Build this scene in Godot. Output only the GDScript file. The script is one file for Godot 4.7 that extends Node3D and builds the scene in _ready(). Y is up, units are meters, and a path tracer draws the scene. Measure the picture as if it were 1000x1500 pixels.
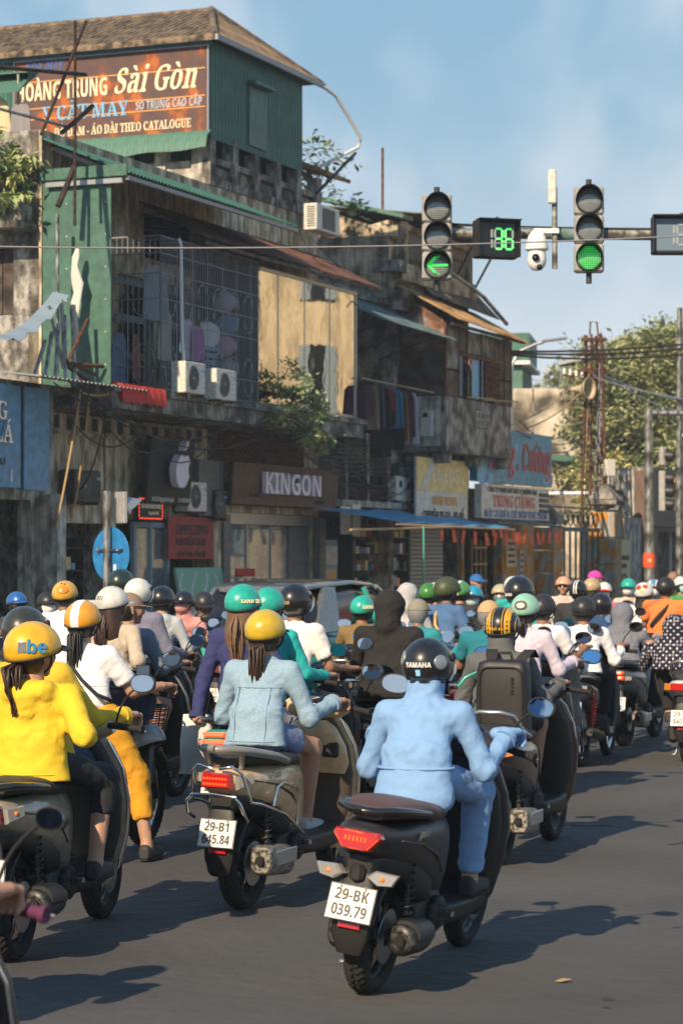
extends Node3D
# A crowded crossing in a sunny old street: riders on scooters, shop houses on the left, signals overhead.
# Metres, y up. The camera stands at the origin looking along -z; "street" axes run along the shop fronts.

const STREET := deg_to_rad(22.5)
var rng := RandomNumberGenerator.new()
var M := {}
var T := {}
var used := {}
var jobs := []
var wrinkle := FastNoiseLite.new()

class MB:
	var v := PackedVector3Array()
	var n := PackedVector3Array()
	var ix := PackedInt32Array()

	func raw(p: PackedVector3Array,f: PackedInt32Array,smooth := true) -> MB:
		var m := Vector3.ZERO
		for q in p: m += q
		m /= maxi(1,p.size())
		var vol := 0.0
		for k in range(0,f.size(),3):
			vol += (p[f[k]] - m).dot((p[f[k+1]] - m).cross(p[f[k+2]] - m))
		var flip := vol > 0.0
		var base := v.size()
		if smooth:
			var nn := PackedVector3Array()
			nn.resize(p.size())
			for k in range(0,f.size(),3):
				var a := f[k]
				var b := f[k+1]
				var c := f[k+2]
				if flip:
					var t := b
					b = c
					c = t
				var g := (p[c] - p[a]).cross(p[b] - p[a])
				nn[a] += g
				nn[b] += g
				nn[c] += g
				ix.append(base+a); ix.append(base+b); ix.append(base+c)
			for k in nn.size(): nn[k] = nn[k].normalized()
			v.append_array(p)
			n.append_array(nn)
		else:
			for k in range(0,f.size(),3):
				var a := p[f[k]]
				var b := p[f[k+1]]
				var c := p[f[k+2]]
				if flip:
					var t := b
					b = c
					c = t
				var g := (c - a).cross(b - a).normalized()
				var at := v.size()
				v.append(a); v.append(b); v.append(c)
				n.append(g); n.append(g); n.append(g)
				ix.append(at); ix.append(at+1); ix.append(at+2)
		return self

	func loft(rings: Array,cap0 := true,cap1 := true,smooth := true) -> MB:
		var p := PackedVector3Array()
		var f := PackedInt32Array()
		var m: int = rings[0].size()
		for r in rings: p.append_array(r)
		for r in rings.size() - 1:
			if rings[r][0].is_equal_approx(rings[r+1][0]) and rings[r][m/3].is_equal_approx(rings[r+1][m/3]): continue
			for k in m:
				var a := r*m+k
				var b := r*m+(k+1) % m
				f.append_array(PackedInt32Array([a,b,b+m,a,b+m,a+m]))
		for e in 2:
			if not (cap0 if e == 0 else cap1): continue
			var r: PackedVector3Array = rings[0] if e == 0 else rings[-1]
			var mid := Vector3.ZERO
			for q in r: mid += q
			var at := p.size()
			p.append_array(r)
			p.append(mid/m)
			for k in m:
				var b := at+(k+1) % m
				f.append_array(PackedInt32Array([b,at+k,at+m] if e == 0 else [at+k,b,at+m]))
		return raw(p,f,smooth)

	func tube(pts: Array,r,sides := 8) -> MB:
		var rings := []
		var prev := Vector3.UP
		for k in pts.size():
			var d: Vector3 = (pts[mini(k+1,pts.size() - 1)] - pts[maxi(k - 1,0)]).normalized()
			if k == 0: prev = Vector3.UP if absf(d.y) < 0.9 else Vector3.RIGHT
			var s := d.cross(prev).normalized()
			prev = s.cross(d).normalized()
			var rr: float = r[k] if r is Array else r
			var ring := PackedVector3Array()
			for j in sides:
				var t := TAU*j/sides
				ring.append(pts[k]+(s*cos(t)+prev*sin(t))*rr)
			rings.append(ring)
		return loft(rings)

	func lathe(prof: Array,seg := 20,xf := Transform3D(),cap0 := true,cap1 := true) -> MB:
		var rings := []
		for q in prof:
			var ring := PackedVector3Array()
			for j in seg:
				var t := TAU*j/seg
				ring.append(xf*Vector3(cos(t)*maxf(q.x,0.0004),q.y,sin(t)*maxf(q.x,0.0004)))
			rings.append(ring)
		return loft(rings,cap0,cap1)

	func box(c: Vector3,s: Vector3,b := Basis()) -> MB:
		var p := PackedVector3Array()
		for k in 8:
			p.append(c+b*(s*0.5*Vector3(1 if k & 1 else -1,1 if k & 2 else -1,1 if k & 4 else -1)))
		return raw(p,PackedInt32Array([0,1,3,0,3,2,5,4,6,5,6,7,4,0,2,4,2,6,1,5,7,1,7,3,2,3,7,2,7,6,4,5,1,4,1,0]),false)

	func cbox(c: Vector3,s: Vector3,ch: float,b := Basis()) -> MB:
		var h := s*0.5
		var rings := []
		for lv in [[-h.y,ch],[-h.y+ch,0.0],[-h.y+ch,0.0],[h.y - ch,0.0],[h.y - ch,0.0],[h.y,ch]]:
			var x: float = h.x - lv[1]
			var z: float = h.z - lv[1]
			var q := ch*(0.6 if lv[1] > 0.0 else 1.0)
			var ring := PackedVector3Array()
			for w in [[x - q,-z],[x,-z+q],[x,z - q],[x - q,z],[-x+q,z],[-x,z - q],[-x,-z+q],[-x+q,-z]]:
				ring.append(c+b*Vector3(w[0],lv[0],w[1]))
			rings.append(ring)
		return loft(rings,true,true,false)

	func prism(poly: PackedVector2Array,xf: Transform3D,depth: float) -> MB:
		var t := Geometry2D.triangulate_polygon(poly)
		var m := poly.size()
		var p := PackedVector3Array()
		for e in 2:
			for q in poly: p.append(xf*Vector3(q.x,q.y,depth*(e - 0.5)))
		var f := PackedInt32Array()
		var cw := Geometry2D.is_polygon_clockwise(poly)
		for k in range(0,t.size(),3):
			var a := t[k]
			var b := t[k+1]
			var c := t[k+2]
			if ((poly[b] - poly[a]).cross(poly[c] - poly[a]) < 0.0) != cw:
				var w := b
				b = c
				c = w
			f.append_array(PackedInt32Array([a,b,c,c+m,b+m,a+m]))
		for k in m:
			var b := (k+1) % m
			f.append_array(PackedInt32Array([a_(k,m,1),a_(b,m,0),a_(k,m,0),a_(k,m,1),a_(b,m,1),a_(b,m,0)]))
		return raw(p,f,false)

	func a_(k: int,m: int,e: int) -> int: return k+m*e

	func slab(q: Array,th: float,smooth := false) -> MB:
		var g: Vector3 = (q[1] - q[0]).cross(q[2] - q[0]).normalized()*th*0.5
		var a := PackedVector3Array()
		var b := PackedVector3Array()
		for w in q:
			a.append(w - g)
			b.append(w+g)
		return loft([a,b],true,true,smooth)

	func corrugated(o: Vector3,ax: Vector3,ay: Vector3,w: float,h: float,per: float,amp: float,sag := 0.0) -> MB:
		var nz := ax.cross(ay).normalized()
		var top := PackedVector3Array()
		var back := PackedVector3Array()
		var k := int(w/per)
		for j in k*4+1:
			var x := minf(w,j*per/4.0)
			var wv: float = [-0.7,-0.7,0.7,0.7][j % 4]*amp
			top.append(o+ax*x+nz*wv)
			back.append(o+ax*x+nz*(wv - 0.004))
		back.reverse()
		top.append_array(back)
		var rings := []
		for s in 5:
			var t := s/4.0
			var ring := PackedVector3Array()
			for q in top: ring.append(q+ay*(h*t) - nz*sag*4.0*t*(1.0 - t))
			rings.append(ring)
		return loft(rings if sag != 0.0 else [rings[0],rings[4]],false,false,false)

	func mesh() -> ArrayMesh:
		var a := []
		a.resize(Mesh.ARRAY_MAX)
		a[Mesh.ARRAY_VERTEX] = v
		a[Mesh.ARRAY_NORMAL] = n
		a[Mesh.ARRAY_INDEX] = ix
		var m := ArrayMesh.new()
		m.add_surface_from_arrays(Mesh.PRIMITIVE_TRIANGLES,a)
		return m

class Sdf:
	var b := []
	var k := 60.0
	var cell := 0.015
	var wr := 0.0
	var wf := 1.0
	var noise: FastNoiseLite
	var extra: MB

	func add(p: Vector3,q: Vector3,r0: float,r1: float,asp := 1.0,lat := Vector3.RIGHT,cut := 0) -> Sdf:
		b.append([p,q,r0,r1,asp,lat,cut])
		return self

	func build() -> MB:
		var lo := Vector3.ONE*1e9
		var hi := -lo
		var mg := 4.2/k
		for e in b:
			var r: float = maxf(e[2],e[3])*e[4]+mg+cell*2.0
			lo = lo.min(e[0].min(e[1]) - Vector3.ONE*r)
			hi = hi.max(e[0].max(e[1])+Vector3.ONE*r)
		var nx := int((hi.x - lo.x)/cell)+2
		var ny := int((hi.y - lo.y)/cell)+2
		var nz := int((hi.z - lo.z)/cell)+2
		var S := PackedFloat32Array()
		S.resize(nx*ny*nz)
		for e in b:
			var a: Vector3 = e[0]
			var ab: Vector3 = e[1] - a
			var r0: float = e[2]
			var dr: float = e[3] - r0
			var il := 1.0/maxf(ab.length_squared(),1e-9)
			var ln := ab.length()
			var sq: float = 1.0 - 1.0/e[4]
			var lat: Vector3 = e[5]
			var cut: int = e[6]
			var r: float = maxf(r0,r0+dr)*e[4]+mg
			var p0 := ((a.min(e[1]) - Vector3.ONE*r - lo)/cell).floor()
			var p1 := ((a.max(e[1])+Vector3.ONE*r - lo)/cell).ceil()
			for z in range(int(p0.z),int(p1.z)+1):
				for y in range(int(p0.y),int(p1.y)+1):
					var at := (z*ny+y)*nx
					for x in range(int(p0.x),int(p1.x)+1):
						var p := lo+Vector3(x,y,z)*cell - a
						var t := p.dot(ab)*il
						var tc := clampf(t,0.0,1.0)
						p -= ab*tc
						if sq != 0.0: p -= lat*(p.dot(lat)*sq)
						var d := p.length() - r0 - dr*tc
						if cut & 1: d = maxf(d,-t*ln)
						if cut & 2: d = maxf(d,(t - 1.0)*ln)
						if d < mg: S[at+x] += exp(-k*maxf(d,-0.15))
		var vi := PackedInt32Array()
		vi.resize(nx*ny*nz)
		var P := PackedVector3Array()
		var F := PackedInt32Array()
		var off := PackedInt32Array([0,1,nx,nx+1,nx*ny,nx*ny+1,nx*ny+nx,nx*ny+nx+1])
		var ed := [[0,1],[2,3],[4,5],[6,7],[0,2],[1,3],[4,6],[5,7],[0,4],[1,5],[2,6],[3,7]]
		var cn := [Vector3(0,0,0),Vector3(1,0,0),Vector3(0,1,0),Vector3(1,1,0),Vector3(0,0,1),Vector3(1,0,1),Vector3(0,1,1),Vector3(1,1,1)]
		var lg := PackedFloat32Array()
		lg.resize(8)
		for z in nz - 1:
			for y in ny - 1:
				var at := (z*ny+y)*nx
				for x in nx - 1:
					var i := at+x
					if S[i] == 0.0: continue
					var c := 0
					if S[i] > 1.0: c += 1
					if S[i+1] > 1.0: c += 1
					if S[i+nx] > 1.0: c += 1
					if S[i+nx+1] > 1.0: c += 1
					var j := i+nx*ny
					if S[j] > 1.0: c += 1
					if S[j+1] > 1.0: c += 1
					if S[j+nx] > 1.0: c += 1
					if S[j+nx+1] > 1.0: c += 1
					if c == 0 or c == 8: continue
					for q in 8: lg[q] = log(maxf(S[i+off[q]],0.01))
					var m := Vector3.ZERO
					var w := 0
					for e in ed:
						var f0 := lg[e[0]]
						var f1 := lg[e[1]]
						if (f0 > 0.0) != (f1 > 0.0):
							m += cn[e[0]].lerp(cn[e[1]],f0/(f0 - f1))
							w += 1
					P.append(lo+(Vector3(x,y,z)+m/w)*cell)
					vi[i] = P.size()
		for z in range(1,nz - 1):
			for y in range(1,ny - 1):
				var at := (z*ny+y)*nx
				for x in range(1,nx - 1):
					var i := at+x
					if vi[i] == 0: continue
					var s := S[i] > 1.0
					for ax in 3:
						var st: int = [1,nx,nx*ny][ax]
						if (S[i+st] > 1.0) == s: continue
						var u: int = [nx,nx*ny,1][ax]
						var w: int = [nx*ny,1,nx][ax]
						var q0 := vi[i] - 1
						var q1 := vi[i - u] - 1
						var q2 := vi[i - u - w] - 1
						var q3 := vi[i - w] - 1
						if q0 < 0 or q1 < 0 or q2 < 0 or q3 < 0: continue
						if s: F.append_array(PackedInt32Array([q0,q1,q2,q0,q2,q3]))
						else: F.append_array(PackedInt32Array([q0,q2,q1,q0,q3,q2]))
		var mb := MB.new()
		mb.raw(P,F,true)
		if wr > 0.0:
			for q in mb.v.size():
				var p := mb.v[q]
				var best := 1e9
				var t := 0.0
				var al := 0.0
				var rd := Vector3.ZERO
				for k2 in b.size():
					var c: Array = b[k2]
					var ab: Vector3 = c[1] - c[0]
					var ln := maxf(ab.length(),0.001)
					var s := clampf((p - c[0]).dot(ab)/(ln*ln),0.0,1.0)
					var w: Vector3 = p - c[0] - ab*s
					var d: float = w.length() - lerpf(c[2],c[3],s)
					if d < best:
						best = d
						t = s
						al = s*ln
						rd = w
				var a := noise.get_noise_3d(al*wf*1.1+(rd.x+rd.z*0.6)*wf*1.6,rd.y*wf*0.9+al*wf*0.3,rd.z*wf*0.9)
				var e := noise.get_noise_3d(p.x*4.0+9.0,p.y*5.0,p.z*4.0)
				var e2 := noise.get_noise_3d(p.x*wf*0.5+p.y*wf*0.6,p.y*wf*1.1 - p.x*wf*0.5,p.z*wf*0.6)
				a = 0.55*a+0.45*e2 if absf(a) < absf(e2) else 0.45*a+0.55*e2
				var g2 := 0.5+0.7*t*t
				mb.v[q] += mb.n[q]*(wr*(maxf(1.0 - 4.0*absf(a),-0.4)*g2+e*0.6 - 0.3))
			var nn := PackedVector3Array()
			nn.resize(mb.v.size())
			for q in range(0,mb.ix.size(),3):
				var A := mb.ix[q]
				var B := mb.ix[q+1]
				var C := mb.ix[q+2]
				var g := (mb.v[C] - mb.v[A]).cross(mb.v[B] - mb.v[A])
				nn[A] += g
				nn[B] += g
				nn[C] += g
			for q in nn.size(): mb.n[q] = nn[q].normalized()
		if extra:
			var base := mb.v.size()
			mb.v.append_array(extra.v)
			mb.n.append_array(extra.n)
			for q in extra.ix: mb.ix.append(q+base)
		return mb

static func moved(m: MB,xf: Transform3D) -> MB:
	var o := MB.new()
	var mirror := xf.basis.determinant() < 0.0
	var nb := xf.basis.inverse().transposed()
	for q in m.v: o.v.append(xf*q)
	for q in m.n: o.n.append((nb*q).normalized())
	for k in range(0,m.ix.size(),3):
		o.ix.append(m.ix[k])
		o.ix.append(m.ix[k+2] if mirror else m.ix[k+1])
		o.ix.append(m.ix[k+1] if mirror else m.ix[k+2])
	return o

static func joined(a: MB,m: MB) -> void:
	var base := a.v.size()
	a.v.append_array(m.v)
	a.n.append_array(m.n)
	for q in m.ix: a.ix.append(q+base)

static func sec(c: Vector3,ax: Vector3,ay: Vector3,w: float,up: float,dn: float,e := 2.4,m := 18) -> PackedVector3Array:
	var r := PackedVector3Array()
	for k in m:
		var t := TAU*k/m
		var x := signf(cos(t))*pow(absf(cos(t)),2.0/e)
		var y := signf(sin(t))*pow(absf(sin(t)),2.0/e)
		r.append(c+ax*(w*x)+ay*((up if y > 0.0 else dn)*y))
	return r

static func bez(a: Vector3,b: Vector3,c: Vector3,m := 8) -> Array:
	var o := []
	for k in m+1:
		var t := k/float(m)
		o.append(a.lerp(b,t).lerp(b.lerp(c,t),t))
	return o

static func sag(a: Vector3,b: Vector3,drop: float,m := 10) -> Array:
	var o := []
	for k in m+1:
		var t := k/float(m)
		o.append(a.lerp(b,t) - Vector3.UP*(drop*4.0*t*(1.0 - t)))
	return o

func numbered(called: String) -> String:
	used[called] = used.get(called,-1)+1
	return called if used[called] == 0 else "%s_%03d" % [called,used[called]]

func put(mb,called: String,m: Material,parent: Node3D,at := Transform3D()) -> MeshInstance3D:
	var o := MeshInstance3D.new()
	o.mesh = mb.mesh() if mb is MB else mb
	o.material_override = m
	o.transform = at
	if parent == self:
		o.name = numbered(called)
	else:
		var k := 0
		var nm := called
		while parent.has_node(nm):
			k += 1
			nm = "%s_%03d" % [called,k]
		o.name = nm
	parent.add_child(o,true)
	return o

func thing(called: String,label: String,category: String,at := Vector3.ZERO,turn := 0.0,group := "") -> Node3D:
	var o := Node3D.new()
	o.name = numbered(called)
	add_child(o,true)
	o.position = at
	o.rotation.y = turn
	return tag(o,label,category,group)

func tag(o: Node3D,label: String,category: String,group := "") -> Node3D:
	o.set_meta("label",label)
	o.set_meta("category",category)
	if group: o.set_meta("group",group)
	return o

func struct(mb,called: String,m: Material,parent: Node3D = self) -> MeshInstance3D:
	var o := put(mb,called,m,parent)
	if parent == self: o.set_meta("kind","structure")
	return o

const VIET := "ƯUo-ưuo-ƠOo-ơoo-ẤÂa-ẦÂg-ẨÂh-ẬÂd-ấâa-ầâg-ẾÊa-ỀÊg-ỄÊt-ỆÊd-ếêa-ễêt-ệêd-ỐÔa-ỒÔg-ỔÔh-ỘÔd-ốôa-ồôg-ộôd-ẮAuaẶAudỚOoaỜOogởOohờoogớooaỬUohỮUotỰUodửuohừuogữuotựuodẠAd-ạad-ỤUd-ụud-ẢAh-"

func text_mesh(s: String,high: float,deep: float,font: String,slant := 0.0,widen := 1.0) -> MB:
	var t := TextMesh.new()
	var f := SystemFont.new()
	f.font_names = PackedStringArray([font])
	f.font_weight = 700
	t.font = f
	t.font_size = 48
	t.pixel_size = high/35.0
	t.depth = deep
	t.curve_step = 1.5
	var marks := []
	var plain := ""
	for ch in s:
		var k := VIET.find(ch)
		if k >= 0 and k % 4 == 0:
			for q in [VIET[k+2],VIET[k+3]]:
				if q != "-": marks.append([plain.length(),VIET[k+1],q])
			plain += VIET[k+1]
		else: plain += ch
	t.text = plain
	t.horizontal_alignment = HORIZONTAL_ALIGNMENT_CENTER
	var a := t.surface_get_arrays(0) if t.get_surface_count() else []
	var mb := MB.new()
	if a.is_empty(): return mb
	mb.v = a[Mesh.ARRAY_VERTEX]
	mb.n = a[Mesh.ARRAY_NORMAL]
	mb.ix = a[Mesh.ARRAY_INDEX] if a[Mesh.ARRAY_INDEX] != null else PackedInt32Array(range(mb.v.size()))
	var px := t.pixel_size
	for q in marks:
		var x: float = (f.get_string_size(plain.substr(0,q[0]),HORIZONTAL_ALIGNMENT_LEFT,-1,48).x - f.get_string_size(plain,HORIZONTAL_ALIGNMENT_LEFT,-1,48).x*0.5)*px
		var w: float = f.get_string_size(q[1],HORIZONTAL_ALIGNMENT_LEFT,-1,48).x*px
		var up: float = (1.0 if q[1] == q[1].to_upper() else 0.74)*high - high*0.38
		var tall: float = up+high*(0.3 if q[1] in "ÂÊÔâêô" else 0.12)
		var e := MB.new()
		var sz := Vector3(high*0.3,high*0.09,maxf(deep,0.003))
		match q[2]:
			"a": e.box(Vector3(x+w*0.6,tall,0),sz,Basis(Vector3(0,0,1),0.6))
			"g": e.box(Vector3(x+w*0.42,tall,0),sz,Basis(Vector3(0,0,1),-0.6))
			"h","t": e.box(Vector3(x+w*0.5,tall,0),sz,Basis(Vector3(0,0,1),0.15))
			"d": e.box(Vector3(x+w*0.5,-high*0.52,0),Vector3(high*0.13,high*0.12,sz.z))
			"u": e.box(Vector3(x+w*0.5,tall,0),sz)
			"o": e.box(Vector3(x+w*0.97,up - high*0.02,0),Vector3(high*0.09,high*0.22,sz.z),Basis(Vector3(0,0,1),-0.5))
		joined(mb,e)
	for q in mb.v.size(): mb.v[q].x = (mb.v[q].x+mb.v[q].y*slant)*1.0
	if widen < 0.0: widen = -widen/t.get_aabb().size.x
	for q in mb.v.size(): mb.v[q].x *= widen
	return mb

func write(parent: Node3D,s: String,high: float,m: Material,at: Vector3,b := Basis(),font := "Droid Sans",slant := 0.0,widen := 1.0,deep := 0.012,called := "lettering") -> void:
	var mb := text_mesh(s,high,deep,font,slant,widen)
	if mb.v.size(): put(mb,called,m,parent,Transform3D(b,at))

# ---------------------------------------------------------------- materials
static func lin(r: float,g: float,b: float,a := 1.0) -> Color:
	var c := Color(r,g,b).linear_to_srgb()
	c.a = a
	return c

func noise_tex(seed_: int,freq: float,stops: Array,cols: Array,type := FastNoiseLite.TYPE_SIMPLEX_SMOOTH,oct := 4,bump := 0.0,size := 512) -> NoiseTexture2D:
	var n := FastNoiseLite.new()
	n.seed = seed_
	n.noise_type = type
	n.frequency = freq
	n.fractal_octaves = oct
	if bump > 0.0 and seed_ % 2 == 0: n.fractal_type = FastNoiseLite.FRACTAL_RIDGED
	var t := NoiseTexture2D.new()
	t.width = size
	t.height = size
	t.seamless = true
	t.noise = n
	if bump > 0.0:
		t.as_normal_map = true
		t.bump_strength = bump
	else:
		var g := Gradient.new()
		g.offsets = PackedFloat32Array(stops)
		g.colors = PackedColorArray(cols)
		t.color_ramp = g
	return t

func mat(called: String,c: Color,rough := 0.7,metal := 0.0,o := {}) -> StandardMaterial3D:
	var m := StandardMaterial3D.new()
	m.resource_name = called
	m.albedo_color = c
	m.roughness = rough
	m.metallic = metal
	if o.has("tex"):
		m.albedo_texture = T[o.tex]
		m.uv1_triplanar = true
		m.uv1_scale = o.get("ts",Vector3.ONE)
	if o.has("rtex"):
		m.roughness_texture = T[o.rtex]
		m.uv1_triplanar = true
		m.uv1_scale = o.get("ts",Vector3.ONE)
	if o.has("world"): m.uv1_world_triplanar = true
	if o.has("tex2"):
		m.detail_enabled = true
		m.detail_albedo = T[o.tex2]
		m.detail_blend_mode = BaseMaterial3D.BLEND_MODE_MUL
		m.detail_uv_layer = BaseMaterial3D.DETAIL_UV_2
		m.uv2_triplanar = true
		m.uv2_scale = o.get("ts2",Vector3.ONE)
	if o.has("nrm"):
		m.normal_enabled = true
		m.normal_texture = T[o.nrm]
		m.normal_scale = o.get("ns",0.5)
		m.uv1_triplanar = true
		if not o.has("tex"): m.uv1_scale = o.get("ts",Vector3.ONE)
	if o.has("coat"):
		m.clearcoat_enabled = true
		m.clearcoat = o.coat
		m.clearcoat_roughness = 0.06
	if o.has("glow"):
		m.emission_enabled = true
		m.emission = o.glow
		m.emission_energy_multiplier = o.get("power",1.0)
	if o.has("glass"):
		m.transparency = BaseMaterial3D.TRANSPARENCY_ALPHA
		m.albedo_color.a = o.glass
	if o.has("back"):
		m.backlight_enabled = true
		m.backlight = o.back
	if o.has("rim"):
		m.rim_enabled = true
		m.rim = o.rim
	m.cull_mode = BaseMaterial3D.CULL_DISABLED
	M[called] = m
	return m

func paint(called: String,r: float,g: float,b: float,rough := 0.35,coat := 0.6) -> StandardMaterial3D:
	return M[called] if M.has(called) else mat(called,lin(r,g,b),rough,0.0,{"coat": coat,"tex": "dust","ts": Vector3(2.1,2.1,2.1)})

func cloth(r: float,g: float,b: float,kind := "cloth") -> StandardMaterial3D:
	var key := "%s_%.3f_%.3f_%.3f" % [kind,r,g,b]
	return M[key] if M.has(key) else mat(key,lin(r,g,b),0.9,0.0,{"tex": kind,"ts": Vector3.ONE*(3.0 if kind == "denim" else 1.7 if kind != "weave" else 9.0),"nrm": "folds","ns": 0.5 if kind == "cloth" else 0.35})

func _ready() -> void:
	rng.seed = 4
	wrinkle.seed = 5
	wrinkle.frequency = 1.0
	wrinkle.noise_type = FastNoiseLite.TYPE_SIMPLEX_SMOOTH
	wrinkle.fractal_octaves = 2
	setup_view()
	make_textures()
	make_materials()
	building_materials()
	make_templates()
	ground()
	shop_houses()
	trees()
	street_things()
	traffic()
	run_jobs()
	print("ms ",Time.get_ticks_msec())

func setup_view() -> void:
	var cam := Camera3D.new()
	cam.name = "camera"
	cam.position = Vector3(0,1.73,0)
	cam.rotation_degrees.x = 1.1
	cam.fov = 23.92
	cam.near = 0.1
	cam.far = 900.0
	add_child(cam)
	cam.current = true
	var sun := DirectionalLight3D.new()
	sun.name = "sun"
	sun.light_energy = 1.5
	sun.light_color = Color(1.0,0.9,0.76)
	sun.light_angular_distance = 0.5
	sun.shadow_enabled = true
	var az := deg_to_rad(26.0)
	var el := deg_to_rad(33.5)
	sun.look_at_from_position(Vector3.ZERO,Vector3(sin(az)*cos(el),-sin(el),-cos(az)*cos(el)))
	add_child(sun)
	var env := Environment.new()
	env.background_mode = Environment.BG_SKY
	var sky := Sky.new()
	sky.sky_material = make_sky()
	env.sky = sky
	env.background_energy_multiplier = 1.0
	env.tonemap_mode = Environment.TONE_MAPPER_LINEAR
	env.tonemap_exposure = 1.45
	env.sdfgi_enabled = true
	env.ssao_enabled = true
	env.ssil_enabled = true
	env.fog_enabled = true
	env.fog_density = 0.0007
	env.fog_light_color = Color(0.8,0.86,0.92)
	var we := WorldEnvironment.new()
	we.name = "environment"
	we.environment = env
	var lens_ := CameraAttributesPhysical.new()
	lens_.frustum_focal_length = 85.0
	lens_.frustum_focus_distance = 13.0
	lens_.exposure_aperture = 6.3
	we.camera_attributes = lens_
	add_child(we)

func make_sky() -> Material:
	var n := FastNoiseLite.new()
	n.seed = 21
	n.frequency = 2.6
	n.fractal_octaves = 5
	n.fractal_gain = 0.52
	var W := 2048
	var H := 1024
	var im := Image.create_empty(W,H,false,Image.FORMAT_RGBF)
	var top := Color(0.26,0.44,0.62).srgb_to_linear()
	var mid := Color(0.49,0.625,0.715).srgb_to_linear()
	var low := Color(0.79,0.805,0.815).srgb_to_linear()
	var gr := Color(0.36,0.34,0.32).srgb_to_linear()
	var cl := Color(0.82,0.83,0.85).srgb_to_linear()*1.0
	im.fill_rect(Rect2i(0,H/2,W,H/2),gr)
	for y in H/2:
		var el := PI*(0.5 - (y+0.5)/H)
		var s := sin(el)
		var c := mid.lerp(top,smoothstep(0.22,0.9,s)) if s > 0.22 else low.lerp(mid,smoothstep(0.0,0.22,s))
		for x in W:
			var az := TAU*(x+0.5)/W
			var d := Vector3(cos(az)*cos(el),s,sin(az)*cos(el))
			var q := d/(s+0.32)
			var f := smoothstep(0.0,0.7,n.get_noise_3d(q.x*0.6,q.z*1.7,3.0)+0.14)*smoothstep(0.02,0.12,s)
			var k := c.lerp(cl,f*0.42)
			im.set_pixel(x,y,k)
	var m := PanoramaSkyMaterial.new()
	m.panorama = ImageTexture.create_from_image(im)
	return m

func make_textures() -> void:
	var w := Color.WHITE
	T.dust = noise_tex(3,0.012,[0.25,0.75],[Color(0.88,0.87,0.85),w])
	T.cloth = noise_tex(5,0.02,[0.2,0.8],[Color(0.975,0.975,0.975),w])
	T.weave = noise_tex(7,0.12,[0.3,0.7],[Color(0.7,0.7,0.7),w],FastNoiseLite.TYPE_SIMPLEX,2)
	T.denim = noise_tex(9,0.05,[0.25,0.5,0.8],[Color(0.86,0.89,0.91),Color(0.95,0.96,0.97),w],FastNoiseLite.TYPE_SIMPLEX,5)
	T.folds = noise_tex(12,0.008,[],[],FastNoiseLite.TYPE_SIMPLEX_SMOOTH,3,6.0)
	T.rough = noise_tex(11,0.06,[],[],FastNoiseLite.TYPE_SIMPLEX,4,6.0)
	T.grain = noise_tex(13,0.22,[0.2,0.5,0.8],[Color(0.72,0.72,0.72),Color(0.9,0.9,0.9),w],FastNoiseLite.TYPE_SIMPLEX,3)
	T.stain = noise_tex(15,0.01,[0.2,0.42,0.62,0.85],[Color(0.36,0.35,0.33),Color(0.68,0.67,0.64),Color(0.9,0.9,0.88),w],FastNoiseLite.TYPE_SIMPLEX_SMOOTH,6)
	T.grime = noise_tex(33,0.013,[0.22,0.45,0.6,0.8],[Color(0.66,0.65,0.63),Color(0.84,0.83,0.82),Color(0.95,0.95,0.94),w],FastNoiseLite.TYPE_SIMPLEX_SMOOTH,7)
	T.streak = noise_tex(17,0.016,[0.25,0.5,0.7],[Color(0.78,0.77,0.76),Color(0.93,0.93,0.92),w],FastNoiseLite.TYPE_SIMPLEX_SMOOTH,5)
	T.mould = noise_tex(19,0.009,[0.3,0.45,0.56,0.8],[Color(0.55,0.55,0.54),Color(0.74,0.73,0.72),Color(0.9,0.89,0.88),w],FastNoiseLite.TYPE_SIMPLEX_SMOOTH,7)
	T.rust = noise_tex(21,0.008,[0.25,0.42,0.55,0.75],[Color(0.36,0.24,0.18),Color(0.52,0.37,0.28),Color(0.56,0.5,0.48),Color(0.66,0.65,0.66)],FastNoiseLite.TYPE_SIMPLEX_SMOOTH,6)
	T.signrust = noise_tex(23,0.008,[0.22,0.34,0.46,0.8],[Color(0.72,0.4,0.15),Color(0.52,0.3,0.18),Color(0.4,0.29,0.27),Color(0.35,0.27,0.27)],FastNoiseLite.TYPE_SIMPLEX_SMOOTH,5)
	T.road = noise_tex(25,0.005,[0.2,0.45,0.6,0.85],[Color(0.86,0.86,0.86),Color(0.93,0.93,0.93),Color(0.96,0.96,0.96),w],FastNoiseLite.TYPE_SIMPLEX_SMOOTH,6)
	T.peel = noise_tex(27,0.011,[0.4,0.47,0.53,0.6],[Color(0.9,0.62,0.22),Color(0.82,0.55,0.22),Color(0.78,0.74,0.66),Color(0.72,0.71,0.68)],FastNoiseLite.TYPE_SIMPLEX_SMOOTH,6)
	T.camo = noise_tex(29,0.02,[0.44,0.46,0.54,0.56],[Color(0.25,0.3,0.18),Color(0.35,0.4,0.25),Color(0.35,0.4,0.25),Color(0.15,0.17,0.12)],FastNoiseLite.TYPE_SIMPLEX_SMOOTH,2)
	T.hair = noise_tex(31,0.05,[0.3,0.7],[Color(0.6,0.6,0.6),w],FastNoiseLite.TYPE_SIMPLEX,3)

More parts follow.
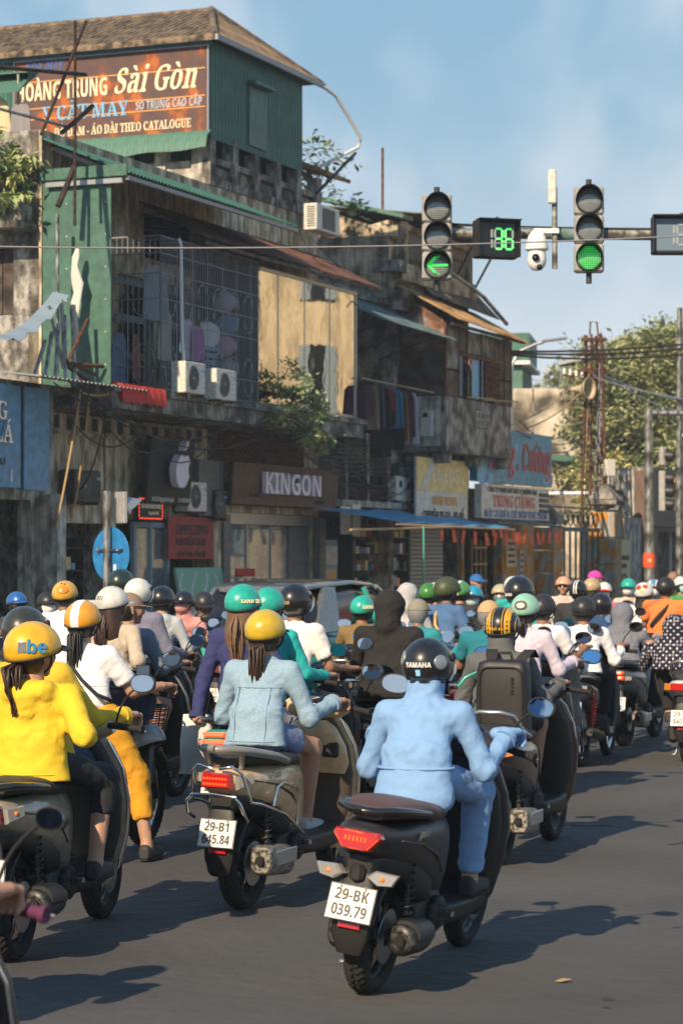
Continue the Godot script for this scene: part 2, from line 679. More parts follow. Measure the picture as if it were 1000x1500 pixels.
func make_materials() -> void:
	mat("plastic",lin(0.018,0.018,0.019),0.5,0.0,{"tex": "dust","ts": Vector3.ONE*3})
	mat("plastic_gloss",lin(0.012,0.012,0.013),0.25,0.0,{"coat": 0.5})
	mat("rubber",lin(0.02,0.02,0.02),0.85,0.0,{"tex": "grain","ts": Vector3.ONE*4})
	mat("strap",lin(0.02,0.02,0.02),0.9)
	mat("seat_black",lin(0.022,0.021,0.021),0.6,0.0,{"nrm": "rough","ns": 0.25,"ts": Vector3.ONE*8})
	mat("seat_brown",lin(0.16,0.085,0.05),0.5,0.0,{"nrm": "rough","ns": 0.25,"ts": Vector3.ONE*8})
	mat("seat_maroon",lin(0.09,0.045,0.035),0.5,0.0,{"nrm": "rough","ns": 0.25,"ts": Vector3.ONE*8})
	mat("chrome",lin(0.75,0.76,0.77),0.12,1.0)
	mat("steel",lin(0.5,0.5,0.5),0.35,0.9)
	mat("metal_grey",lin(0.12,0.12,0.125),0.45,0.6,{"tex": "stain","ts": Vector3.ONE*5})
	mat("metal_worn",lin(0.42,0.4,0.37),0.5,0.6,{"tex": "stain","ts": Vector3.ONE*6})
	mat("rack_grey",lin(0.3,0.29,0.27),0.4,0.4)
	mat("engine",lin(0.055,0.055,0.057),0.6,0.3,{"tex": "stain","ts": Vector3.ONE*6})
	mat("soot",lin(0.012,0.011,0.01),0.9)
	mat("plate",lin(0.8,0.8,0.78),0.45,0.0,{"tex": "dust","ts": Vector3.ONE*7})
	mat("plate_blue",lin(0.32,0.5,0.62),0.45,0.0,{"tex": "dust","ts": Vector3.ONE*7})
	mat("plate_ink",lin(0.012,0.012,0.014),0.5)
	mat("mirror_glass",lin(0.55,0.62,0.7),0.03,1.0)
	mat("mirror_blue",lin(0.16,0.4,0.75),0.05,1.0)
	mat("screen_dark",lin(0.01,0.011,0.013),0.12)
	mat("lens_clear",lin(0.5,0.49,0.47),0.1,0.5,{"coat": 1.0})
	mat("lens_orange",lin(0.75,0.22,0.02),0.15,0.0,{"coat": 1.0})
	mat("lens_red",lin(0.42,0.012,0.01),0.15,0.0,{"coat": 1.0})
	mat("lamp_red",lin(0.85,0.08,0.02),0.3,0.0,{"glow": Color(1.0,0.25,0.08),"power": 1.3})
	mat("badge",lin(0.7,0.68,0.62),0.3,0.8)
	mat("visor",Color(0.9,0.93,0.95),0.05,0.0,{"glass": 0.12})
	mat("skin",lin(0.42,0.235,0.155),0.6,0.0,{"tex": "cloth","ts": Vector3.ONE*6,"nrm": "rough","ns": 0.12})
	mat("skin_tan",lin(0.28,0.14,0.085),0.6,0.0,{"tex": "cloth","ts": Vector3.ONE*6,"nrm": "rough","ns": 0.12})
	mat("hair",lin(0.016,0.012,0.01),0.45,0.0,{"tex": "hair","ts": Vector3(26,2,26),"rim": 0.3})
	mat("hair_brown",lin(0.05,0.022,0.014),0.45,0.0,{"tex": "hair","ts": Vector3(26,2,26),"rim": 0.3})
	mat("hair_blond",lin(0.22,0.12,0.06),0.5,0.0,{"tex": "hair","ts": Vector3(26,2,26),"rim": 0.3})
	mat("hair_grey",lin(0.3,0.3,0.3),0.6,0.0,{"tex": "hair","ts": Vector3(26,2,26)})
	mat("eye_white",lin(0.7,0.68,0.64),0.2)
	mat("pants_dark",lin(0.02,0.021,0.026),0.9,0.0,{"tex": "cloth","ts": Vector3.ONE*5,"nrm": "folds","ns": 0.5})
	mat("shoe_dark",lin(0.03,0.03,0.032),0.7)
	mat("shoe_white",lin(0.62,0.63,0.64),0.7)
	mat("shoe_grey",lin(0.4,0.42,0.45),0.7)
	mat("white",lin(0.75,0.75,0.74),0.6)

# ---------------------------------------------------------------- the row of shop houses, in street axes: x along the fronts, z out over the pavement
const CORNER := Vector3(-2.9,0,-43.0)

func street(x: float,y: float,z: float) -> Vector3:
	return CORNER+Vector3(sin(STREET),0,-cos(STREET))*x+Vector3(cos(STREET),0,sin(STREET))*z+Vector3.UP*y

func front(called: String,label: String,category: String,x: float,z: float,group := "",y := 0.0) -> Node3D:
	var o := thing(called,label,category,street(x,y,z),PI/2 - STREET,group)
	o.set_meta("o",Vector3(x,y,z))
	return o

func bp(root: Node3D,mb,called: String,m: Material) -> MeshInstance3D:
	var off := Transform3D()
	if root.has_meta("o"): off.origin = -root.get_meta("o")
	return put(mb,called,m,root,off)

func bx(x0: float,x1: float,y0: float,y1: float,z0: float,z1: float,mb: MB = null) -> MB:
	if mb == null: mb = MB.new()
	return mb.box(Vector3(x0+x1,y0+y1,z0+z1)*0.5,Vector3(absf(x1 - x0),absf(y1 - y0),absf(z1 - z0)))

func holed(a0: float,a1: float,y0: float,y1: float,t0: float,t1: float,holes: Array,along_z := false) -> MB:
	var mb := MB.new()
	var A := [a0,a1]
	var Y := [y0,y1]
	for h in holes:
		for q in [h[0],h[1]]: if q > a0 and q < a1 and not q in A: A.append(q)
		for q in [h[2],h[3]]: if q > y0 and q < y1 and not q in Y: Y.append(q)
	A.sort()
	Y.sort()
	for i in A.size() - 1:
		for j in Y.size() - 1:
			var c := Vector2((A[i]+A[i+1])*0.5,(Y[j]+Y[j+1])*0.5)
			var open := false
			for h in holes: if c.x > h[0] and c.x < h[1] and c.y > h[2] and c.y < h[3]: open = true
			if open: continue
			if along_z: bx(t0,t1,Y[j],Y[j+1],A[i],A[i+1],mb)
			else: bx(A[i],A[i+1],Y[j],Y[j+1],t0,t1,mb)
	return mb

func building_materials() -> void:
	var old := {"tex": "mould","ts": Vector3(0.28,0.3,0.28),"tex2": "grime","ts2": Vector3(0.9,0.35,0.9),"nrm": "rough","ns": 0.5}
	mat("plaster_grey",lin(0.5,0.475,0.44),0.95,0.0,old)
	mat("plaster_wash",lin(0.5,0.49,0.47),0.95,0.0,old)
	mat("plaster_tan",lin(0.64,0.54,0.4),0.95,0.0,{"tex": "mould","ts": Vector3(0.2,0.22,0.2),"tex2": "streak","ts2": Vector3(0.9,0.12,0.9),"nrm": "rough","ns": 0.5})
	mat("plaster_beige",lin(0.74,0.64,0.47),0.95,0.0,{"tex": "grime","ts": Vector3(0.4,0.2,0.4),"tex2": "streak","ts2": Vector3(0.8,0.09,0.8),"nrm": "rough","ns": 0.3})
	mat("plaster_white",lin(0.6,0.58,0.53),0.95,0.0,{"tex": "grime","ts": Vector3(0.35,0.3,0.35),"tex2": "streak","ts2": Vector3(1.0,0.1,1.0),"nrm": "rough","ns": 0.3})
	mat("plaster_brown",lin(0.34,0.3,0.26),0.95,0.0,old)
	mat("plaster_yellow",lin(0.85,0.85,0.85),0.95,0.0,{"tex": "peel","ts": Vector3(0.4,0.25,0.4),"tex2": "streak","ts2": Vector3(1.2,0.15,1.2),"nrm": "rough","ns": 0.4})
	mat("cream",lin(0.62,0.55,0.46),0.9,0.0,{"tex": "stain","ts": Vector3(0.12,0.12,0.12)})
	mat("ochre",lin(0.6,0.51,0.34),0.9,0.0,{"tex": "streak","ts": Vector3(0.5,0.06,0.5)})
	mat("tin_green",lin(0.045,0.15,0.115),0.5,0.0,{"tex": "streak","ts": Vector3(1.5,0.2,1.5)})
	mat("tin_panel",lin(0.06,0.155,0.118),0.45,0.0,{"tex": "dust","ts": Vector3(0.6,0.6,0.6),"nrm": "folds","ns": 0.12})
	mat("tin_drape",lin(0.085,0.21,0.16),0.6,0.0,{"tex": "streak","ts": Vector3(2.2,0.25,2.2)})
	mat("tin_brown",lin(0.26,0.19,0.125),0.75,0.0,{"tex": "stain","ts": Vector3(0.5,0.5,0.5)})
	mat("tin_ochre",lin(0.5,0.3,0.13),0.7,0.0,{"tex": "stain","ts": Vector3(0.4,0.4,0.4)})
	mat("tin_red",lin(0.19,0.085,0.06),0.6,0.0,{"tex": "stain","ts": Vector3(0.4,0.4,0.4)})
	mat("tin_blue",lin(0.16,0.26,0.29),0.6,0.0,{"tex": "stain","ts": Vector3(0.5,0.5,0.5)})
	mat("rust_sheet",lin(0.85,0.8,0.78),0.75,0.1,{"tex": "rust","ts": Vector3(0.35,0.5,0.35),"nrm": "rough","ns": 0.2})
	mat("tin_grey",lin(0.24,0.235,0.24),0.7,0.1,{"tex": "stain","ts": Vector3(0.4,0.35,0.4)})
	mat("rust_dark",lin(0.1,0.07,0.058),0.7,0.1,{"tex": "stain","ts": Vector3(0.5,0.5,0.5)})
	mat("rust_iron",lin(0.22,0.085,0.045),0.85,0.2,{"tex": "stain","ts": Vector3(1.5,1.5,1.5)})
	mat("old_iron",lin(0.07,0.045,0.035),0.85,0.2,{"tex": "stain","ts": Vector3(1.5,1.5,1.5)})
	mat("sign_rust",lin(0.85,0.8,0.8),0.7,0.0,{"tex": "signrust","ts": Vector3(0.35,0.28,0.35)})
	mat("iron",lin(0.045,0.045,0.05),0.6,0.3)
	mat("iron_grey",lin(0.3,0.3,0.31),0.55,0.3)
	mat("galvanised",lin(0.42,0.43,0.44),0.45,0.6,{"tex": "stain","ts": Vector3(1.5,0.5,1.5)})
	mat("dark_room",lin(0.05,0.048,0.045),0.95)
	mat("door_blue",lin(0.2,0.27,0.32),0.7)
	mat("mirror_film",lin(0.62,0.59,0.55),0.025,1.0,{"nrm": "folds","ns": 0.012,"ts": Vector3(0.25,0.25,0.25)})
	mat("shop_glass",Color(0.75,0.8,0.82),0.04,0.0,{"glass": 0.16})
	mat("alu",lin(0.4,0.41,0.42),0.4,0.7)
	mat("sign_blue",lin(0.08,0.28,0.48),0.45,0.0,{"tex": "dust","ts": Vector3(0.6,0.6,0.6)})
	mat("sign_white",lin(0.62,0.62,0.6),0.5,0.0,{"tex": "dust","ts": Vector3(0.6,0.6,0.6)})
	mat("sign_yellow",lin(0.76,0.6,0.25),0.5,0.0,{"tex": "dust","ts": Vector3(0.6,0.6,0.6)})
	mat("sign_black",lin(0.012,0.012,0.014),0.65)
	mat("sign_brown",lin(0.15,0.09,0.065),0.6,0.0,{"tex": "streak","ts": Vector3(2,0.2,2)})
	mat("letter_steel",lin(0.6,0.6,0.62),0.3,0.5)
	mat("letter_lilac",lin(0.74,0.7,0.84),0.4)
	mat("letter_cream",lin(0.78,0.68,0.46),0.6)
	mat("letter_orange",lin(0.72,0.36,0.1),0.6)
	mat("letter_sky",lin(0.18,0.42,0.66),0.6)
	mat("letter_navy",lin(0.05,0.12,0.36),0.6)
	mat("letter_red",lin(0.5,0.07,0.05),0.6)
	mat("ink",lin(0.03,0.03,0.035),0.6)
	mat("red_cloth",lin(0.55,0.04,0.025),0.8,0.0,{"nrm": "folds","ns": 0.4,"ts": Vector3.ONE*2})
	mat("tarp_blue",lin(0.08,0.38,0.7),0.55,0.0,{"tex": "streak","ts": Vector3(1,1,1),"nrm": "folds","ns": 0.35,"back": Color(0.1,0.2,0.35)})
	mat("ac_white",lin(0.68,0.67,0.63),0.5,0.0,{"tex": "dust","ts": Vector3.ONE*2})
	mat("ac_dark",lin(0.03,0.03,0.032),0.6)
	mat("pvc",lin(0.62,0.63,0.62),0.5)
	mat("wire",lin(0.016,0.016,0.018),0.6)
	mat("bamboo",lin(0.42,0.28,0.14),0.7)
	mat("brick",lin(0.2,0.1,0.075),0.9,0.0,{"tex": "stain","ts": Vector3.ONE*3})
	mat("brick_dark",lin(0.13,0.07,0.055),0.9,0.0,{"tex": "stain","ts": Vector3.ONE*3})
	mat("mortar",lin(0.12,0.11,0.1),0.95)
	mat("leaf",Color.WHITE,0.55,0.0,{"back": Color(0.12,0.16,0.04)})
	M.leaf.vertex_color_use_as_albedo = true
	mat("bark",lin(0.1,0.075,0.05),0.95,0.0,{"tex": "stain","ts": Vector3(2,0.6,2)})
	mat("gate_green",lin(0.018,0.06,0.052),0.5)
	mat("concrete",lin(0.42,0.4,0.37),0.95,0.0,old)
	mat("slate_panel",lin(0.13,0.135,0.14),0.6,0.0,{"tex": "dust","ts": Vector3.ONE})

func aircon(label: String,x: float,y: float,z: float,turn := 0.0,dark := false,w := 0.8,louvre := false) -> Node3D:
	var o := thing("air_conditioner",label,"air conditioner",street(x,y,z),PI/2 - STREET+turn,"outdoor units on the house fronts")
	var m: Material = M.ac_dark if dark else M.ac_white
	put(MB.new().cbox(Vector3(0,0.28,0),Vector3(w,0.56,0.3),0.015),"housing",m,o)
	if louvre:
		put(MB.new().cbox(Vector3(0.03,0.28,0.152),Vector3(w*0.55,0.44,0.01),0.003),"grille_frame",M.ac_dark,o)
		for k in 14:
			put(MB.new().box(Vector3(0.03,0.08+k*0.03,0.16),Vector3(w*0.52,0.008,0.01)),"slat",M.iron_grey,o)
		for k in 9: put(MB.new().box(Vector3(-w/2 - 0.003,0.08+k*0.05,0.02),Vector3(0.006,0.022,0.18)),"side_vent",M.ac_dark,o)
		return o
	var up := Transform3D(Basis(Vector3.RIGHT,PI/2),Vector3(-w*0.12,0.28,0.15))
	put(MB.new().lathe([Vector2(0.235,-0.002),Vector2(0.235,0.008),Vector2(0.225,0.008),Vector2(0.225,-0.002)],32,up,false,false),"fan_ring",m,o)
	put(MB.new().lathe([Vector2(0.0,0.001),Vector2(0.225,0.001),Vector2(0.225,0.003),Vector2(0,0.003)],32,up),"fan_well",M.ac_dark,o)
	var mb := MB.new()
	for k in 7: mb.lathe([Vector2(0.03*(k+1),0.012),Vector2(0.03*(k+1)+0.004,0.012),Vector2(0.03*(k+1)+0.004,0.016),Vector2(0.03*(k+1),0.016)],28,up,false,false)
	for k in 12: mb.tube([up*Vector3(cos(TAU*k/12)*0.03,0.012,sin(TAU*k/12)*0.03),up*Vector3(cos(TAU*k/12)*0.225,0.012,sin(TAU*k/12)*0.225)],0.003,4)
	mb.lathe([Vector2(0,0.02),Vector2(0.035,0.018),Vector2(0.035,0.01)],16,up)
	put(mb,"fan_guard",M.iron_grey,o)
	for s in [-1,1]: put(MB.new().box(Vector3(s*w*0.36,-0.02,0),Vector3(0.05,0.04,0.34)),"bracket",M.rust_iron,o)
	put(MB.new().box(Vector3(w*0.4,0.42,0.152),Vector3(0.1,0.05,0.004)),"maker_plate",M.letter_sky,o)
	return o

func leaves(parent: Node3D,called: String,blobs: Array,count: int,size: float,cols: Array,clump := 0.16,lean := 0.0) -> void:
	var r := RandomNumberGenerator.new()
	r.seed = count+int(size*1000)
	var st := MB.new()
	st.raw(PackedVector3Array([Vector3(0,0,0),Vector3(-0.22,0.06,0.4),Vector3(0,0,0.45),Vector3(0.22,0.06,0.4),Vector3(0,-0.06,1.0)]),PackedInt32Array([0,1,2,0,2,3,1,4,2,2,4,3]),false)
	var mm := MultiMesh.new()
	mm.transform_format = MultiMesh.TRANSFORM_3D
	mm.use_colors = true
	mm.mesh = st.mesh()
	mm.instance_count = count
	var centres := []
	var tot := 0.0
	for b in blobs:
		tot += b[1].x*b[1].y
	for b in blobs:
		var n := maxi(3,int(count/45.0*b[1].x*b[1].y/tot))
		for k in n:
			var d := Vector3(r.randfn(),r.randfn(),r.randfn()).normalized()
			if d.y < -0.3: d.y *= 0.4
			centres.append([b[0]+d*b[1]*pow(r.randf(),0.3),r.randf(),b[1].length()*clump*r.randf_range(0.6,1.3)])
	for k in count:
		var c: Array = centres[r.randi() % centres.size()]
		var p: Vector3 = c[0]+Vector3(r.randfn(),r.randfn()*0.6,r.randfn())*c[2]*0.55
		var b := Basis.from_euler(Vector3(r.randf_range(-0.9,0.7)+lean,r.randf()*TAU,r.randf_range(-0.6,0.6))).scaled(Vector3.ONE*size*r.randf_range(0.6,1.25))
		mm.set_instance_transform(k,Transform3D(b,p))
		var t: float = clampf(c[1]*0.7+r.randf()*0.5 - 0.1,0.0,0.999)*(cols.size() - 1)
		mm.set_instance_color(k,cols[int(t)].lerp(cols[int(t)+1],t - int(t)))
	var o := MultiMeshInstance3D.new()
	o.multimesh = mm
	o.material_override = M.leaf
	o.name = called
	o.set_meta("kind","stuff")
	parent.add_child(o,true)

func sheet_roof(root: Node3D,called: String,m: Material,a: Vector3,b: Vector3,c: Vector3,per := 0.16,amp := 0.022) -> MeshInstance3D:
	return bp(root,MB.new().corrugated(a,(b - a).normalized(),(c - a).normalized(),(b - a).length(),(c - a).length(),per,amp),called,m)

func garment(label: String,at: Vector3,turn: float,w: float,h: float,m: Material,kind := "garment",group := "laundry hung out on the upper floors") -> void:
	var o := thing(kind,label,"clothes",at,turn,group)
	var r := RandomNumberGenerator.new()
	r.seed = int(absf(at.x*971+at.z*313))
	var rings := []
	var p0 := r.randf()*6.0
	for j in 9:
		var t := j/8.0
		var ring := PackedVector3Array()
		var n := 16
		for k in n*2:
			var x := (k if k < n else 2*n - 1 - k)/float(n - 1) - 0.5
			var fold := sin(x*14.0+p0)*0.022*(0.3+t)+sin(x*31.0+p0*2.0+t)*0.008
			ring.append(Vector3(x*w*(0.86+0.2*t - (0.25 if t < 0.08 else 0.0)),-t*h+absf(x) * -0.05*(1.0 - t),fold+(0.008 if k < n else -0.008)))
		rings.append(ring)
	var mb := MB.new()
	mb.loft(rings)
	put(mb,"cloth",m,o)
	mb = MB.new()
	mb.tube([Vector3(-w*0.3,0.0,0),Vector3(0,0.05,0),Vector3(w*0.3,0,0)],0.006,5)
	mb.tube([Vector3(0,0.05,0),Vector3(0.015,0.09,0),Vector3(0,0.11,0)],0.004,5)
	put(mb,"hanger",M.iron,o)

func cables(label: String,lines: Array,r := 0.011,m: Material = null,cat := "cable") -> void:
	var o := thing("cable_bundle" if lines.size() > 1 else "cable",label,cat,lines[0][0])
	for l in lines:
		var pts := []
		for p in l: pts.append(p - l[0]+(l[0] - lines[0][0]))
		put(MB.new().tube(pts,r,5),"strand",m if m else M.wire,o)

func shop_houses() -> void:
	var mb: MB

	var h := front("shop_house","tall old shop house with green tin penthouse, caged balcony and mirrored glass","building",3.0,-3.0)
	bp(h,holed(-2.6,9.4,0.0,4.25,-1.55,-1.3,[[-2.4,-0.1,0.0,2.35],[0.1,3.75,0.0,2.45],[4.7,9.1,0.0,2.65]]),"ground_wall",M.plaster_beige)
	bp(h,holed(-2.6,9.4,4.65,9.05,-1.56,-1.31,[[-2.0,-0.5,4.65,6.9],[0.2,1.6,4.65,6.9],[2.2,3.2,4.65,6.9],[1.2,3.6,7.3,8.2]]),"upper_wall",M.plaster_beige)
	bp(h,holed(-6.5,-1.36,0.0,9.05,-2.6,-2.4,[[-2.35,-1.85,5.9,7.05]],true),"side_wall",M.plaster_wash)
	var sw := bp(h,bx(-2.5,-2.46,5.9,7.05,-2.35,-1.85),"side_window",M.rust_dark)
	for k in 2: bp(sw,bx(-2.54,-2.51,5.92,7.03,-2.34+k*0.25,-2.11+k*0.25),"shutter",M.rust_dark)
	bp(h,bx(-3.3,-2.605,7.3,7.42,-4.5,-1.4),"side_ledge",M.concrete)
	bp(h,bx(9.2,9.4,0.0,9.3,-6.5,-1.562),"side_wall",M.plaster_grey)
	bp(h,bx(-2.4,9.2,0.0,9.0,-6.7,-6.5),"back_wall",M.plaster_grey)
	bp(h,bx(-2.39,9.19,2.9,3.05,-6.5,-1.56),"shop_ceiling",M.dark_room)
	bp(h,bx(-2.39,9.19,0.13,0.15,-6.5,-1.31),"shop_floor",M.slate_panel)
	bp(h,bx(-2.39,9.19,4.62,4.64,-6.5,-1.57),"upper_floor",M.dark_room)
	bp(h,bx(-2.39,9.19,8.9,9.04,-6.5,-1.57),"terrace_slab",M.concrete)
	for x in [0.0,4.25]: bp(h,bx(x - 0.12,x+0.12,0.15,2.9,-6.45,-1.56),"party_wall",M.plaster_grey)
	mb = bx(-2.55,8.75,4.27,4.55,-1.298,0.02)
	bx(-2.58,8.78,4.552,4.66,-1.296,0.09,mb)
	bp(h,mb,"balcony_slab",M.concrete)
	for k in 13: bp(h,bx(-2.2+k*0.47,-2.0+k*0.47,3.98,4.2,-1.306,-1.292),"vent_socket",M.dark_room)
	bp(h,bx(-2.5,3.85,3.88,3.94,-1.3,-1.24),"cornice",M.plaster_beige)
	var pn := bp(h,bx(-2.56,-2.53,4.67,8.16,-1.35,-0.004),"end_panel",M.tin_panel)
	for k in 6:
		for j in 2:
			put(MB.new().lathe([Vector2(0.011,0),Vector2(0.011,0.004),Vector2(0.0,0.007)],8,Transform3D(Basis(Vector3(0,0,1),PI/2),Vector3(-2.56,5.0+k*0.55,-0.1 - j*0.75))),"screw",M.white,pn)
	bp(h,bx(-2.62,-2.57,8.165,8.36,-1.35,0.32),"fascia",M.tin_panel)
	bp(h,bx(-2.66,-2.585,8.04,8.12,-1.2,0.25),"gutter",M.alu)
	sheet_roof(h,"canopy_sheet",M.tin_green,Vector3(-2.6,8.22,0.36),Vector3(4.6,8.2,0.36),Vector3(-2.6,8.9,-1.3),0.13,0.02)
	bp(h,bx(-2.55,4.6,8.1,8.17,0.27,0.33),"canopy_edge",M.iron_grey)
	for k in 5: bp(h,MB.new().slab([Vector3(-2.3+k*1.6,8.12,0.3),Vector3(-2.22+k*1.6,8.12,0.3),Vector3(-2.22+k*1.6,8.78,-1.3),Vector3(-2.3+k*1.6,8.78,-1.3)],0.07),"rafter",M.iron_grey)
	sheet_roof(h,"awning_sheet",M.tin_red,Vector3(0.5,7.5,0.34),Vector3(9.0,7.46,0.34),Vector3(0.9,8.3,-1.28),0.14,0.02)
	bp(h,bx(0.5,9.0,7.38,7.44,0.27,0.31),"awning_edge",M.rust_dark)
	for q in [[-2.0,-0.5],[0.2,1.6],[2.2,3.2]]:
		var d := bp(h,bx(q[0],q[1],4.66,6.9,-1.5,-1.46),"balcony_door",M.door_blue)
		for k in 3: bp(d,bx(q[0]+0.1,q[1] - 0.1,4.85+k*0.68,5.4+k*0.68,-1.459,-1.45),"pane",M.screen_dark).transform = Transform3D()
	var cg := MB.new()
	for side in 2:
		var L := 1.3 if side == 0 else 4.1
		var n := int(L/0.105)
		for k in n+1:
			var t := k*L/n
			var p0 := Vector3(-0.7,4.67,-t) if side == 0 else Vector3(-0.7+t,4.67,0.0)
			var heavy := k % 6 == 0 or k == n
			cg.tube([p0,p0+Vector3.UP*2.74],0.014 if heavy else 0.008,4)
		for y in [4.7,5.1,5.9,6.3,6.75,7.1,7.4]:
			cg.tube([Vector3(-0.7,y,0.0),Vector3(-0.7,y,-L) if side == 0 else Vector3(-0.7+L,y,0.0)],0.01,4)
		for k in (2 if side == 0 else 6):
			var c := Vector3(-0.7,0,-0.35 - k*0.6) if side == 0 else Vector3(-0.35+k*0.66,0,0.012)
			var ax := Vector3(0,0,1) if side == 0 else Vector3.RIGHT
			for y in [5.1,6.3]:
				var arc := []
				for j in 13: arc.append(c+ax*(cos(PI*j/12.0)*0.22)+Vector3.UP*(y+0.1+sin(PI*j/12.0)*0.3))
				cg.tube(arc,0.011,4)
				arc = []
				for j in 13: arc.append(c+ax*(cos(PI*j/12.0)*0.2)+Vector3.UP*(y - 0.05 - sin(PI*j/12.0)*0.25))
				cg.tube(arc,0.011,4)
	for k in 9: cg.tube([Vector3(-0.7+k*0.5,7.41,0),Vector3(-0.7+k*0.5,7.41,-1.3)],0.009,4)
	var cage := bp(h,cg,"window_cage",M.iron_grey)
	cage.set_meta("kind","stuff")
	bp(h,MB.new().tube([Vector3(-0.1,7.42,0.05),Vector3(-0.05,7.3,0.07),Vector3(0.0,5.6,0.07),Vector3(0.15,4.8,0.07),Vector3(0.25,4.6,0.07)],0.035,8),"drain_pipe",M.pvc)
	bp(h,bx(3.42,8.35,4.662,4.72,-0.06,0.04),"sill",M.alu)
	bp(h,bx(3.42,8.35,7.26,7.32,-0.06,0.04),"head_rail",M.alu)
	var X := [3.42,4.35,5.65,6.95,8.33]
	for k in 4:
		bp(h,bx(X[k]+0.02,X[k+1] - 0.005,4.722,7.258,-0.012,0.0+0.002*(k % 2)),"mirror_pane",M.mirror_film)
		bp(h,bx(X[k+1] - 0.02,X[k+1]+0.02,4.721,7.259,-0.05,0.03 if k == 3 else 0.008),"mullion",M.alu)
	bp(h,bx(8.31,8.345,4.721,7.259,-1.25,-0.052),"end_pane",M.tin_panel)
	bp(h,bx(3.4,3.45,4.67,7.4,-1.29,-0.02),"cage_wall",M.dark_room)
	for q in [[4.05,9.35,-1.3,true],[-5.6,-1.55,4.05,false]]:
		for k in 6:
			var t: float = lerpf(q[0],q[1],k/5.0)
			bp(h,bx(t - 0.12,t+0.12,9.05,9.95+(0.15 if k == 1 else 0.0),-1.5,-1.26) if q[3] else bx(3.92,4.16,9.05,9.84,t - 0.12,t+0.12),"parapet_post",M.plaster_white if not q[3] else M.concrete)
		if q[3]:
			bp(h,bx(q[0],q[1],9.5,9.62,-1.46,-1.3),"parapet_rail",M.concrete)
			bp(h,bx(q[0],q[1],9.06,9.22,-1.46,-1.29),"parapet_rail",M.concrete)
			for k in 5: bp(h,bx(q[0]+0.14+k*1.06,q[0]+0.92+k*1.06,9.23,9.48 if k % 2 else 9.45,-1.42,-1.36),"brick_infill",M.plaster_brown)
		else:
			bp(h,bx(3.98,4.1,9.42,9.54,q[0],q[1]),"parapet_rail",M.plaster_white)
			bp(h,bx(3.99,4.09,9.05,9.41,q[0],q[1]),"parapet_panel",M.plaster_white)
	var pw := bp(h,MB.new().corrugated(Vector3(4.0,9.96,-1.28),Vector3.RIGHT,Vector3.UP,4.5,1.95,0.15,0.02),"penthouse_sheet",M.tin_green)
	bp(h,MB.new().corrugated(Vector3(3.96,9.9,-8.0),Vector3(0,0,1),Vector3.UP,6.7,2.05,0.15,0.02),"penthouse_sheet",M.tin_green)
	bp(h,bx(8.46,8.5,9.3,11.9,-8.0,-1.3),"penthouse_end",M.tin_green)
	bp(h,bx(4.02,8.45,9.06,11.9,-8.1,-8.0),"penthouse_back",M.tin_green)
	bp(h,bx(4.0,8.45,11.86,11.9,-8.0,-1.3),"penthouse_ceiling",M.dark_room)
	var win := bp(h,bx(5.7,6.55,10.1,11.3,-1.26,-1.235),"shuttered_window",M.tin_green)
	bp(win,bx(5.6,6.65,11.32,11.38,-1.26,-1.05),"hood",M.tin_green).transform = Transform3D()
	bp(h,bx(3.9,3.95,11.78,11.93,-8.0,-1.24),"eave_board",M.sign_blue)
	var e0 := Vector3(3.75,11.93,-1.08)
	var e1 := Vector3(9.05,11.93,-1.08)
	var ap := Vector3(6.65,13.13,-2.55)
	var b0 := Vector3(3.75,11.93,-9.0)
	var ap2 := Vector3(6.65,13.13,-9.0)
	var b1 := Vector3(9.05,11.93,-9.0)
	for f in [[e0,b0,ap2,ap],[e0,e1,ap],[e1,b1,ap2,ap]]:
		bp(h,MB.new().slab(f,0.03),"roof_sheet",M.tin_brown)
	for k in 46:
		var z := -1.2 - k*0.17
		var top: Vector3 = Vector3(6.65,13.13,z) if z < -2.55 else e0.lerp(ap,(z+1.08) / -1.47)
		top.z = z
		if z > -2.55: top = Vector3(lerpf(3.75,6.65,(-1.08 - z)/1.47),lerpf(11.93,13.13,(-1.08 - z)/1.47),z)
		bp(h,MB.new().tube([Vector3(3.72,11.94,z),top+Vector3(0,0.015,0)],0.022,5),"roof_rib",M.tin_brown)
	for k in 30:
		var x := 3.9+k*0.17
		var t := (x - 3.75)/2.9 if x < 6.65 else (9.05 - x)/2.4
		bp(h,MB.new().tube([Vector3(x,11.94,-1.05),Vector3(x,lerpf(11.93,13.13,t)+0.015,lerpf(-1.08,-2.55,t))],0.022,5),"roof_rib",M.tin_brown)
	for q in [[e0,ap],[e1,ap],[ap,ap2]]: bp(h,MB.new().tube([q[0],q[1]+Vector3(0,0.03,0)],0.075,8),"ridge_cap",M.tin_brown)
	bp(h,bx(3.68,3.74,11.82,11.94,-9.0,-1.04),"roof_gutter",M.tin_brown)
	bp(h,bx(3.68,9.07,11.82,11.93,-1.04,-0.98),"roof_gutter",M.iron_grey)
	for q in [[Vector3(9.0,11.85,-1.0),Vector3(9.45,11.72,-0.9),Vector3(10.15,10.9,-0.6),Vector3(10.1,10.7,-0.65),Vector3(9.3,10.2,-1.2)]]: bp(h,MB.new().tube(q,0.038,8),"roof_drain",M.pvc)
	bp(h,MB.new().tube([Vector3(9.2,9.6,-1.25),Vector3(10.2,10.6,-0.75)],0.035,6),"drain_stay",M.iron)
	var sf := bp(h,bx(4.7,9.1,2.42,2.64,-1.45,-1.32),"shopfront_head",M.alu)
	for q in [[4.72,5.9],[5.95,7.1],[7.15,9.05]]:
		bp(h,bx(q[0],q[1],0.16,2.41,-1.42,-1.405),"shop_pane",M.shop_glass)
		bp(h,bx(q[1],q[1]+0.05,0.16,2.415,-1.44,-1.38),"glazing_bar",M.alu)
	bp(h,bx(8.0,9.05,0.17,2.4,-1.4,-1.37),"side_panel",M.slate_panel)
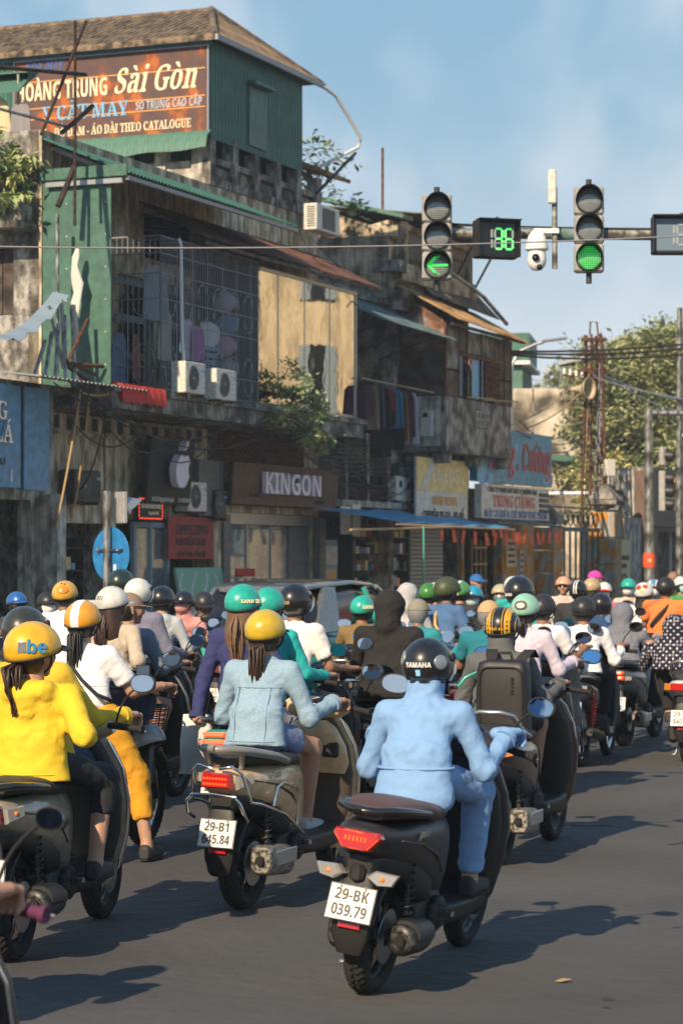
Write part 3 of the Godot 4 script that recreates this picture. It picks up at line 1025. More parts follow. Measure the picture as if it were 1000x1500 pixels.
	bp(h,bx(2.9,4.0,2.55,3.62,-1.28,-1.0),"cladding",M.slate_panel)
	for x in [3.98,4.42,9.25]: bp(h,bx(x - 0.16,x+0.16,0.15,2.6,-1.28,-1.12),"pilaster",M.slate_panel if x > 4.0 else M.plaster_beige)
	bp(h,bx(3.9,8.6,3.62,4.26,-1.299,-1.285),"brick_bed",M.mortar)
	var bricks := [MB.new().cbox(Vector3.ZERO,Vector3(0.2,0.06,0.03),0.006).mesh(),MB.new().cbox(Vector3.ZERO,Vector3(0.205,0.058,0.036),0.008).mesh()]
	for r in 9:
		for k in 21:
			var o := MeshInstance3D.new()
			o.mesh = bricks[rng.randi() % 2]
			o.material_override = M.brick if rng.randf() < 0.6 else M.brick_dark
			o.position = Vector3(4.02+k*0.218+(0.109 if r % 2 else 0.0),3.66+r*0.069,-1.275+rng.randf_range(-0.004,0.004)) - Vector3(3.0,0,-3.0)
			o.name = "brick" if r+k == 0 else "brick_%03d" % (r*21+k)
			h.add_child(o,true)
	house_details()

func house_details() -> void:
	var mb: MB
	var s := front("roof_sign","large rusty brown tailor's sign with painted lettering under the tin roof","sign",3.92,-3.5,"",10.1)
	bp(s,bx(3.88,3.92,10.1,11.76,-5.62,-1.3),"board",M.sign_rust)
	for q in [[10.08,10.1,-5.62,-1.3],[11.76,11.78,-5.62,-1.3]]: bp(s,bx(3.87,3.925,q[0],q[1],q[2],q[3]),"frame",M.alu)
	for q in [-5.64,-1.3]: bp(s,bx(3.87,3.925,10.08,11.78,q,q+0.02),"frame",M.alu)
	for y in [11.32,10.78,10.56]: bp(s,bx(3.872,3.878,y,y+0.02,-5.5,-1.35),"rule",M.letter_orange)
	var B := Basis(Vector3.UP,-PI/2)
	var row := func(t: String,hgt: float,z: float,y: float,m: Material,font := "Droid Sans",sl := 0.0,wd := 1.0) -> void:
		write(s,t,hgt,m,Vector3(-0.046,y - 10.1,z+3.5),B,font,sl,wd)
	row.call("Nhà May",0.2,-4.93,11.66,M.letter_navy,"Droid Serif",0.25,-0.9)
	row.call("HOÀNG TRUNG",0.36,-4.53,11.12,M.letter_cream,"Droid Sans",0.0,-2.05)
	row.call("Sài Gòn",0.52,-2.4,11.2,M.letter_cream,"Droid Serif",0.35,-1.8)
	row.call("Y CẮT MAY",0.3,-4.0,10.66,M.letter_sky,"Droid Serif",0.0,-1.95)
	row.call("SƠ TRUNG CAO CẤP",0.17,-2.14,10.68,M.letter_steel,"Droid Sans",0.0,-1.45)
	row.call("VL · ĐỒ ĐẦM - ÁO DÀI THEO CATALOGUE",0.18,-3.35,10.27,M.letter_cream,"Droid Serif",0.0,-3.4)
	var sk := front("tin_skirt","sagging green tin skirt hung below the rusty roof sign","awning",3.8,-3.3,"",9.7)
	mb = MB.new()
	var rings := []
	for k in 41:
		var z := lerpf(-5.75,-1.2,k/40.0)
		var b := 0.025*sin(k*0.5)+0.02*sin(k*0.23) - 0.06*sin(PI*k/40.0)
		rings.append(PackedVector3Array([Vector3(3.86,10.1,z),Vector3(3.66,9.98,z),Vector3(3.58+b*0.4,9.7+b,z),Vector3(3.59+b*0.4,9.7+b,z),Vector3(3.68,9.975,z),Vector3(3.87,10.09,z)]))
	mb.loft(rings,true,true,true)
	bp(sk,mb,"sheet",M.tin_drape)
	aircon("cream window unit sticking out of the parapet with louvred grille",8.3,8.6,-0.75,0.0,false,1.25,true)
	aircon("left one of two white fan units on the balcony edge",0.1,4.66,0.14)
	aircon("right one of two white fan units on the balcony edge",1.35,4.62,0.16,0.0,false,0.85)
	aircon("dark dusty fan unit high on the beige wall of the left shop",-1.6,2.7,-1.1,0.0,true,0.95)
	aircon("white fan unit beside the black sign with the fruit emblem",2.75,2.62,-1.1)
	aircon("small dark unit below the balcony right of the emblem sign",3.75,2.5,-1.08,0.0,true,0.5)
	for q in [[-2.35,-1.55,"left piece of red cloth laid over the balcony edge"],[-1.5,-0.75,"right piece of red cloth laid over the balcony edge"]]:
		var o := front("red_cloth",q[2],"cloth",q[0],0.05,"red cloths on the balcony edge",4.66)
		var r2 := []
		for k in 13:
			var x := lerpf(q[0],q[1],k/12.0)
			var w := 0.02*sin(k*1.7)
			r2.append(PackedVector3Array([Vector3(x,4.69,-0.5),Vector3(x,4.72+w,-0.1),Vector3(x,4.68,0.11),Vector3(x,4.38+w,0.13+w),Vector3(x,4.38+w,0.12+w),Vector3(x,4.67,0.1),Vector3(x,4.71+w,-0.1),Vector3(x,4.68,-0.5)]))
		bp(o,MB.new().loft(r2),"cloth",M.red_cloth)
	var sg := thing("emblem_sign","black tilted shop sign with a pale bitten fruit emblem","sign",street(1.5,2.75,-0.95),PI/2 - STREET,"")
	var tb := Basis(Vector3.RIGHT,0.1)*Basis(Vector3(0,0,1),0.0)
	put(MB.new().cbox(Vector3(0,0.6,0),Vector3(1.8,1.25,0.12),0.01,tb),"board",M.sign_black,sg)
	var out := PackedVector2Array()
	for k in 49:
		var a := TAU*k/48.0
		var p := Vector2(cos(a)*0.3,sin(a)*0.33)
		p.y -= 0.07*exp(-pow((a - PI/2)/0.28,2.0)) - 0.035*exp(-pow((a - PI*1.5)/0.2,2.0))
		p.x *= 1.0 - 0.16*clampf(-p.y/0.33,0.0,1.0)
		var bite := p - Vector2(0.4,0.05)
		if bite.length() < 0.19: p = Vector2(0.4,0.05)+bite.normalized()*0.19
		if k < 48: out.append(p)
	put(MB.new().prism(out,Transform3D(tb,tb*Vector3(0.1,0.62,0.13)),0.14),"emblem",M.letter_lilac,sg)
	var lf := PackedVector2Array()
	for k in 13:
		var t := k/12.0
		lf.append(Vector2(lerpf(0.03,0.16,t)+0.045*sin(PI*t),lerpf(0.36,0.56,t) - 0.02*sin(PI*t)))
	for k in 11:
		var t := 1.0 - (k+1)/12.0
		lf.append(Vector2(lerpf(0.03,0.16,t) - 0.045*sin(PI*t),lerpf(0.36,0.56,t)+0.02*sin(PI*t)))
	put(MB.new().prism(lf,Transform3D(tb,tb*Vector3(0.07,0.63,0.13)),0.14),"emblem_leaf",M.letter_lilac,sg)
	write(sg,"ĐC: Số 3 Nguyễn Khuyến",0.075,M.sign_white,tb*Vector3(-0.35,0.07,0.065),tb,"Droid Sans",0,0.75)
	write(sg,"ĐT: 0336898626",0.075,M.sign_white,tb*Vector3(0.55,0.07,0.065),tb,"Droid Sans",0,0.75)
	sg = front("led_board","small black board with running red lights below the emblem sign","sign",0.85,-1.0,"",2.4)
	bp(sg,bx(0.35,1.35,2.42,2.86,-1.06,-0.98),"board",M.sign_black)
	for k in 14:
		for j in 2: bp(sg,bx(0.4+k*0.066,0.438+k*0.066,2.45+j*0.36,2.468+j*0.36,-0.979,-0.972),"led_light",M.lamp_red)
	for k in 5:
		for j in 2: bp(sg,bx(0.375+j*0.93,0.392+j*0.93,2.49+k*0.065,2.53+k*0.065,-0.979,-0.972),"led_light",M.lamp_red)
	write(sg,"SỬA CHỮA ĐIỆN THOẠI",0.075,M.letter_steel,Vector3(0.0,0.28,0.025),Basis(),"Droid Sans",0,0.7)
	write(sg,"thay màn hình",0.06,M.letter_steel,Vector3(0.1,0.16,0.025),Basis(),"Droid Sans",0,0.7)
	sg = front("banner","faded red cloth banner with black lettering beside the open glass door","banner",2.75,-1.1,"",1.7)
	bp(sg,bx(1.8,3.72,1.72,2.52,-1.12,-1.09),"cloth",mat("banner_red",lin(0.34,0.05,0.05),0.8,0.0,{"nrm": "folds","ns": 0.3,"ts": Vector3.ONE}))
	write(sg,"ZIPPO.ZIPPO",0.2,M.ink,Vector3(0.05,0.57,0.015),Basis(),"Droid Sans",0,0.85)
	write(sg,"PHỤ KIỆN CIGAR",0.14,M.ink,Vector3(0.0,0.34,0.015),Basis(),"Droid Sans",0,0.85)
	write(sg,"sửa bật lửa · đồng hồ",0.1,M.ink,Vector3(0.0,0.12,0.015),Basis(),"Droid Serif",0.2,0.85)
	sg = front("glass_door","open white framed glass door of the left shop","door",1.3,-1.2)
	for q in [[0.62,0.72],[1.95,2.08],[1.28,1.36]]: bp(sg,bx(q[0],q[1],0.15,2.4,-1.28,-1.2),"frame",M.door_blue)
	bp(sg,bx(0.725,1.945,2.3,2.4,-1.275,-1.205),"frame",M.door_blue)
	bp(sg,bx(0.73,1.27,0.2,2.28,-1.25,-1.24),"pane",M.shop_glass)
	bp(sg,bx(1.37,1.94,0.2,2.28,-1.25,-1.24),"pane",M.shop_glass)
	sg = front("play_mat","pale green printed board leaning in front of the left shop","board",2.7,-0.8)
	bp(sg,MB.new().slab([Vector3(1.75,0.16,-0.7),Vector3(3.75,0.16,-0.7),Vector3(3.75,1.55,-0.95),Vector3(1.75,1.55,-0.95)],0.05),"board",mat("mat_green",lin(0.2,0.42,0.3),0.7))
	for k in 4:
		var line := []
		for j in 9: line.append(Vector3(1.95+k*0.45+0.16*sin(j*0.8+k),0.5+j*0.12,-0.735 - j*0.0216 ))
		bp(sg,MB.new().tube(line,0.035,6),"printed_road",M.sign_white)
	var shelf := front("display_shelf","brown wooden display shelf with small boxes inside the left shop","shelf",-1.2,-1.9)
	for k in 5: bp(shelf,bx(-2.2,-0.3,0.3+k*0.4,0.33+k*0.4,-2.2,-1.75),"shelf_board",M.rust_dark)
	for x in [-2.2,-0.3]: bp(shelf,bx(x - 0.03,x,0.15,2.1,-2.2,-1.74),"upright",M.rust_dark)
	var goods := [["red",M.red_cloth],["blue",M.sign_blue],["white",M.sign_white],["yellow",M.sign_yellow],["pale blue",M.letter_sky],["black",M.ink],["green",M.tin_green]]
	for k in 4:
		var x := -2.15
		var place_ := -1
		while x < -0.5:
			var w := rng.randf_range(0.1,0.22)
			place_ += 1
			var pick: Array = goods[rng.randi() % goods.size()]
			var b := front("goods_box","%s box on the %s board of the wooden shelf, %s from the left" % [pick[0],["lowest","second","third","top"][k],nth(place_)],"box",x,-1.9,"goods on the wooden shelf",0.33+k*0.4)
			bp(b,bx(x,x+w,0.331+k*0.4,0.331+k*0.4+rng.randf_range(0.12,0.3),-2.05,-1.85+rng.randf_range(0,0.08)),"carton",pick[1])
			x += w+0.03
	sg = front("curtain","brown patterned curtain hanging in the doorway of the left shop","curtain",-1.0,-2.6)
	rings_curtain(sg)
	sg = front("glass_counter","glass sided counter with red jars on top before the shop","counter",4.0,-0.5)
	bp(sg,bx(3.55,4.5,0.15,0.95,-0.8,-0.35),"cabinet",M.slate_panel)
	bp(sg,bx(3.5,4.55,0.952,1.0,-0.84,-0.3),"counter_top",M.alu)
	bp(sg,bx(3.6,4.45,1.35,1.38,-0.7,-0.4),"rack_shelf",M.alu)
	for k in 2: bp(sg,bx(3.62+k*0.8,3.65+k*0.8,1.0,1.348,-0.6,-0.5),"rack_post",M.alu)
	for k in 6:
		var j := front("jar","red lidded jar on the glass counter, %s from the left" % ["first","second","third","fourth","fifth","sixth"][k],"jar",3.68+k*0.14,-0.55,"red jars on the counter",1.381)
		put(MB.new().lathe([Vector2(0.045,0),Vector2(0.05,0.02),Vector2(0.05,0.1),Vector2(0.04,0.12)],12),"glass",M.red_cloth,j)
		put(MB.new().lathe([Vector2(0.045,0.12),Vector2(0.045,0.15),Vector2(0.04,0.155)],12),"lid",M.letter_red,j)
	sg = front("shop_sign","long brown slatted shop sign with raised lilac letters","sign",6.6,-0.9,"",2.79)
	mb = MB.new()
	mb.loft([PackedVector3Array([Vector3(4.0,2.79,-1.28),Vector3(4.0,2.79,-0.85),Vector3(4.0,3.62,-0.8),Vector3(4.0,3.62,-1.28)]),PackedVector3Array([Vector3(9.3,2.79,-1.28),Vector3(9.3,2.79,-0.85),Vector3(9.3,3.62,-0.8),Vector3(9.3,3.62,-1.28)])],true,true,false)
	bp(sg,mb,"case",M.rust_dark)
	for k in 70:
		var x := 4.02+k*0.0755
		bp(sg,MB.new().slab([Vector3(x,2.8,-0.838),Vector3(x+0.055,2.8,-0.838),Vector3(x+0.055,3.61,-0.788),Vector3(x,3.61,-0.788)],0.02),"slat",M.sign_brown)
	write(sg,"KINGON",0.43,M.letter_lilac,Vector3(0.12,0.44,0.17),Basis(),"Droid Sans",0,1.22,0.09)
	write(sg,"ĐIỆN THOẠI",0.07,M.ink,Vector3(-1.6,0.2,0.1),Basis())
	write(sg,"PHỤ KIỆN",0.07,M.ink,Vector3(1.75,0.12,0.1),Basis())
	for k in 5:
		var cx := 5.2+k*0.55
		var mq := front("mannequin",["mannequin in a dark blue coat behind the shop window","mannequin in a black shirt behind the shop window","mannequin in a pale green jacket behind the shop window","mannequin in a teal jacket behind the shop window","mannequin in a grey coat behind the shop window"][k],"mannequin",cx,-2.2,"mannequins in the clothes shop")
		var m: Material = [cloth(0.05,0.08,0.16),cloth(0.03,0.03,0.03),cloth(0.3,0.4,0.3),cloth(0.05,0.3,0.28),cloth(0.2,0.2,0.22)][k]
		mb = MB.new()
		pillar(mb,[[0.5,0,0.16,0.1],[0.9,0,0.17,0.12],[1.2,0,0.18,0.12],[1.42,0,0.2,0.1],[1.5,0,0.12,0.08],[1.55,0,0.05,0.05]],2.2,16)
		put(mb,"coat",m,mq)
		for sd in [-1,1]: put(MB.new().tube([Vector3(sd*0.18,1.42,0),Vector3(sd*0.25,1.15,0),Vector3(sd*0.24,0.85,0.03)],[0.065,0.055,0.045],8),"sleeve",m,mq)
		put(MB.new().lathe([Vector2(0.0,1.78),Vector2(0.07,1.75),Vector2(0.085,1.68),Vector2(0.06,1.58),Vector2(0.04,1.54)],14),"head",M.sign_white,mq)
		put(MB.new().lathe([Vector2(0.14,0.15),Vector2(0.14,0.17),Vector2(0.015,0.18),Vector2(0.015,0.5)],14),"stand",M.iron,mq)
	laundry()
	left_house()
	middle_house()
	concrete_house()
	far_row()

func nth(k: int) -> String:
	return ["first","second","third","fourth","fifth","sixth","seventh","eighth","ninth","tenth","eleventh","twelfth","thirteenth","fourteenth","fifteenth","sixteenth"][mini(k,15)]

func rings_curtain(sg: Node3D) -> void:
	var r := []
	for k in 33:
		var x := -2.3+k*0.065
		var z := -2.7+0.05*sin(k*1.3)
		r.append(PackedVector3Array([Vector3(x,0.2,z),Vector3(x,2.4,z),Vector3(x,2.4,z - 0.01),Vector3(x,0.2,z - 0.01)]))
	bp(sg,MB.new().loft(r),"cloth",mat("curtain_brown",lin(0.2,0.13,0.09),0.9,0.0,{"tex": "weave","ts": Vector3.ONE*0.8}))

func laundry() -> void:
	var t := PI/2 - STREET
	var pat := cloth(0.3,0.34,0.4,"weave")
	garment("grey patterned shirt hung high inside the balcony cage",street(-0.2,6.95,-0.35),t,0.95,1.0,pat)
	garment("pale cloth draped inside the balcony cage",street(0.5,6.2,-0.5),t,0.6,0.9,cloth(0.42,0.4,0.36))
	garment("purple flowered shirt in the balcony cage",street(1.3,6.0,-0.25),t,0.55,0.8,cloth(0.36,0.14,0.36))
	garment("white and lilac shirt beside the purple one in the cage",street(0.95,6.1,-0.3),t,0.5,0.75,cloth(0.55,0.5,0.62))
	garment("long blue dress near the balcony door",street(-0.55,5.75,-0.9),t,0.5,1.05,cloth(0.14,0.2,0.32))
	garment("small floral cloth low in the balcony cage",street(1.5,5.35,-0.2),t,0.6,0.6,cloth(0.4,0.35,0.45,"weave"))
	garment("red brown trousers hung near the blue dress",street(-0.1,5.75,-0.8),t,0.3,0.8,cloth(0.3,0.12,0.08))
	garment("white sheet folded in the far part of the cage",street(2.1,6.15,-0.4),t,0.9,0.55,cloth(0.6,0.6,0.62))
	for k in 4:
		var b := thing("plastic_bag",["bulging clear bag at the top of the cage's far end","blue knotted bag stacked in the cage's far end","pinkish bag in the lower cage","grey bag at the bottom of the cage pile"][k],"bag",street(2.75+0.12*(k % 2),6.55 - 0.42*k,-0.4),t,"bags piled inside the cage")
		var s := Sdf.new()
		s.cell = 0.03
		s.k = 40.0
		s.add(Vector3(-0.12,0,0),Vector3(0.14,0.05,0),0.19,0.17).add(Vector3(0,0.1,0),Vector3(0.02,0.3,0),0.12,0.03)
		s.wr = 0.02
		s.wf = 5.0
		job(b,"sack",[cloth(0.35,0.36,0.4),cloth(0.12,0.2,0.36),cloth(0.4,0.26,0.3),cloth(0.25,0.25,0.25)][k],s)
	var cr := front("crate","blue plastic crate low in the balcony cage","crate",1.9,-0.6,"",4.9)
	for k in 6: bp(cr,bx(1.65,2.25,4.95+k*0.13,5.03+k*0.13,-0.8,-0.3),"slat_ring",M.sign_blue)
	for x in [1.66,2.22]:
		for z in [-0.79,-0.33]: bp(cr,bx(x - 0.012,x+0.04,4.9,5.73,z - 0.012,z+0.04),"corner_post",M.sign_blue)
	bp(front("clothes_pole","thin metal pole carrying the row of clothes","pole",8.6,0.1,"",5.5),MB.new().tube([Vector3(8.4,5.52,0.1),Vector3(12.9,5.5,0.05)],0.02,6),"rod",M.galvanised)
	var cols := [cloth(0.14,0.06,0.1),cloth(0.4,0.3,0.22,"weave"),cloth(0.06,0.08,0.14),cloth(0.13,0.14,0.17),cloth(0.03,0.03,0.035),cloth(0.4,0.05,0.05),cloth(0.08,0.1,0.14),cloth(0.08,0.25,0.45),cloth(0.03,0.03,0.035),cloth(0.36,0.2,0.07),cloth(0.12,0.04,0.08),cloth(0.5,0.53,0.6)]
	var names := ["dark red towel","woven beige bag-like top","navy trousers","grey trousers","long black trousers","red shirt","slate shirt","blue shirt","black jacket","mustard shirt","plum top","white shirt"]
	for k in 12:
		garment("%s on the clothes pole, number %s from the glass house" % [names[k],["one","two","three","four","five","six","seven","eight","nine","ten","eleven","twelve"][k]],street(8.6+k*0.24,5.4,0.1),t+1.1+0.2*sin(k*2.0),0.55,[0.7,0.95,1.0,0.9,1.5,0.5,0.8,0.85,1.3,1.1,1.0,1.15][k],cols[k])

func left_house() -> void:
	var h := front("low_left_shop","low white plastered shop at the far left edge under the blue sign","building",-5.5,-3.0)
	bp(h,holed(-9.0,-2.62,0.0,4.599,-1.3,-1.05,[[-8.0,-3.4,0.0,2.7]]),"ground_wall",M.plaster_white)
	bp(h,bx(-9.0,-2.7,0.0,4.6,-5.0,-4.8),"back_wall",M.plaster_grey)
	bp(h,bx(-9.2,-9.0,0.0,4.6,-4.8,-0.6),"side_wall",M.plaster_grey)
	bp(h,bx(-9.0,-2.65,4.5,4.6,-4.8,-0.6),"roof_slab",M.concrete)
	bp(h,bx(-3.3,-3.0,0.12,2.8,-0.9,-0.6),"shop_pier",M.plaster_white)
	bp(h,MB.new().corrugated(Vector3(-5.2,4.62,0.15),Vector3.RIGHT,Vector3(0,0.12,-1).normalized(),3.9,0.85,0.14,0.018),"ledge_sheet",M.iron_grey)
	var s := front("blue_sign","blue shop sign with silver raised letters at the left edge","sign",-5.6,-0.5,"",2.85)
	bp(s,bx(-8.0,-4.72,2.86,4.5,-0.62,-0.48),"board",M.sign_blue)
	bp(s,bx(-4.62,-3.8,2.84,4.5,-0.6,-0.47),"board",M.sign_blue)
	bp(s,bx(-4.72,-4.62,2.86,4.5,-0.6,-0.5),"dark_gap",M.sign_black)
	write(s,"HƯỚNG",0.3,M.letter_steel,Vector3(-0.45,1.22,0.06),Basis(),"Droid Serif",0,1.0,0.06)
	write(s,"LÁ",0.3,M.letter_steel,Vector3(0.24,0.86,0.06),Basis(),"Droid Serif",0,1.0,0.06)
	write(s,"Tel: 0913.836.1",0.1,M.ink,Vector3(-0.1,0.42,0.04),Basis())
	bp(s,bx(-5.05,-4.98,2.95,3.15,-0.478,-0.47),"paper_strip",M.sign_white)
	var c := front("green_canopy","curled green tin canopy at the upper left edge","awning",-4.5,-1.3,"",9.0)
	var r := []
	for k in 9: r.append(PackedVector3Array([Vector3(-2.4+k*0.02,10.15,-5.0+k*0.4),Vector3(-2.0+k*0.02,10.2,-5.0+k*0.4),Vector3(-2.7+k*0.02,9.75,-5.0+k*0.4),Vector3(-2.71+k*0.02,9.74,-5.0+k*0.4),Vector3(-2.0+k*0.02,10.18,-5.0+k*0.4),Vector3(-2.4+k*0.02,10.13,-5.0+k*0.4)]))
	bp(c,MB.new().loft(r,true,true,false),"sheet",M.tin_drape)
	for z in [-4.8,-2.0]: bp(c,MB.new().tube([Vector3(-2.2,9.0,z),Vector3(-2.2,10.15,z)],0.03,6),"post",M.iron_grey)
	garment("cream coat drying on the left terrace",street(-2.3,9.75,-2.6),-STREET,1.0,0.85,cloth(0.62,0.5,0.32))
	garment("grey checked shirt drying beside the cream coat",street(-2.3,9.6,-1.9),-STREET,0.4,0.6,cloth(0.35,0.33,0.36,"weave"))
	var p := front("terrace_plant","dense long leaved plant spilling over the left ledge","plant",-2.95,-2.1,"",7.55)
	var g := [lin(0.014,0.03,0.008),lin(0.04,0.08,0.015),lin(0.09,0.13,0.022),lin(0.2,0.2,0.035)]
	for q in [[Vector3(0,0,0),Vector3(-0.1,1.0,0.0)],[Vector3(0,0,0.3),Vector3(0,0.8,0.5)],[Vector3(0,0,-0.5),Vector3(-0.1,1.2,-0.7)]]:
		put(MB.new().tube(bez(q[0],q[0]+Vector3(0,0.5,0),q[1],6),[0.03,0.03,0.025,0.02,0.018,0.015,0.012],6),"stem",M.bark,p)
	leaves(p,"foliage",[[Vector3(-0.1,1.0,0.0),Vector3(0.5,0.55,0.55)],[Vector3(0.0,0.65,0.5),Vector3(0.35,0.45,0.4)],[Vector3(-0.1,1.1,-0.7),Vector3(0.5,0.6,0.5)],[Vector3(-0.2,0.3,0.1),Vector3(0.4,0.45,0.6)],[Vector3(0.0,0.0,0.55),Vector3(0.25,0.4,0.35)]],1900,0.2,g,0.22,0.5)
	put(MB.new().cbox(Vector3(0,0.02,-0.1),Vector3(0.4,0.3,1.6),0.02),"planter",M.concrete,p)
	for q in [["rusty iron bar slanting up across the roof sign, longest",Vector3(-4.4,8.6,-0.3),Vector3(-2.9,10.75,-0.3),0.03],["thin upright rusty pole with bare wires before the roof sign",Vector3(-3.0,7.3,-0.45),Vector3(-3.0,10.75,-0.45),0.03],["rusty iron bar tilted over the terrace plant",Vector3(-3.9,8.7,-0.2),Vector3(-2.75,9.35,-0.25),0.04],["near level rusty iron bar at the left edge",Vector3(-6.0,9.4,-0.25),Vector3(-2.9,9.85,-0.3),0.035],["grey pipe lying level over the terrace plant",Vector3(-6.0,8.75,-0.2),Vector3(-3.6,8.85,-0.25),0.025],["grey upright pipe before the green end panel",Vector3(-3.05,4.7,-0.75),Vector3(-3.05,7.5,-0.75),0.035],["short rusty iron arm leaning on the terrace edge",Vector3(-3.3,7.6,-0.6),Vector3(-2.9,8.35,-0.5),0.05]]:
		var o := front("iron_bar" if "pipe" not in q[0] else "pipe",q[0],"pole",q[1].x,q[1].z,"poles and bars on the left terrace",q[1].y)
		bp(o,MB.new().tube([q[1],q[1].lerp(q[2],0.5)+Vector3(0.01,0,0),q[2]],q[3],6),"bar",M.galvanised if "pipe" in q[0] else M.old_iron)
	var fl := front("folded_flag","furled white cloth hanging down by the grey pipe","cloth",-2.8,-0.6,"",5.6)
	var rr := []
	for k in 12:
		var t := k/11.0
		var w := 0.03+0.07*sin(PI*minf(1.0,t*1.2))+0.02*sin(k*2.1)
		rr.append(sec(Vector3(-2.85 - 0.03*sin(k),6.95 - t*1.65,-0.5+0.02*cos(k*1.4)),Vector3(0,0,1),Vector3.RIGHT,w,w*0.4,w*0.4,2.0,12))
	bp(fl,MB.new().loft(rr),"cloth",cloth(0.62,0.6,0.55))
	var ax := front("torn_awning","torn pale blue awning cloth sagging at the left over scrap pipes","awning",-4.0,-0.4,"",5.2)
	rr = []
	for k in 14:
		var t := k/13.0
		var c2 := Vector3(-5.6+t*2.5,5.15+1.0*pow(t,1.6),-0.35 - 0.3*t)
		rr.append(PackedVector3Array([c2+Vector3(0,0.1 - 0.05*t,-0.15),c2+Vector3(0,0.05*sin(k*1.9),0.15),c2+Vector3(0,-0.01+0.05*sin(k*1.9),0.15),c2+Vector3(0,0.09 - 0.05*t,-0.15)]))
	bp(ax,MB.new().loft(rr),"cloth",cloth(0.2,0.27,0.34))
	for k in 5: bp(ax,MB.new().tube([Vector3(-4.6+k*0.34,4.68,-0.3),Vector3(-3.9+k*0.22,5.3+k*0.16,-0.5)],0.035,6),"folded_rib",M.galvanised)
	for k in 6:
		var o := front("scrap_wood",["broken orange plank jutting from the ledge scrap","rusty angle iron on the ledge before the green panel","short crossed rusty iron on the ledge","small rusty stub near the green panel's foot","upright grey lath in the ledge scrap","tilted grey lath in the ledge scrap"][k],"scrap",-3.4,-0.4,"scrap on the left ledge",4.75)
		var a := Vector3(-3.5+k*0.06,5.0 - 0.02*k,-0.3 - 0.05*k)
		var d: Vector3 = [Vector3(0.7,0.75,0),Vector3(0.8,-0.15,0.1),Vector3(0.75,0.0,0.3),Vector3(0.5,-0.25,0.2),Vector3(-0.1,1.1,0),Vector3(-0.5,1.0,0)][k]
		bp(o,MB.new().tube([a,a+d],0.035,4),"stick",M.rust_iron if k < 4 else M.iron_grey)
	cables("tangled black cables drooping from the balcony slab over the left shop",[sag(street(-4.6,4.55,0.05),street(1.0,4.2,0.1),0.35),sag(street(-4.2,4.6,0.1),street(2.2,4.25,0.1),0.6),sag(street(-3.0,4.3,0.1),street(3.5,4.1,0.12),0.5),sag(street(-4.5,4.4,0.0),street(-1.0,3.9,-0.3),0.5),sag(street(-2.0,4.3,0.05),street(1.8,4.35,0.1),0.9),sag(street(-3.6,4.5,0.1),street(0.2,4.2,0.05),0.8),sag(street(-2.5,4.25,-0.1),street(-2.2,2.9,-0.9),0.4),sag(street(-2.6,4.3,-0.1),street(-0.9,2.9,-1.0),0.5)],0.014)
	cables("pair of dusty cables hanging down beside the blue sign",[sag(street(-3.6,4.5,0.0),street(-3.9,2.2,-0.3),0.12),sag(street(-3.3,4.4,0.0),street(-2.9,2.6,-0.5),0.15),sag(street(-3.55,4.45,0.02),street(-1.8,4.7,-0.1),0.1)],0.02,M.bamboo)

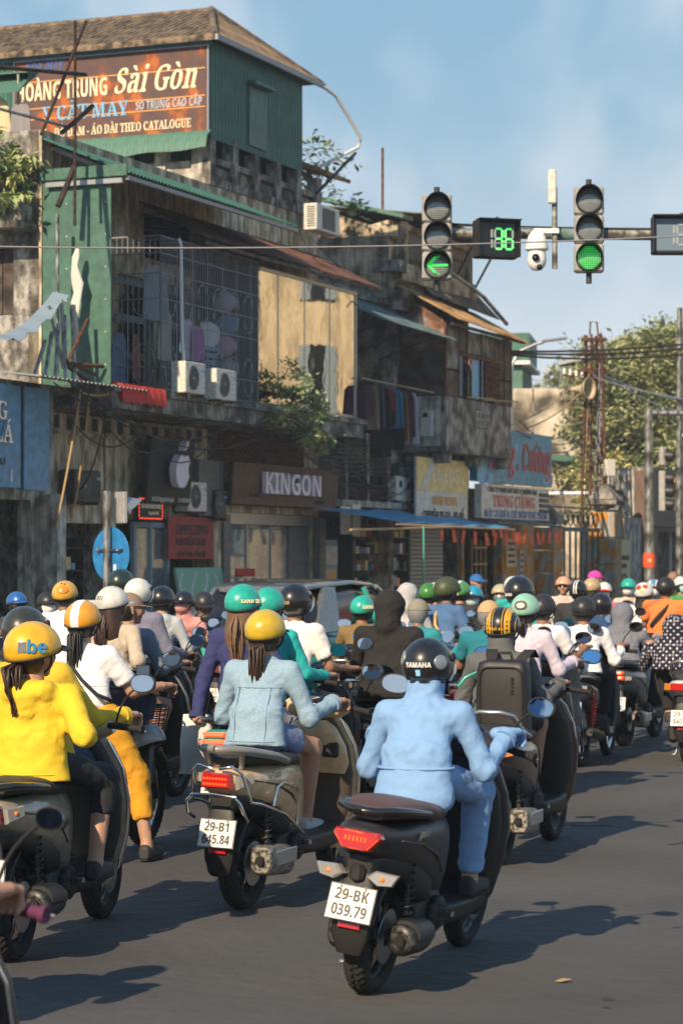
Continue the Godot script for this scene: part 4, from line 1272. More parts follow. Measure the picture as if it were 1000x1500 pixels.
func middle_house() -> void:
	var h := front("narrow_house","narrow dark recessed house with blue tin awning between the glass house and concrete house","building",11.3,-3.5)
	bp(h,bx(9.45,13.2,2.7,8.2,-2.6,-2.4),"rear_wall",M.plaster_brown)
	bp(h,bx(9.45,13.2,5.0,5.15,-2.39,-1.2),"floor_slab",M.concrete)
	for k in 9: bp(h,bx(9.6+k*0.2,9.78+k*0.2,5.5,7.3,-2.38,-2.35),"shutter_slat",M.rust_dark)
	bp(h,bx(11.6,12.9,5.3,6.9,-2.39,-2.34),"window",M.screen_dark)
	sheet_roof(h,"awning_sheet",M.tin_blue,Vector3(9.5,6.85,0.2),Vector3(14.2,6.78,0.2),Vector3(9.5,7.6,-1.4),0.15,0.02)
	bp(h,bx(9.5,13.3,7.62,7.8,-1.5,-1.38),"awning_board",M.tin_blue)
	for x in [9.6,11.4,13.0]: bp(h,MB.new().tube([Vector3(x,6.3,-1.3),Vector3(x,6.8,0.1)],0.025,6),"bracket",M.iron)
	bp(h,bx(9.45,16.2,2.86,3.0,-1.3,-0.75),"ledge",M.plaster_white)
	bp(h,bx(9.45,16.2,0.0,2.86,-4.2,-4.0),"shop_back",M.plaster_brown)
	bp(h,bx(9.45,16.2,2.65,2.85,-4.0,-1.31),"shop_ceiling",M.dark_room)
	for k in 4: bp(h,bx(9.5+k*0.02,9.55+k*0.02,5.2,5.22,-1.0,-0.9),"clip",M.iron)
	for k in 4:
		var y := 3.1+k*0.25
		bp(h,MB.new().tube([Vector3(9.6,y,-0.9),Vector3(13.0,y,-0.9)],0.018,6),"balcony_rail",M.rust_dark)
	for k in 6: bp(h,MB.new().tube([Vector3(9.6+k*0.68,3.0,-0.9),Vector3(9.6+k*0.68,3.9,-0.9)],0.02,6),"balcony_post",M.rust_dark)
	var pn := bp(h,bx(13.1,16.1,3.05,3.9,-0.98,-0.94),"white_panel",M.plaster_white)
	for k in 4:
		bp(pn,bx(13.1+k*0.98,13.18+k*0.98,3.04,3.95,-0.935,-0.88),"batten",M.tin_green).transform = Transform3D()
		bp(pn,bx(13.1,16.1,3.08+k*0.27,3.12+k*0.27,-0.937,-0.9),"batten",M.alu).transform = Transform3D()
	for q in [[12.75,3.05,"larger grey electric meter box in the cable tangle"],[13.25,3.02,"smaller grey electric meter box in the cable tangle"]]:
		var b := front("meter_box",q[2],"meter box",q[0],-0.8,"meter boxes over the shop ledge",q[1])
		bp(b,MB.new().cbox(Vector3(q[0],q[1]+0.28,-0.8),Vector3(0.44,0.56,0.2),0.015),"box",M.ac_white)
		bp(b,bx(q[0] - 0.05,q[0]+0.1,q[1]+0.3,q[1]+0.45,-0.699,-0.69),"window",M.screen_dark)
	var cl := []
	for k in 16:
		var a := 9.3+rng.randf()*4.0
		cl.append(sag(street(a,3.2+rng.randf()*1.2,-0.6 - rng.randf()*0.5),street(a+1.0+rng.randf()*2.5,3.1+rng.randf()*1.0,-0.6 - rng.randf()*0.3),0.2+rng.randf()*0.5))
	cables("knot of black service cables around the meter boxes",cl,0.014)
	cl = []
	for k in 8: cl.append(sag(street(3.0+k*0.2,4.25 - 0.02*k,0.15),street(9.4+k*0.1,4.2 - 0.06*k,0.05),0.15+0.05*k))
	cables("bundle of black cables running under the glass house to the narrow house",cl,0.013)
	for k in 3:
		var o := front("drain_pipe",["left pale drain pipe under the hung clothes","middle pale drain pipe under the hung clothes","right slanting drain pipe by the concrete house"][k],"pipe",9.8+k,-0.9,"drain pipes under the clothes",3.0)
		bp(o,MB.new().tube([Vector3(9.9+k*1.25,3.0,-0.85),Vector3(9.95+k*1.2+0.1*k,5.2,-0.95)],0.045,8),"pipe",M.galvanised)
	var sh := front("roller_shutter","closed grey roller shutter under the blue tarpaulin","shutter",16.4,-1.3)
	bp(sh,bx(15.3,17.6,0.12,2.6,-1.52,-1.48),"backing",M.iron)
	for k in 24: bp(sh,MB.new().cbox(Vector3(16.45,0.18+k*0.1,-1.45),Vector3(2.26,0.088,0.04),0.012),"slat",M.iron_grey)
	var rk := front("goods_rack","crowded rack of small packets before the dark shop","rack",13.4,-1.4)
	for k in 6: bp(rk,bx(11.6,15.1,0.3+k*0.38,0.32+k*0.38,-1.75,-1.4),"rack_shelf",M.iron)
	for x in [11.6,13.3,15.07]: bp(rk,bx(x,x+0.03,0.12,2.4,-1.76,-1.39),"upright",M.iron)
	var cols := [["white",M.sign_white],["red",M.red_cloth],["blue",M.sign_blue],["orange",M.letter_orange],["yellow",M.sign_yellow],["green",M.tin_green],["silver",M.alu],["black",M.ink],["lilac",M.letter_lilac]]
	for k in 6:
		var x := 11.66
		var place_ := -1
		while x < 14.9:
			var w := rng.randf_range(0.12,0.24)
			if rng.randf() < 0.8:
				place_ += 1
				var pick: Array = cols[rng.randi() % cols.size()]
				var b := front("packet","%s packet on the %s shelf of the stall rack, %s from the left" % [pick[0],["lowest","second","third","fourth","fifth","top"][k],nth(place_)],"packet",x,-1.5,"packets on the stall rack",0.321+k*0.38)
				bp(b,bx(x,x+w,0.321+k*0.38,0.321+k*0.38+rng.randf_range(0.12,0.3),-1.65,-1.45+rng.randf_range(0,0.05)),"carton",pick[1])
			x += w+0.04
	var fr := front("drinks_fridge","glass door fridge with orange goods at the stall's left","fridge",10.3,-1.4)
	bp(fr,MB.new().cbox(Vector3(10.4,1.15,-1.7),Vector3(0.9,2.0,0.5),0.02),"cabinet",M.sign_blue)
	bp(fr,bx(10.05,10.75,0.35,1.5,-1.449,-1.44),"glass_door",M.screen_dark)
	for k in 3: bp(fr,bx(10.1+k*0.2,10.25+k*0.2,0.9,1.1+0.05*k,-1.439,-1.42),"goods",[M.letter_orange,M.sign_white,M.letter_orange][k])
	bp(fr,bx(10.0,10.8,1.6,2.0,-1.449,-1.43),"lit_header",M.sign_white)
	var tp := front("tarpaulin","blue tarpaulin stretched over the corner stall on bamboo","tarpaulin",12.0,0.4,"",2.4)
	var r := []
	for k in 15:
		var t := k/14.0
		var a := Vector3(lerpf(10.3,15.65,t),lerpf(2.8,2.88,t),lerpf(-0.6,-1.1,t))
		var b := Vector3(lerpf(8.6,14.9,t),lerpf(2.5,2.44,t),lerpf(0.9,1.2,t))
		var w := 0.02*sin(k*1.7)
		var ring := PackedVector3Array()
		for j in 5: ring.append(a.lerp(b,j/4.0) - Vector3(0,0.05*sin(PI*j/4.0)+w,0))
		for j in 5: ring.append(a.lerp(b,1.0 - j/4.0) - Vector3(0,0.05*sin(PI*(1.0 - j/4.0))+w+0.012,0))
		r.append(ring)
	bp(tp,MB.new().slab([Vector3(7.6,2.79,-0.6),Vector3(10.32,2.79,-0.6),Vector3(8.62,2.5,0.9)],0.012),"sheet_corner",M.tarp_blue)
	bp(tp,MB.new().loft(r),"sheet",M.tarp_blue)
	for q in [[Vector3(6.0,2.3,0.85),Vector3(11.6,2.42,1.1)],[Vector3(8.4,2.44,0.9),Vector3(15.2,2.4,1.22)],[Vector3(7.6,2.74,-0.62),Vector3(15.7,2.8,-1.1)]]:
		bp(tp,MB.new().tube(q,0.028,6),"bamboo_pole",M.bamboo)
	var gp := front("green_pole","thin green upright pole holding the blue tarpaulin","pole",9.6,1.05)
	bp(gp,MB.new().tube([Vector3(9.6,0.1,1.05),Vector3(9.6,2.42,1.05)],0.025,8),"post",mat("post_green",lin(0.08,0.4,0.28),0.5))
	var wp := front("paper_poster","pair of white paper sheets hanging right of the brown slatted sign","poster",9.6,-0.7,"",2.2)
	bp(wp,bx(9.25,9.85,2.25,2.85,-0.72,-0.715),"sheet",M.sign_white)
	bp(wp,bx(9.87,10.35,2.22,2.9,-0.7,-0.695),"sheet",M.sign_white)
	var p := front("balcony_shrub","round dense green shrub growing out of the balcony edge","plant",3.9,0.25,"",4.4)
	var g := [lin(0.02,0.04,0.012),lin(0.05,0.085,0.02),lin(0.11,0.15,0.035),lin(0.2,0.22,0.06)]
	for q in [Vector3(0.2,0.4,0.2),Vector3(-0.4,0.25,0.2),Vector3(0.7,-0.1,0.25),Vector3(1.0,-0.4,0.3)]: put(MB.new().tube(bez(Vector3(0,-0.1,0),Vector3(0.1,0.2,0.1),q,5),[0.04,0.035,0.03,0.022,0.016,0.01],6),"stem",M.bark,p)
	leaves(p,"foliage",[[Vector3(0.25,0.62,0.2),Vector3(0.52,0.48,0.45)],[Vector3(0.55,0.2,0.3),Vector3(0.6,0.42,0.42)],[Vector3(0.95,-0.25,0.3),Vector3(0.5,0.4,0.35)],[Vector3(-0.55,0.05,0.2),Vector3(0.45,0.2,0.3)],[Vector3(1.25,-0.5,0.3),Vector3(0.3,0.25,0.25)]],2600,0.13,g,0.2)
	p = front("roof_plant","wispy bush growing behind the penthouse by the white drain","plant",10.6,-2.0,"",9.0)
	put(MB.new().tube(bez(Vector3(0,-1.0,0),Vector3(0.1,0.2,0),Vector3(0.3,1.2,0),6),0.04,6),"stem",M.bark,p)
	leaves(p,"foliage",[[Vector3(0.2,1.2,0),Vector3(0.7,0.9,0.7)],[Vector3(0.6,0.5,0.2),Vector3(0.6,0.6,0.6)]],500,0.22,g,0.3)

func concrete_house() -> void:
	var h := front("concrete_house","grey concrete house with rusty tin balcony room, roof balustrade and tin awnings","building",16.0,-3.0)
	var g := MB.new()
	var poly := PackedVector2Array([Vector2(1.15,0),Vector2(1.15,9.55),Vector2(1.6,9.45),Vector2(4.2,10.35),Vector2(8,10.35),Vector2(8,0)])
	g.prism(poly,Transform3D(Basis(Vector3(0,0,-1),Vector3.UP,Vector3.RIGHT),Vector3(13.35,0,0)),0.3)
	bp(h,g,"gable_wall",M.plaster_tan)
	bp(h,MB.new().slab([Vector3(13.1,9.6,-0.75),Vector3(13.75,9.6,-0.75),Vector3(13.75,10.5,-4.3),Vector3(13.1,10.5,-4.3)],0.09),"gable_coping",M.tin_drape)
	bp(h,bx(13.1,13.7,8.35,8.6,-1.5,-0.85),"capital",M.plaster_grey)
	bp(h,bx(13.12,13.68,9.15,9.4,-1.5,-0.9),"capital",M.plaster_tan)
	bp(h,bx(13.05,13.8,7.72,7.92,-2.2,-0.78),"cornice",M.plaster_brown)
	bp(h,bx(13.1,13.75,7.45,7.715,-2.0,-0.85),"cornice",M.plaster_brown)
	bp(h,bx(13.15,13.6,2.9,7.445,-1.5,-1.08),"pilaster",M.plaster_grey)
	bp(h,bx(13.51,18.7,2.6,8.2,-1.4,-1.15),"front_wall",M.plaster_brown)
	bp(h,bx(18.55,18.75,0.0,8.9,-6.0,-1.41),"side_wall",M.plaster_brown)
	bp(h,bx(13.4,18.55,0.0,8.9,-6.2,-6.0),"back_wall",M.plaster_brown)
	bp(h,bx(13.51,18.55,8.0,8.19,-6.0,-1.41),"roof_slab",M.concrete)
	bp(h,bx(13.51,18.75,8.2,8.5,-1.45,-0.95),"parapet_base",M.plaster_tan)
	bp(h,bx(13.51,18.75,8.51,8.62,-1.4,-1.0),"parapet_rail",M.plaster_tan)
	for x in [14.1,15.6,17.1,18.6]: bp(h,bx(x - 0.12,x+0.12,8.62,9.6,-1.38,-1.05),"parapet_pier",M.plaster_tan)
	bp(h,bx(13.6,18.75,9.42,9.55,-1.37,-1.03),"top_rail",M.plaster_tan)
	var bal := MB.new().lathe([Vector2(0.05,8.62),Vector2(0.06,8.66),Vector2(0.04,8.72),Vector2(0.085,8.86),Vector2(0.045,9.02),Vector2(0.06,9.08),Vector2(0.045,9.14),Vector2(0.08,9.28),Vector2(0.05,9.38),Vector2(0.06,9.42)],12).mesh()
	for k in 20:
		var x := 13.75+k*0.24
		if absf(fmod(x - 14.1+0.75,1.5) - 0.75) < 0.17: continue
		var o := MeshInstance3D.new()
		o.mesh = bal
		o.material_override = M.plaster_tan
		o.position = Vector3(x,0,-1.2) - Vector3(16.0,0,-3.0)
		o.name = "baluster" if k == 0 else "baluster_%03d" % k
		h.add_child(o,true)
	bp(h,bx(13.6,18.6,8.5,9.6,-3.4,-3.3),"roof_room",M.tin_brown)
	sheet_roof(h,"roof_sheet",M.tin_brown,Vector3(14.0,9.75,-0.4),Vector3(19.5,9.6,-0.3),Vector3(14.0,10.15,-3.6),0.16,0.022)
	for x in [15.2,17.6,19.2]: bp(h,MB.new().tube([Vector3(x,8.5,-1.2),Vector3(x,9.7,-0.5)],0.03,6),"roof_stay",M.iron)
	sheet_roof(h,"awning_sheet",M.tin_ochre,Vector3(13.75,7.25,0.38),Vector3(19.2,7.08,0.38),Vector3(13.6,8.08,-1.08),0.13,0.02)
	sheet_roof(h,"awning_sheet",M.tin_brown,Vector3(15.2,8.0,-0.8),Vector3(19.3,7.75,-0.5),Vector3(15.2,8.75,-1.5),0.15,0.02)
	bp(h,bx(13.7,19.0,7.1,7.17,0.18,0.25),"awning_beam",M.rust_dark)
	bp(h,MB.new().prism(PackedVector2Array([Vector2(0.05,6.55),Vector2(1.08,6.55),Vector2(1.08,7.9),Vector2(0.05,7.24)]),Transform3D(Basis(Vector3(0,0,-1),Vector3.UP,Vector3.RIGHT),Vector3(13.88,0,0)),0.04),"tin_panel",M.rust_sheet)
	bp(h,bx(13.862,13.898,5.5,6.5,-1.1,-0.02),"tin_panel",M.rust_dark)
	for z in [-1.12,-0.03]: bp(h,bx(13.83,13.92,5.5,7.2 if z > -0.5 else 7.85,z,z+0.05),"frame_bar",M.rust_iron)
	bp(h,bx(13.83,13.91,6.5,6.55,-1.07,-0.031),"frame_bar",M.rust_iron)
	var xs := [13.9,14.75,15.35,16.35,17.3,18.05,18.6]
	for k in 6:
		bp(h,bx(xs[k]+0.025,xs[k+1] - 0.025,6.6 if k in [1,2,3] else 6.15,7.13,-0.03,0.0),"tin_panel",M.tin_grey if k in [0,2,3] else M.rust_dark)
		if not k in [1,2,3]: bp(h,bx(xs[k]+0.025,xs[k+1] - 0.025,5.5,6.1,-0.03,0.003),"tin_panel",M.rust_dark)
		bp(h,bx(xs[k+1] - 0.024,xs[k+1]+0.024,5.5,7.14,-0.05,0.02),"frame_bar",M.rust_iron)
	bp(h,bx(14.77,17.28,6.5,6.575,-0.04,0.03),"frame_bar",M.rust_iron)
	bp(h,bx(18.58,18.62,5.5,7.2,-1.1,-0.051),"tin_panel",M.rust_dark)
	bp(h,bx(13.92,18.57,5.5,5.55,-1.1,-0.06),"room_floor",M.dark_room)
	for q in [[15.1,15.75,0.35],[16.75,17.25,-0.5]]:
		var d := bp(h,MB.new().cbox(Vector3((q[0]+q[1])*0.5,6.02,0.06),Vector3(q[1] - q[0],0.94,0.035),0.006,Basis(Vector3.UP,q[2])),"shutter",M.rust_iron)
		for k in 7: bp(d,MB.new().box(Vector3((q[0]+q[1])*0.5,5.65+k*0.12,0.06)+Basis(Vector3.UP,q[2])*Vector3(0,0,0.02),Vector3(q[1] - q[0] - 0.1,0.05,0.012),Basis(Vector3.UP,q[2])),"louvre",M.rust_iron).transform = Transform3D()
	bp(h,bx(14.8,15.1,5.55,6.49,-0.04,-0.02),"pane",M.door_blue)
	bp(h,bx(15.8,16.6,5.55,6.49,-0.06,-0.04),"curtain",M.letter_sky)
	bp(h,bx(13.88,18.6,4.33,5.49,-0.12,0.0),"balcony_front",M.plaster_grey)
	bp(h,bx(13.86,14.0,4.33,5.49,-1.12,-0.121),"balcony_side",M.plaster_white)
	bp(h,bx(18.48,18.61,4.33,5.49,-1.12,-0.121),"balcony_side",M.plaster_grey)
	bp(h,bx(13.85,18.62,4.2,4.329,-1.14,0.02),"balcony_floor",M.concrete)
	for x in [14.1,16.3,18.2]: bp(h,bx(x,x+0.3,3.95,4.199,-1.14,-0.05),"corbel",M.concrete)
	for k in 3:
		var bl := bp(h,bx(15.9+k*0.34,16.22+k*0.34,4.88,5.26,0.0,0.03),"breather_block",M.plaster_white)
		for j in 2: bp(bl,MB.new().lathe([Vector2(0.05,0.03),Vector2(0.075,0.03),Vector2(0.075,0.045),Vector2(0.05,0.045)],16,Transform3D(Basis(Vector3.RIGHT,PI/2),Vector3(16.06+k*0.34,4.98+j*0.18,0.0)),false,false),"ring",M.plaster_tan).transform = Transform3D()
	var mt := front("meter_box","pale meter box on the side of the concrete balcony","meter box",13.8,-0.5,"",4.6)
	bp(mt,MB.new().cbox(Vector3(13.8,4.85,-0.45),Vector3(0.1,0.6,0.3),0.015),"box",M.ac_white)
	bp(mt,bx(13.74,13.749,5.0,5.1,-0.52,-0.4),"window",M.screen_dark)
	for q in [["bamboo stick lying on the left of the balcony rim",15.0,16.6,0.02],["bamboo stick lying on the right of the balcony rim",16.2,18.4,0.06]]:
		var o := front("bamboo_stick",q[0],"stick",q[1],0.1,"sticks on the concrete balcony",5.52)
		bp(o,MB.new().tube([Vector3(q[1],5.53,0.12),Vector3(q[2],5.55+q[3],0.25)],0.02,6),"cane",M.bamboo)
	var dp := front("down_pipe","pale pipe running down from the roof over the ochre awning","pipe",16.0,-0.9,"",8.0)
	bp(dp,MB.new().tube([Vector3(14.6,9.0,-0.9),Vector3(17.6,8.35,-0.6),Vector3(18.0,8.2,-0.5),Vector3(18.9,7.6,-0.2)],0.05,8),"pipe",M.galvanised)
	var bq := front("pale_mast","thin rusty upright pole on the roof behind the left signal","pole",17.0,-3.0,"",9.5)
	bp(bq,MB.new().tube([Vector3(17.5,9.5,-3.0),Vector3(17.5,12.0,-3.0)],0.035,6),"pole",M.rust_iron)
	var fr := front("tile_roof","small brown tin roof peeping out behind the white window unit","roof",11.2,-3.0,"",9.8)
	bp(fr,MB.new().slab([Vector3(9.6,10.25,-1.5),Vector3(11.0,10.1,-1.2),Vector3(11.0,10.7,-3.0),Vector3(9.6,10.8,-3.0)],0.08),"roof_sheet",M.tin_ochre)
	bp(fr,bx(9.6,10.9,8.2,10.1,-3.0,-2.9),"wall",M.plaster_grey)
	var s := front("workshop_sign","yellow and white motorbike workshop sign below the concrete balcony","sign",15.0,-0.3,"",2.5)
	bp(s,bx(13.0,16.5,2.5,4.05,-0.45,-0.4),"board",M.sign_white)
	bp(s,bx(13.0,16.5,3.3,4.06,-0.398,-0.392),"yellow_field",M.sign_yellow)
	bp(s,MB.new().prism(PackedVector2Array([Vector2(13.2,3.3),Vector2(13.9,4.0),Vector2(14.3,4.0),Vector2(13.6,3.3)]),Transform3D(Basis(),Vector3(0,0,-0.386)),0.006),"stripe",M.sign_white)
	write(s,"ENEOS",0.34,M.letter_cream,Vector3(-0.1,1.17,-0.085),Basis(),"Droid Sans",0,1.25)
	write(s,"NAM VESPA",0.2,M.letter_orange,Vector3(-0.1,0.58,-0.09),Basis(),"Droid Sans",0,1.1)
	write(s,"CHUYÊN XE GA - XE SỐ",0.22,M.ink,Vector3(-0.2,0.22,-0.09),Basis(),"Droid Sans",0,0.88)

func flag_string(label: String,a: Vector3,b: Vector3,n: int,drop: float) -> void:
	var o := thing("flag_string",label,"bunting",a,0.0,"strings of small red flags")
	put(MB.new().tube(sag(Vector3.ZERO,b - a,drop,12),0.006,4),"cord",M.wire,o)
	for k in n:
		var t := (k+0.5)/n
		var p := (b - a)*t - Vector3.UP*drop*4.0*t*(1.0 - t)
		var d := (b - a).normalized()*0.1
		var sw := Vector3(sin(k*2.1)*0.06,0,cos(k*1.7)*0.06)
		put(MB.new().slab([p - d,p+d,p+d+Vector3(0,-0.3,0)+sw,p - d+Vector3(0,-0.3,0)+sw*0.6],0.006),"pennant",M.flag_red,o)
		if k % 2 == 0: put(MB.new().prism(star(0.055),Transform3D(Basis(Vector3.UP,PI/2 - STREET - 0.9),p+Vector3(0,-0.15,0)+sw*0.5+Vector3(-0.01,0,0.012)),0.004),"star",M.sign_yellow,o)

func star(r: float) -> PackedVector2Array:
	var s := PackedVector2Array()
	for k in 10: s.append(Vector2.from_angle(PI/2+k*PI/5)*(r if k % 2 == 0 else r*0.4))
	return s

func far_row() -> void:
	mat("flag_red",lin(0.75,0.09,0.03),0.7,0.0,{"back": Color(0.4,0.05,0.02)})
	var h := front("low_shop","low yellow washed shop under the big sky blue sign","building",20.5,-3.0)
	bp(h,holed(18.76,24.6,0.0,3.4,-1.6,-1.35,[[18.9,21.9,0.0,2.55]]),"front_wall",M.plaster_yellow)
	bp(h,bx(18.76,24.6,0.0,4.4,-5.0,-4.8),"back_wall",M.plaster_brown)
	bp(h,bx(24.4,24.6,0.0,3.4,-4.8,-1.61),"side_wall",M.plaster_yellow)
	bp(h,bx(18.76,24.6,3.4,3.5,-5.0,-1.2),"roof_slab",M.concrete)
	bp(h,MB.new().slab([Vector3(18.2,2.62,-0.2),Vector3(23.6,2.58,-0.2),Vector3(23.6,2.75,-1.3),Vector3(18.2,2.8,-1.3)],0.05),"canopy",M.tin_blue)
	for k in 4: bp(h,bx(19.2+k*0.35,19.24+k*0.35,0.1,2.2,-1.28,-1.24),"ladder_rail",M.bamboo)
	for k in 5: bp(h,bx(19.2,20.29,0.3+k*0.42,0.35+k*0.42,-1.275,-1.2),"rack_shelf",M.bamboo)
	var s := front("blue_sign","large sky blue sign with red script lettering above the low shop","sign",20.0,-0.3,"",3.6)
	bp(s,bx(16.9,22.9,3.62,4.97,-0.5,-0.3),"board",mat("sign_sky",lin(0.06,0.27,0.45),0.45,0.0,{"tex": "dust","ts": Vector3(0.5,0.5,0.5)}))
	for q in [[17.3,3.75,0.28],[17.8,3.7,0.2],[19.9,4.55,0.12],[22.4,3.8,0.22]]: bp(s,MB.new().lathe([Vector2(0.0,0.0),Vector2(q[2],0.0),Vector2(q[2],0.004)],20,Transform3D(Basis(Vector3.RIGHT,PI/2)*Basis.from_scale(Vector3(1.5,1,0.8)),Vector3(q[0],q[1],-0.298))),"printed_cloud",M.letter_sky)
	write(s,"Hùng . Cường",0.72,M.letter_red,Vector3(0.25,0.72,0.015),Basis(),"Droid Serif",0.22,-5.0)
	s = front("white_sign","white sign of a machine shop with brown and blue lettering","sign",20.0,-0.25,"",2.7)
	bp(s,bx(17.0,22.4,2.72,3.55,-0.4,-0.22),"board",M.sign_white)
	write(s,"CÔNG TY TNHH SẢN XUẤT & THƯƠNG MẠI",0.12,M.ink,Vector3(-0.6,0.73,0.035),Basis(),"Droid Serif",0,-3.9)
	write(s,"TRUNG CƯƠNG",0.3,M.letter_red,Vector3(-0.5,0.45,0.035),Basis(),"Droid Serif",0,-3.3)
	write(s,"MÁY CƠ KHÍ & CHẾ BIẾN THỰC PHẨM",0.18,M.letter_navy,Vector3(-0.3,0.14,0.035),Basis(),"Droid Serif",0,-5.0)
	for k in 4: write(s,"0904.183.%d26" % (k+1),0.1,M.ink,Vector3(1.95,0.68 - k*0.14,0.035),Basis())
	for q in [[22.5,1.5,"yellow notice board with blue lines on the low shop's wall",M.sign_yellow],[23.4,1.2,"narrow white notice strip on the low shop's wall",M.sign_white]]:
		s = front("notice",q[2],"notice",q[0],-1.3,"",q[1])
		bp(s,bx(q[0] - (0.4 if q[3] == M.sign_yellow else 0.12),q[0]+(0.4 if q[3] == M.sign_yellow else 0.12),q[1],q[1]+0.75,-1.34,-1.3),"board",q[3])
		for k in 4: write(s,"THÔNG BÁO SỐ" if q[3] == M.sign_yellow else "BÁN",0.07,M.letter_navy,Vector3(0,0.62 - k*0.16,0.008),Basis(),"Droid Sans",0,0.8)
	flag_string("string of small red flags under the blue tarpaulin",street(10.5,2.45,1.0),street(16.5,2.4,1.2),9,0.1)
	flag_string("string of small red flags along the low shop's canopy",street(17.0,2.62,0.0),street(23.3,2.55,-0.1),12,0.2)
	for q in [[25.2,0.75,2.95,"narrow peeling pillar left of the green gate",0.0],[31.0,0.8,3.65,"tall peeling yellow gate pillar with pyramid cap right of the gate",0.35]]:
		var p := front("gate_pillar",q[3],"pillar",q[0],-1.2,"peeling pillars of the green gate")
		var w: float = q[1]
		for k in 4: bp(p,MB.new().cbox(Vector3(q[0],0.37+k*q[2]*0.215,-1.2),Vector3(w,q[2]*0.21,w),0.03),"shaft_block",M.plaster_yellow)
		bp(p,MB.new().cbox(Vector3(q[0],q[2]*0.93,-1.2),Vector3(w+0.16,0.14,w+0.16),0.02),"collar",M.concrete)
		bp(p,MB.new().loft([PackedVector3Array([Vector3(q[0] - w*0.56,q[2]*0.955,-1.2 - w*0.56),Vector3(q[0]+w*0.56,q[2]*0.955,-1.2 - w*0.56),Vector3(q[0]+w*0.56,q[2]*0.955,-1.2+w*0.56),Vector3(q[0] - w*0.56,q[2]*0.955,-1.2+w*0.56)]),PackedVector3Array([Vector3(q[0] - 0.05,q[2]*0.96+0.45,-1.25),Vector3(q[0]+0.05,q[2]*0.96+0.45,-1.25),Vector3(q[0]+0.05,q[2]*0.96+0.45,-1.15),Vector3(q[0] - 0.05,q[2]*0.96+0.45,-1.15)])],true,true,false),"cap",M.concrete)
	var gt := front("gate","green iron gate with upright bars and scrollwork on top","gate",28.0,-1.2)
	for k in 9: bp(gt,bx(25.75+k*0.56,25.85+k*0.56,0.15,2.55,-1.23,-1.19),"bar",M.gate_green)
	for y in [0.2,2.5]: bp(gt,bx(25.65,30.4,y,y+0.12,-1.25,-1.17),"rail",M.gate_green)
	for k in 9:
		var arc := []
		for j in 15: arc.append(Vector3(26.0+k*0.5+cos(j*0.45)*0.2,2.85+sin(j*0.45)*0.2,-1.2))
		bp(gt,MB.new().tube(arc,0.02,5),"scroll",M.gate_green)
	bp(gt,bx(25.65,30.4,3.15,3.2,-1.22,-1.18),"top_rail",M.gate_green)
	var gh := front("green_shed","low brown shed with green corrugated top behind the gate","shed",27.0,-6.0)
	bp(gh,MB.new().corrugated(Vector3(24.7,2.35,-5.0),Vector3.RIGHT,Vector3.UP,7.0,1.0,0.2,0.03),"sheet",M.tin_green)
	bp(gh,bx(24.7,31.7,0.0,3.2,-9.0,-5.06),"room",M.plaster_brown)
	var yw := front("yellow_wall","stained dark yellow wall right of the gate pillar","wall",34.0,-1.4)
	bp(yw,bx(31.45,33.19,0.0,3.1,-1.6,-1.3),"wall",M.plaster_brown)
	bp(yw,bx(33.2,35.2,0.0,3.0,-1.7,-1.25),"wall",M.plaster_white)
	s = front("pillar_poster","pale yellow poster with an arch print leaning at the pillar","poster",32.6,-1.1)
	bp(s,bx(31.9,33.4,0.6,2.3,-1.15,-1.1),"board",mat("poster_pale",lin(0.6,0.52,0.3),0.7))
	write(s,"BREAKFAST",0.14,M.ink,Vector3(0.05,1.75,0.01),Basis(),"Droid Serif")
	write(s,"MENU",0.14,M.ink,Vector3(0.05,1.5,0.01),Basis(),"Droid Serif")
	var arc := []
	for k in 13: arc.append(Vector3(32.65+cos(PI*k/12.0)*0.35,0.85+sin(PI*k/12.0)*0.4,-1.095))
	bp(s,MB.new().tube(arc,0.04,5),"arch_print",M.ink)
	h = front("brown_shop","shop with large brown sign and gilt letters at the right edge","building",44.0,-3.0)
	bp(h,holed(35.3,52.0,0.0,4.5,-1.5,-1.2,[[37.0,51.0,0.0,2.6]]),"front_wall",M.sign_brown)
	bp(h,bx(35.3,52.0,0.0,4.5,-2.6,-2.4),"back_wall",M.plaster_brown)
	bp(h,bx(35.3,35.5,0.0,4.5,-2.39,-1.51),"side_wall",M.plaster_white)
	bp(h,bx(35.3,52.0,4.501,4.6,-2.6,-1.2),"roof_slab",M.concrete)
	s = front("brown_sign","large brown sign with gilt raised letters at the right edge","sign",44.0,-1.0,"",2.7)
	bp(s,bx(35.2,52.0,2.75,4.6,-1.19,-0.95),"board",M.sign_brown)
	write(s,"Túc Mạch",0.62,mat("letter_gilt",lin(0.55,0.33,0.08),0.35,0.5),Vector3(-3.9,1.35,0.1),Basis(),"Droid Serif",0,1.1,0.1)
	write(s,"Bánh Mì",0.36,M.sign_white,Vector3(-3.4,1.72,0.1),Basis(),"Droid Serif",0,1.1,0.1)
	bp(s,bx(36.6,51.0,3.3,3.75,-0.948,-0.93),"yellow_strip",M.sign_yellow)
	write(s,"bánh ngọt · cà phê · trà sữa · cơm",0.24,M.ink,Vector3(-3.0,0.82,0.075),Basis())
	write(s,"PHỐ CỔ HÀ NỘI · MỞ CỬA CẢ NGÀY",0.26,M.letter_orange,Vector3(-2.5,0.3,0.06),Basis())
	for k in 3: flag_string(["upper string of red flags before the brown shop","middle string of red flags before the brown shop","lower string of red flags before the brown shop"][k],street(34.6,2.9 - k*0.5,0.5),street(46.0,2.75 - k*0.45,0.6+0.3*k),14,0.3)
	var cb := thing("cream_building","plain cream building with green tin top behind the low shop","building",Vector3(7.4,0,-92.0),-0.15)
	put(MB.new().box(Vector3(0.2,4.0,0),Vector3(3.3,8.0,6.0)),"block",M.cream,cb)
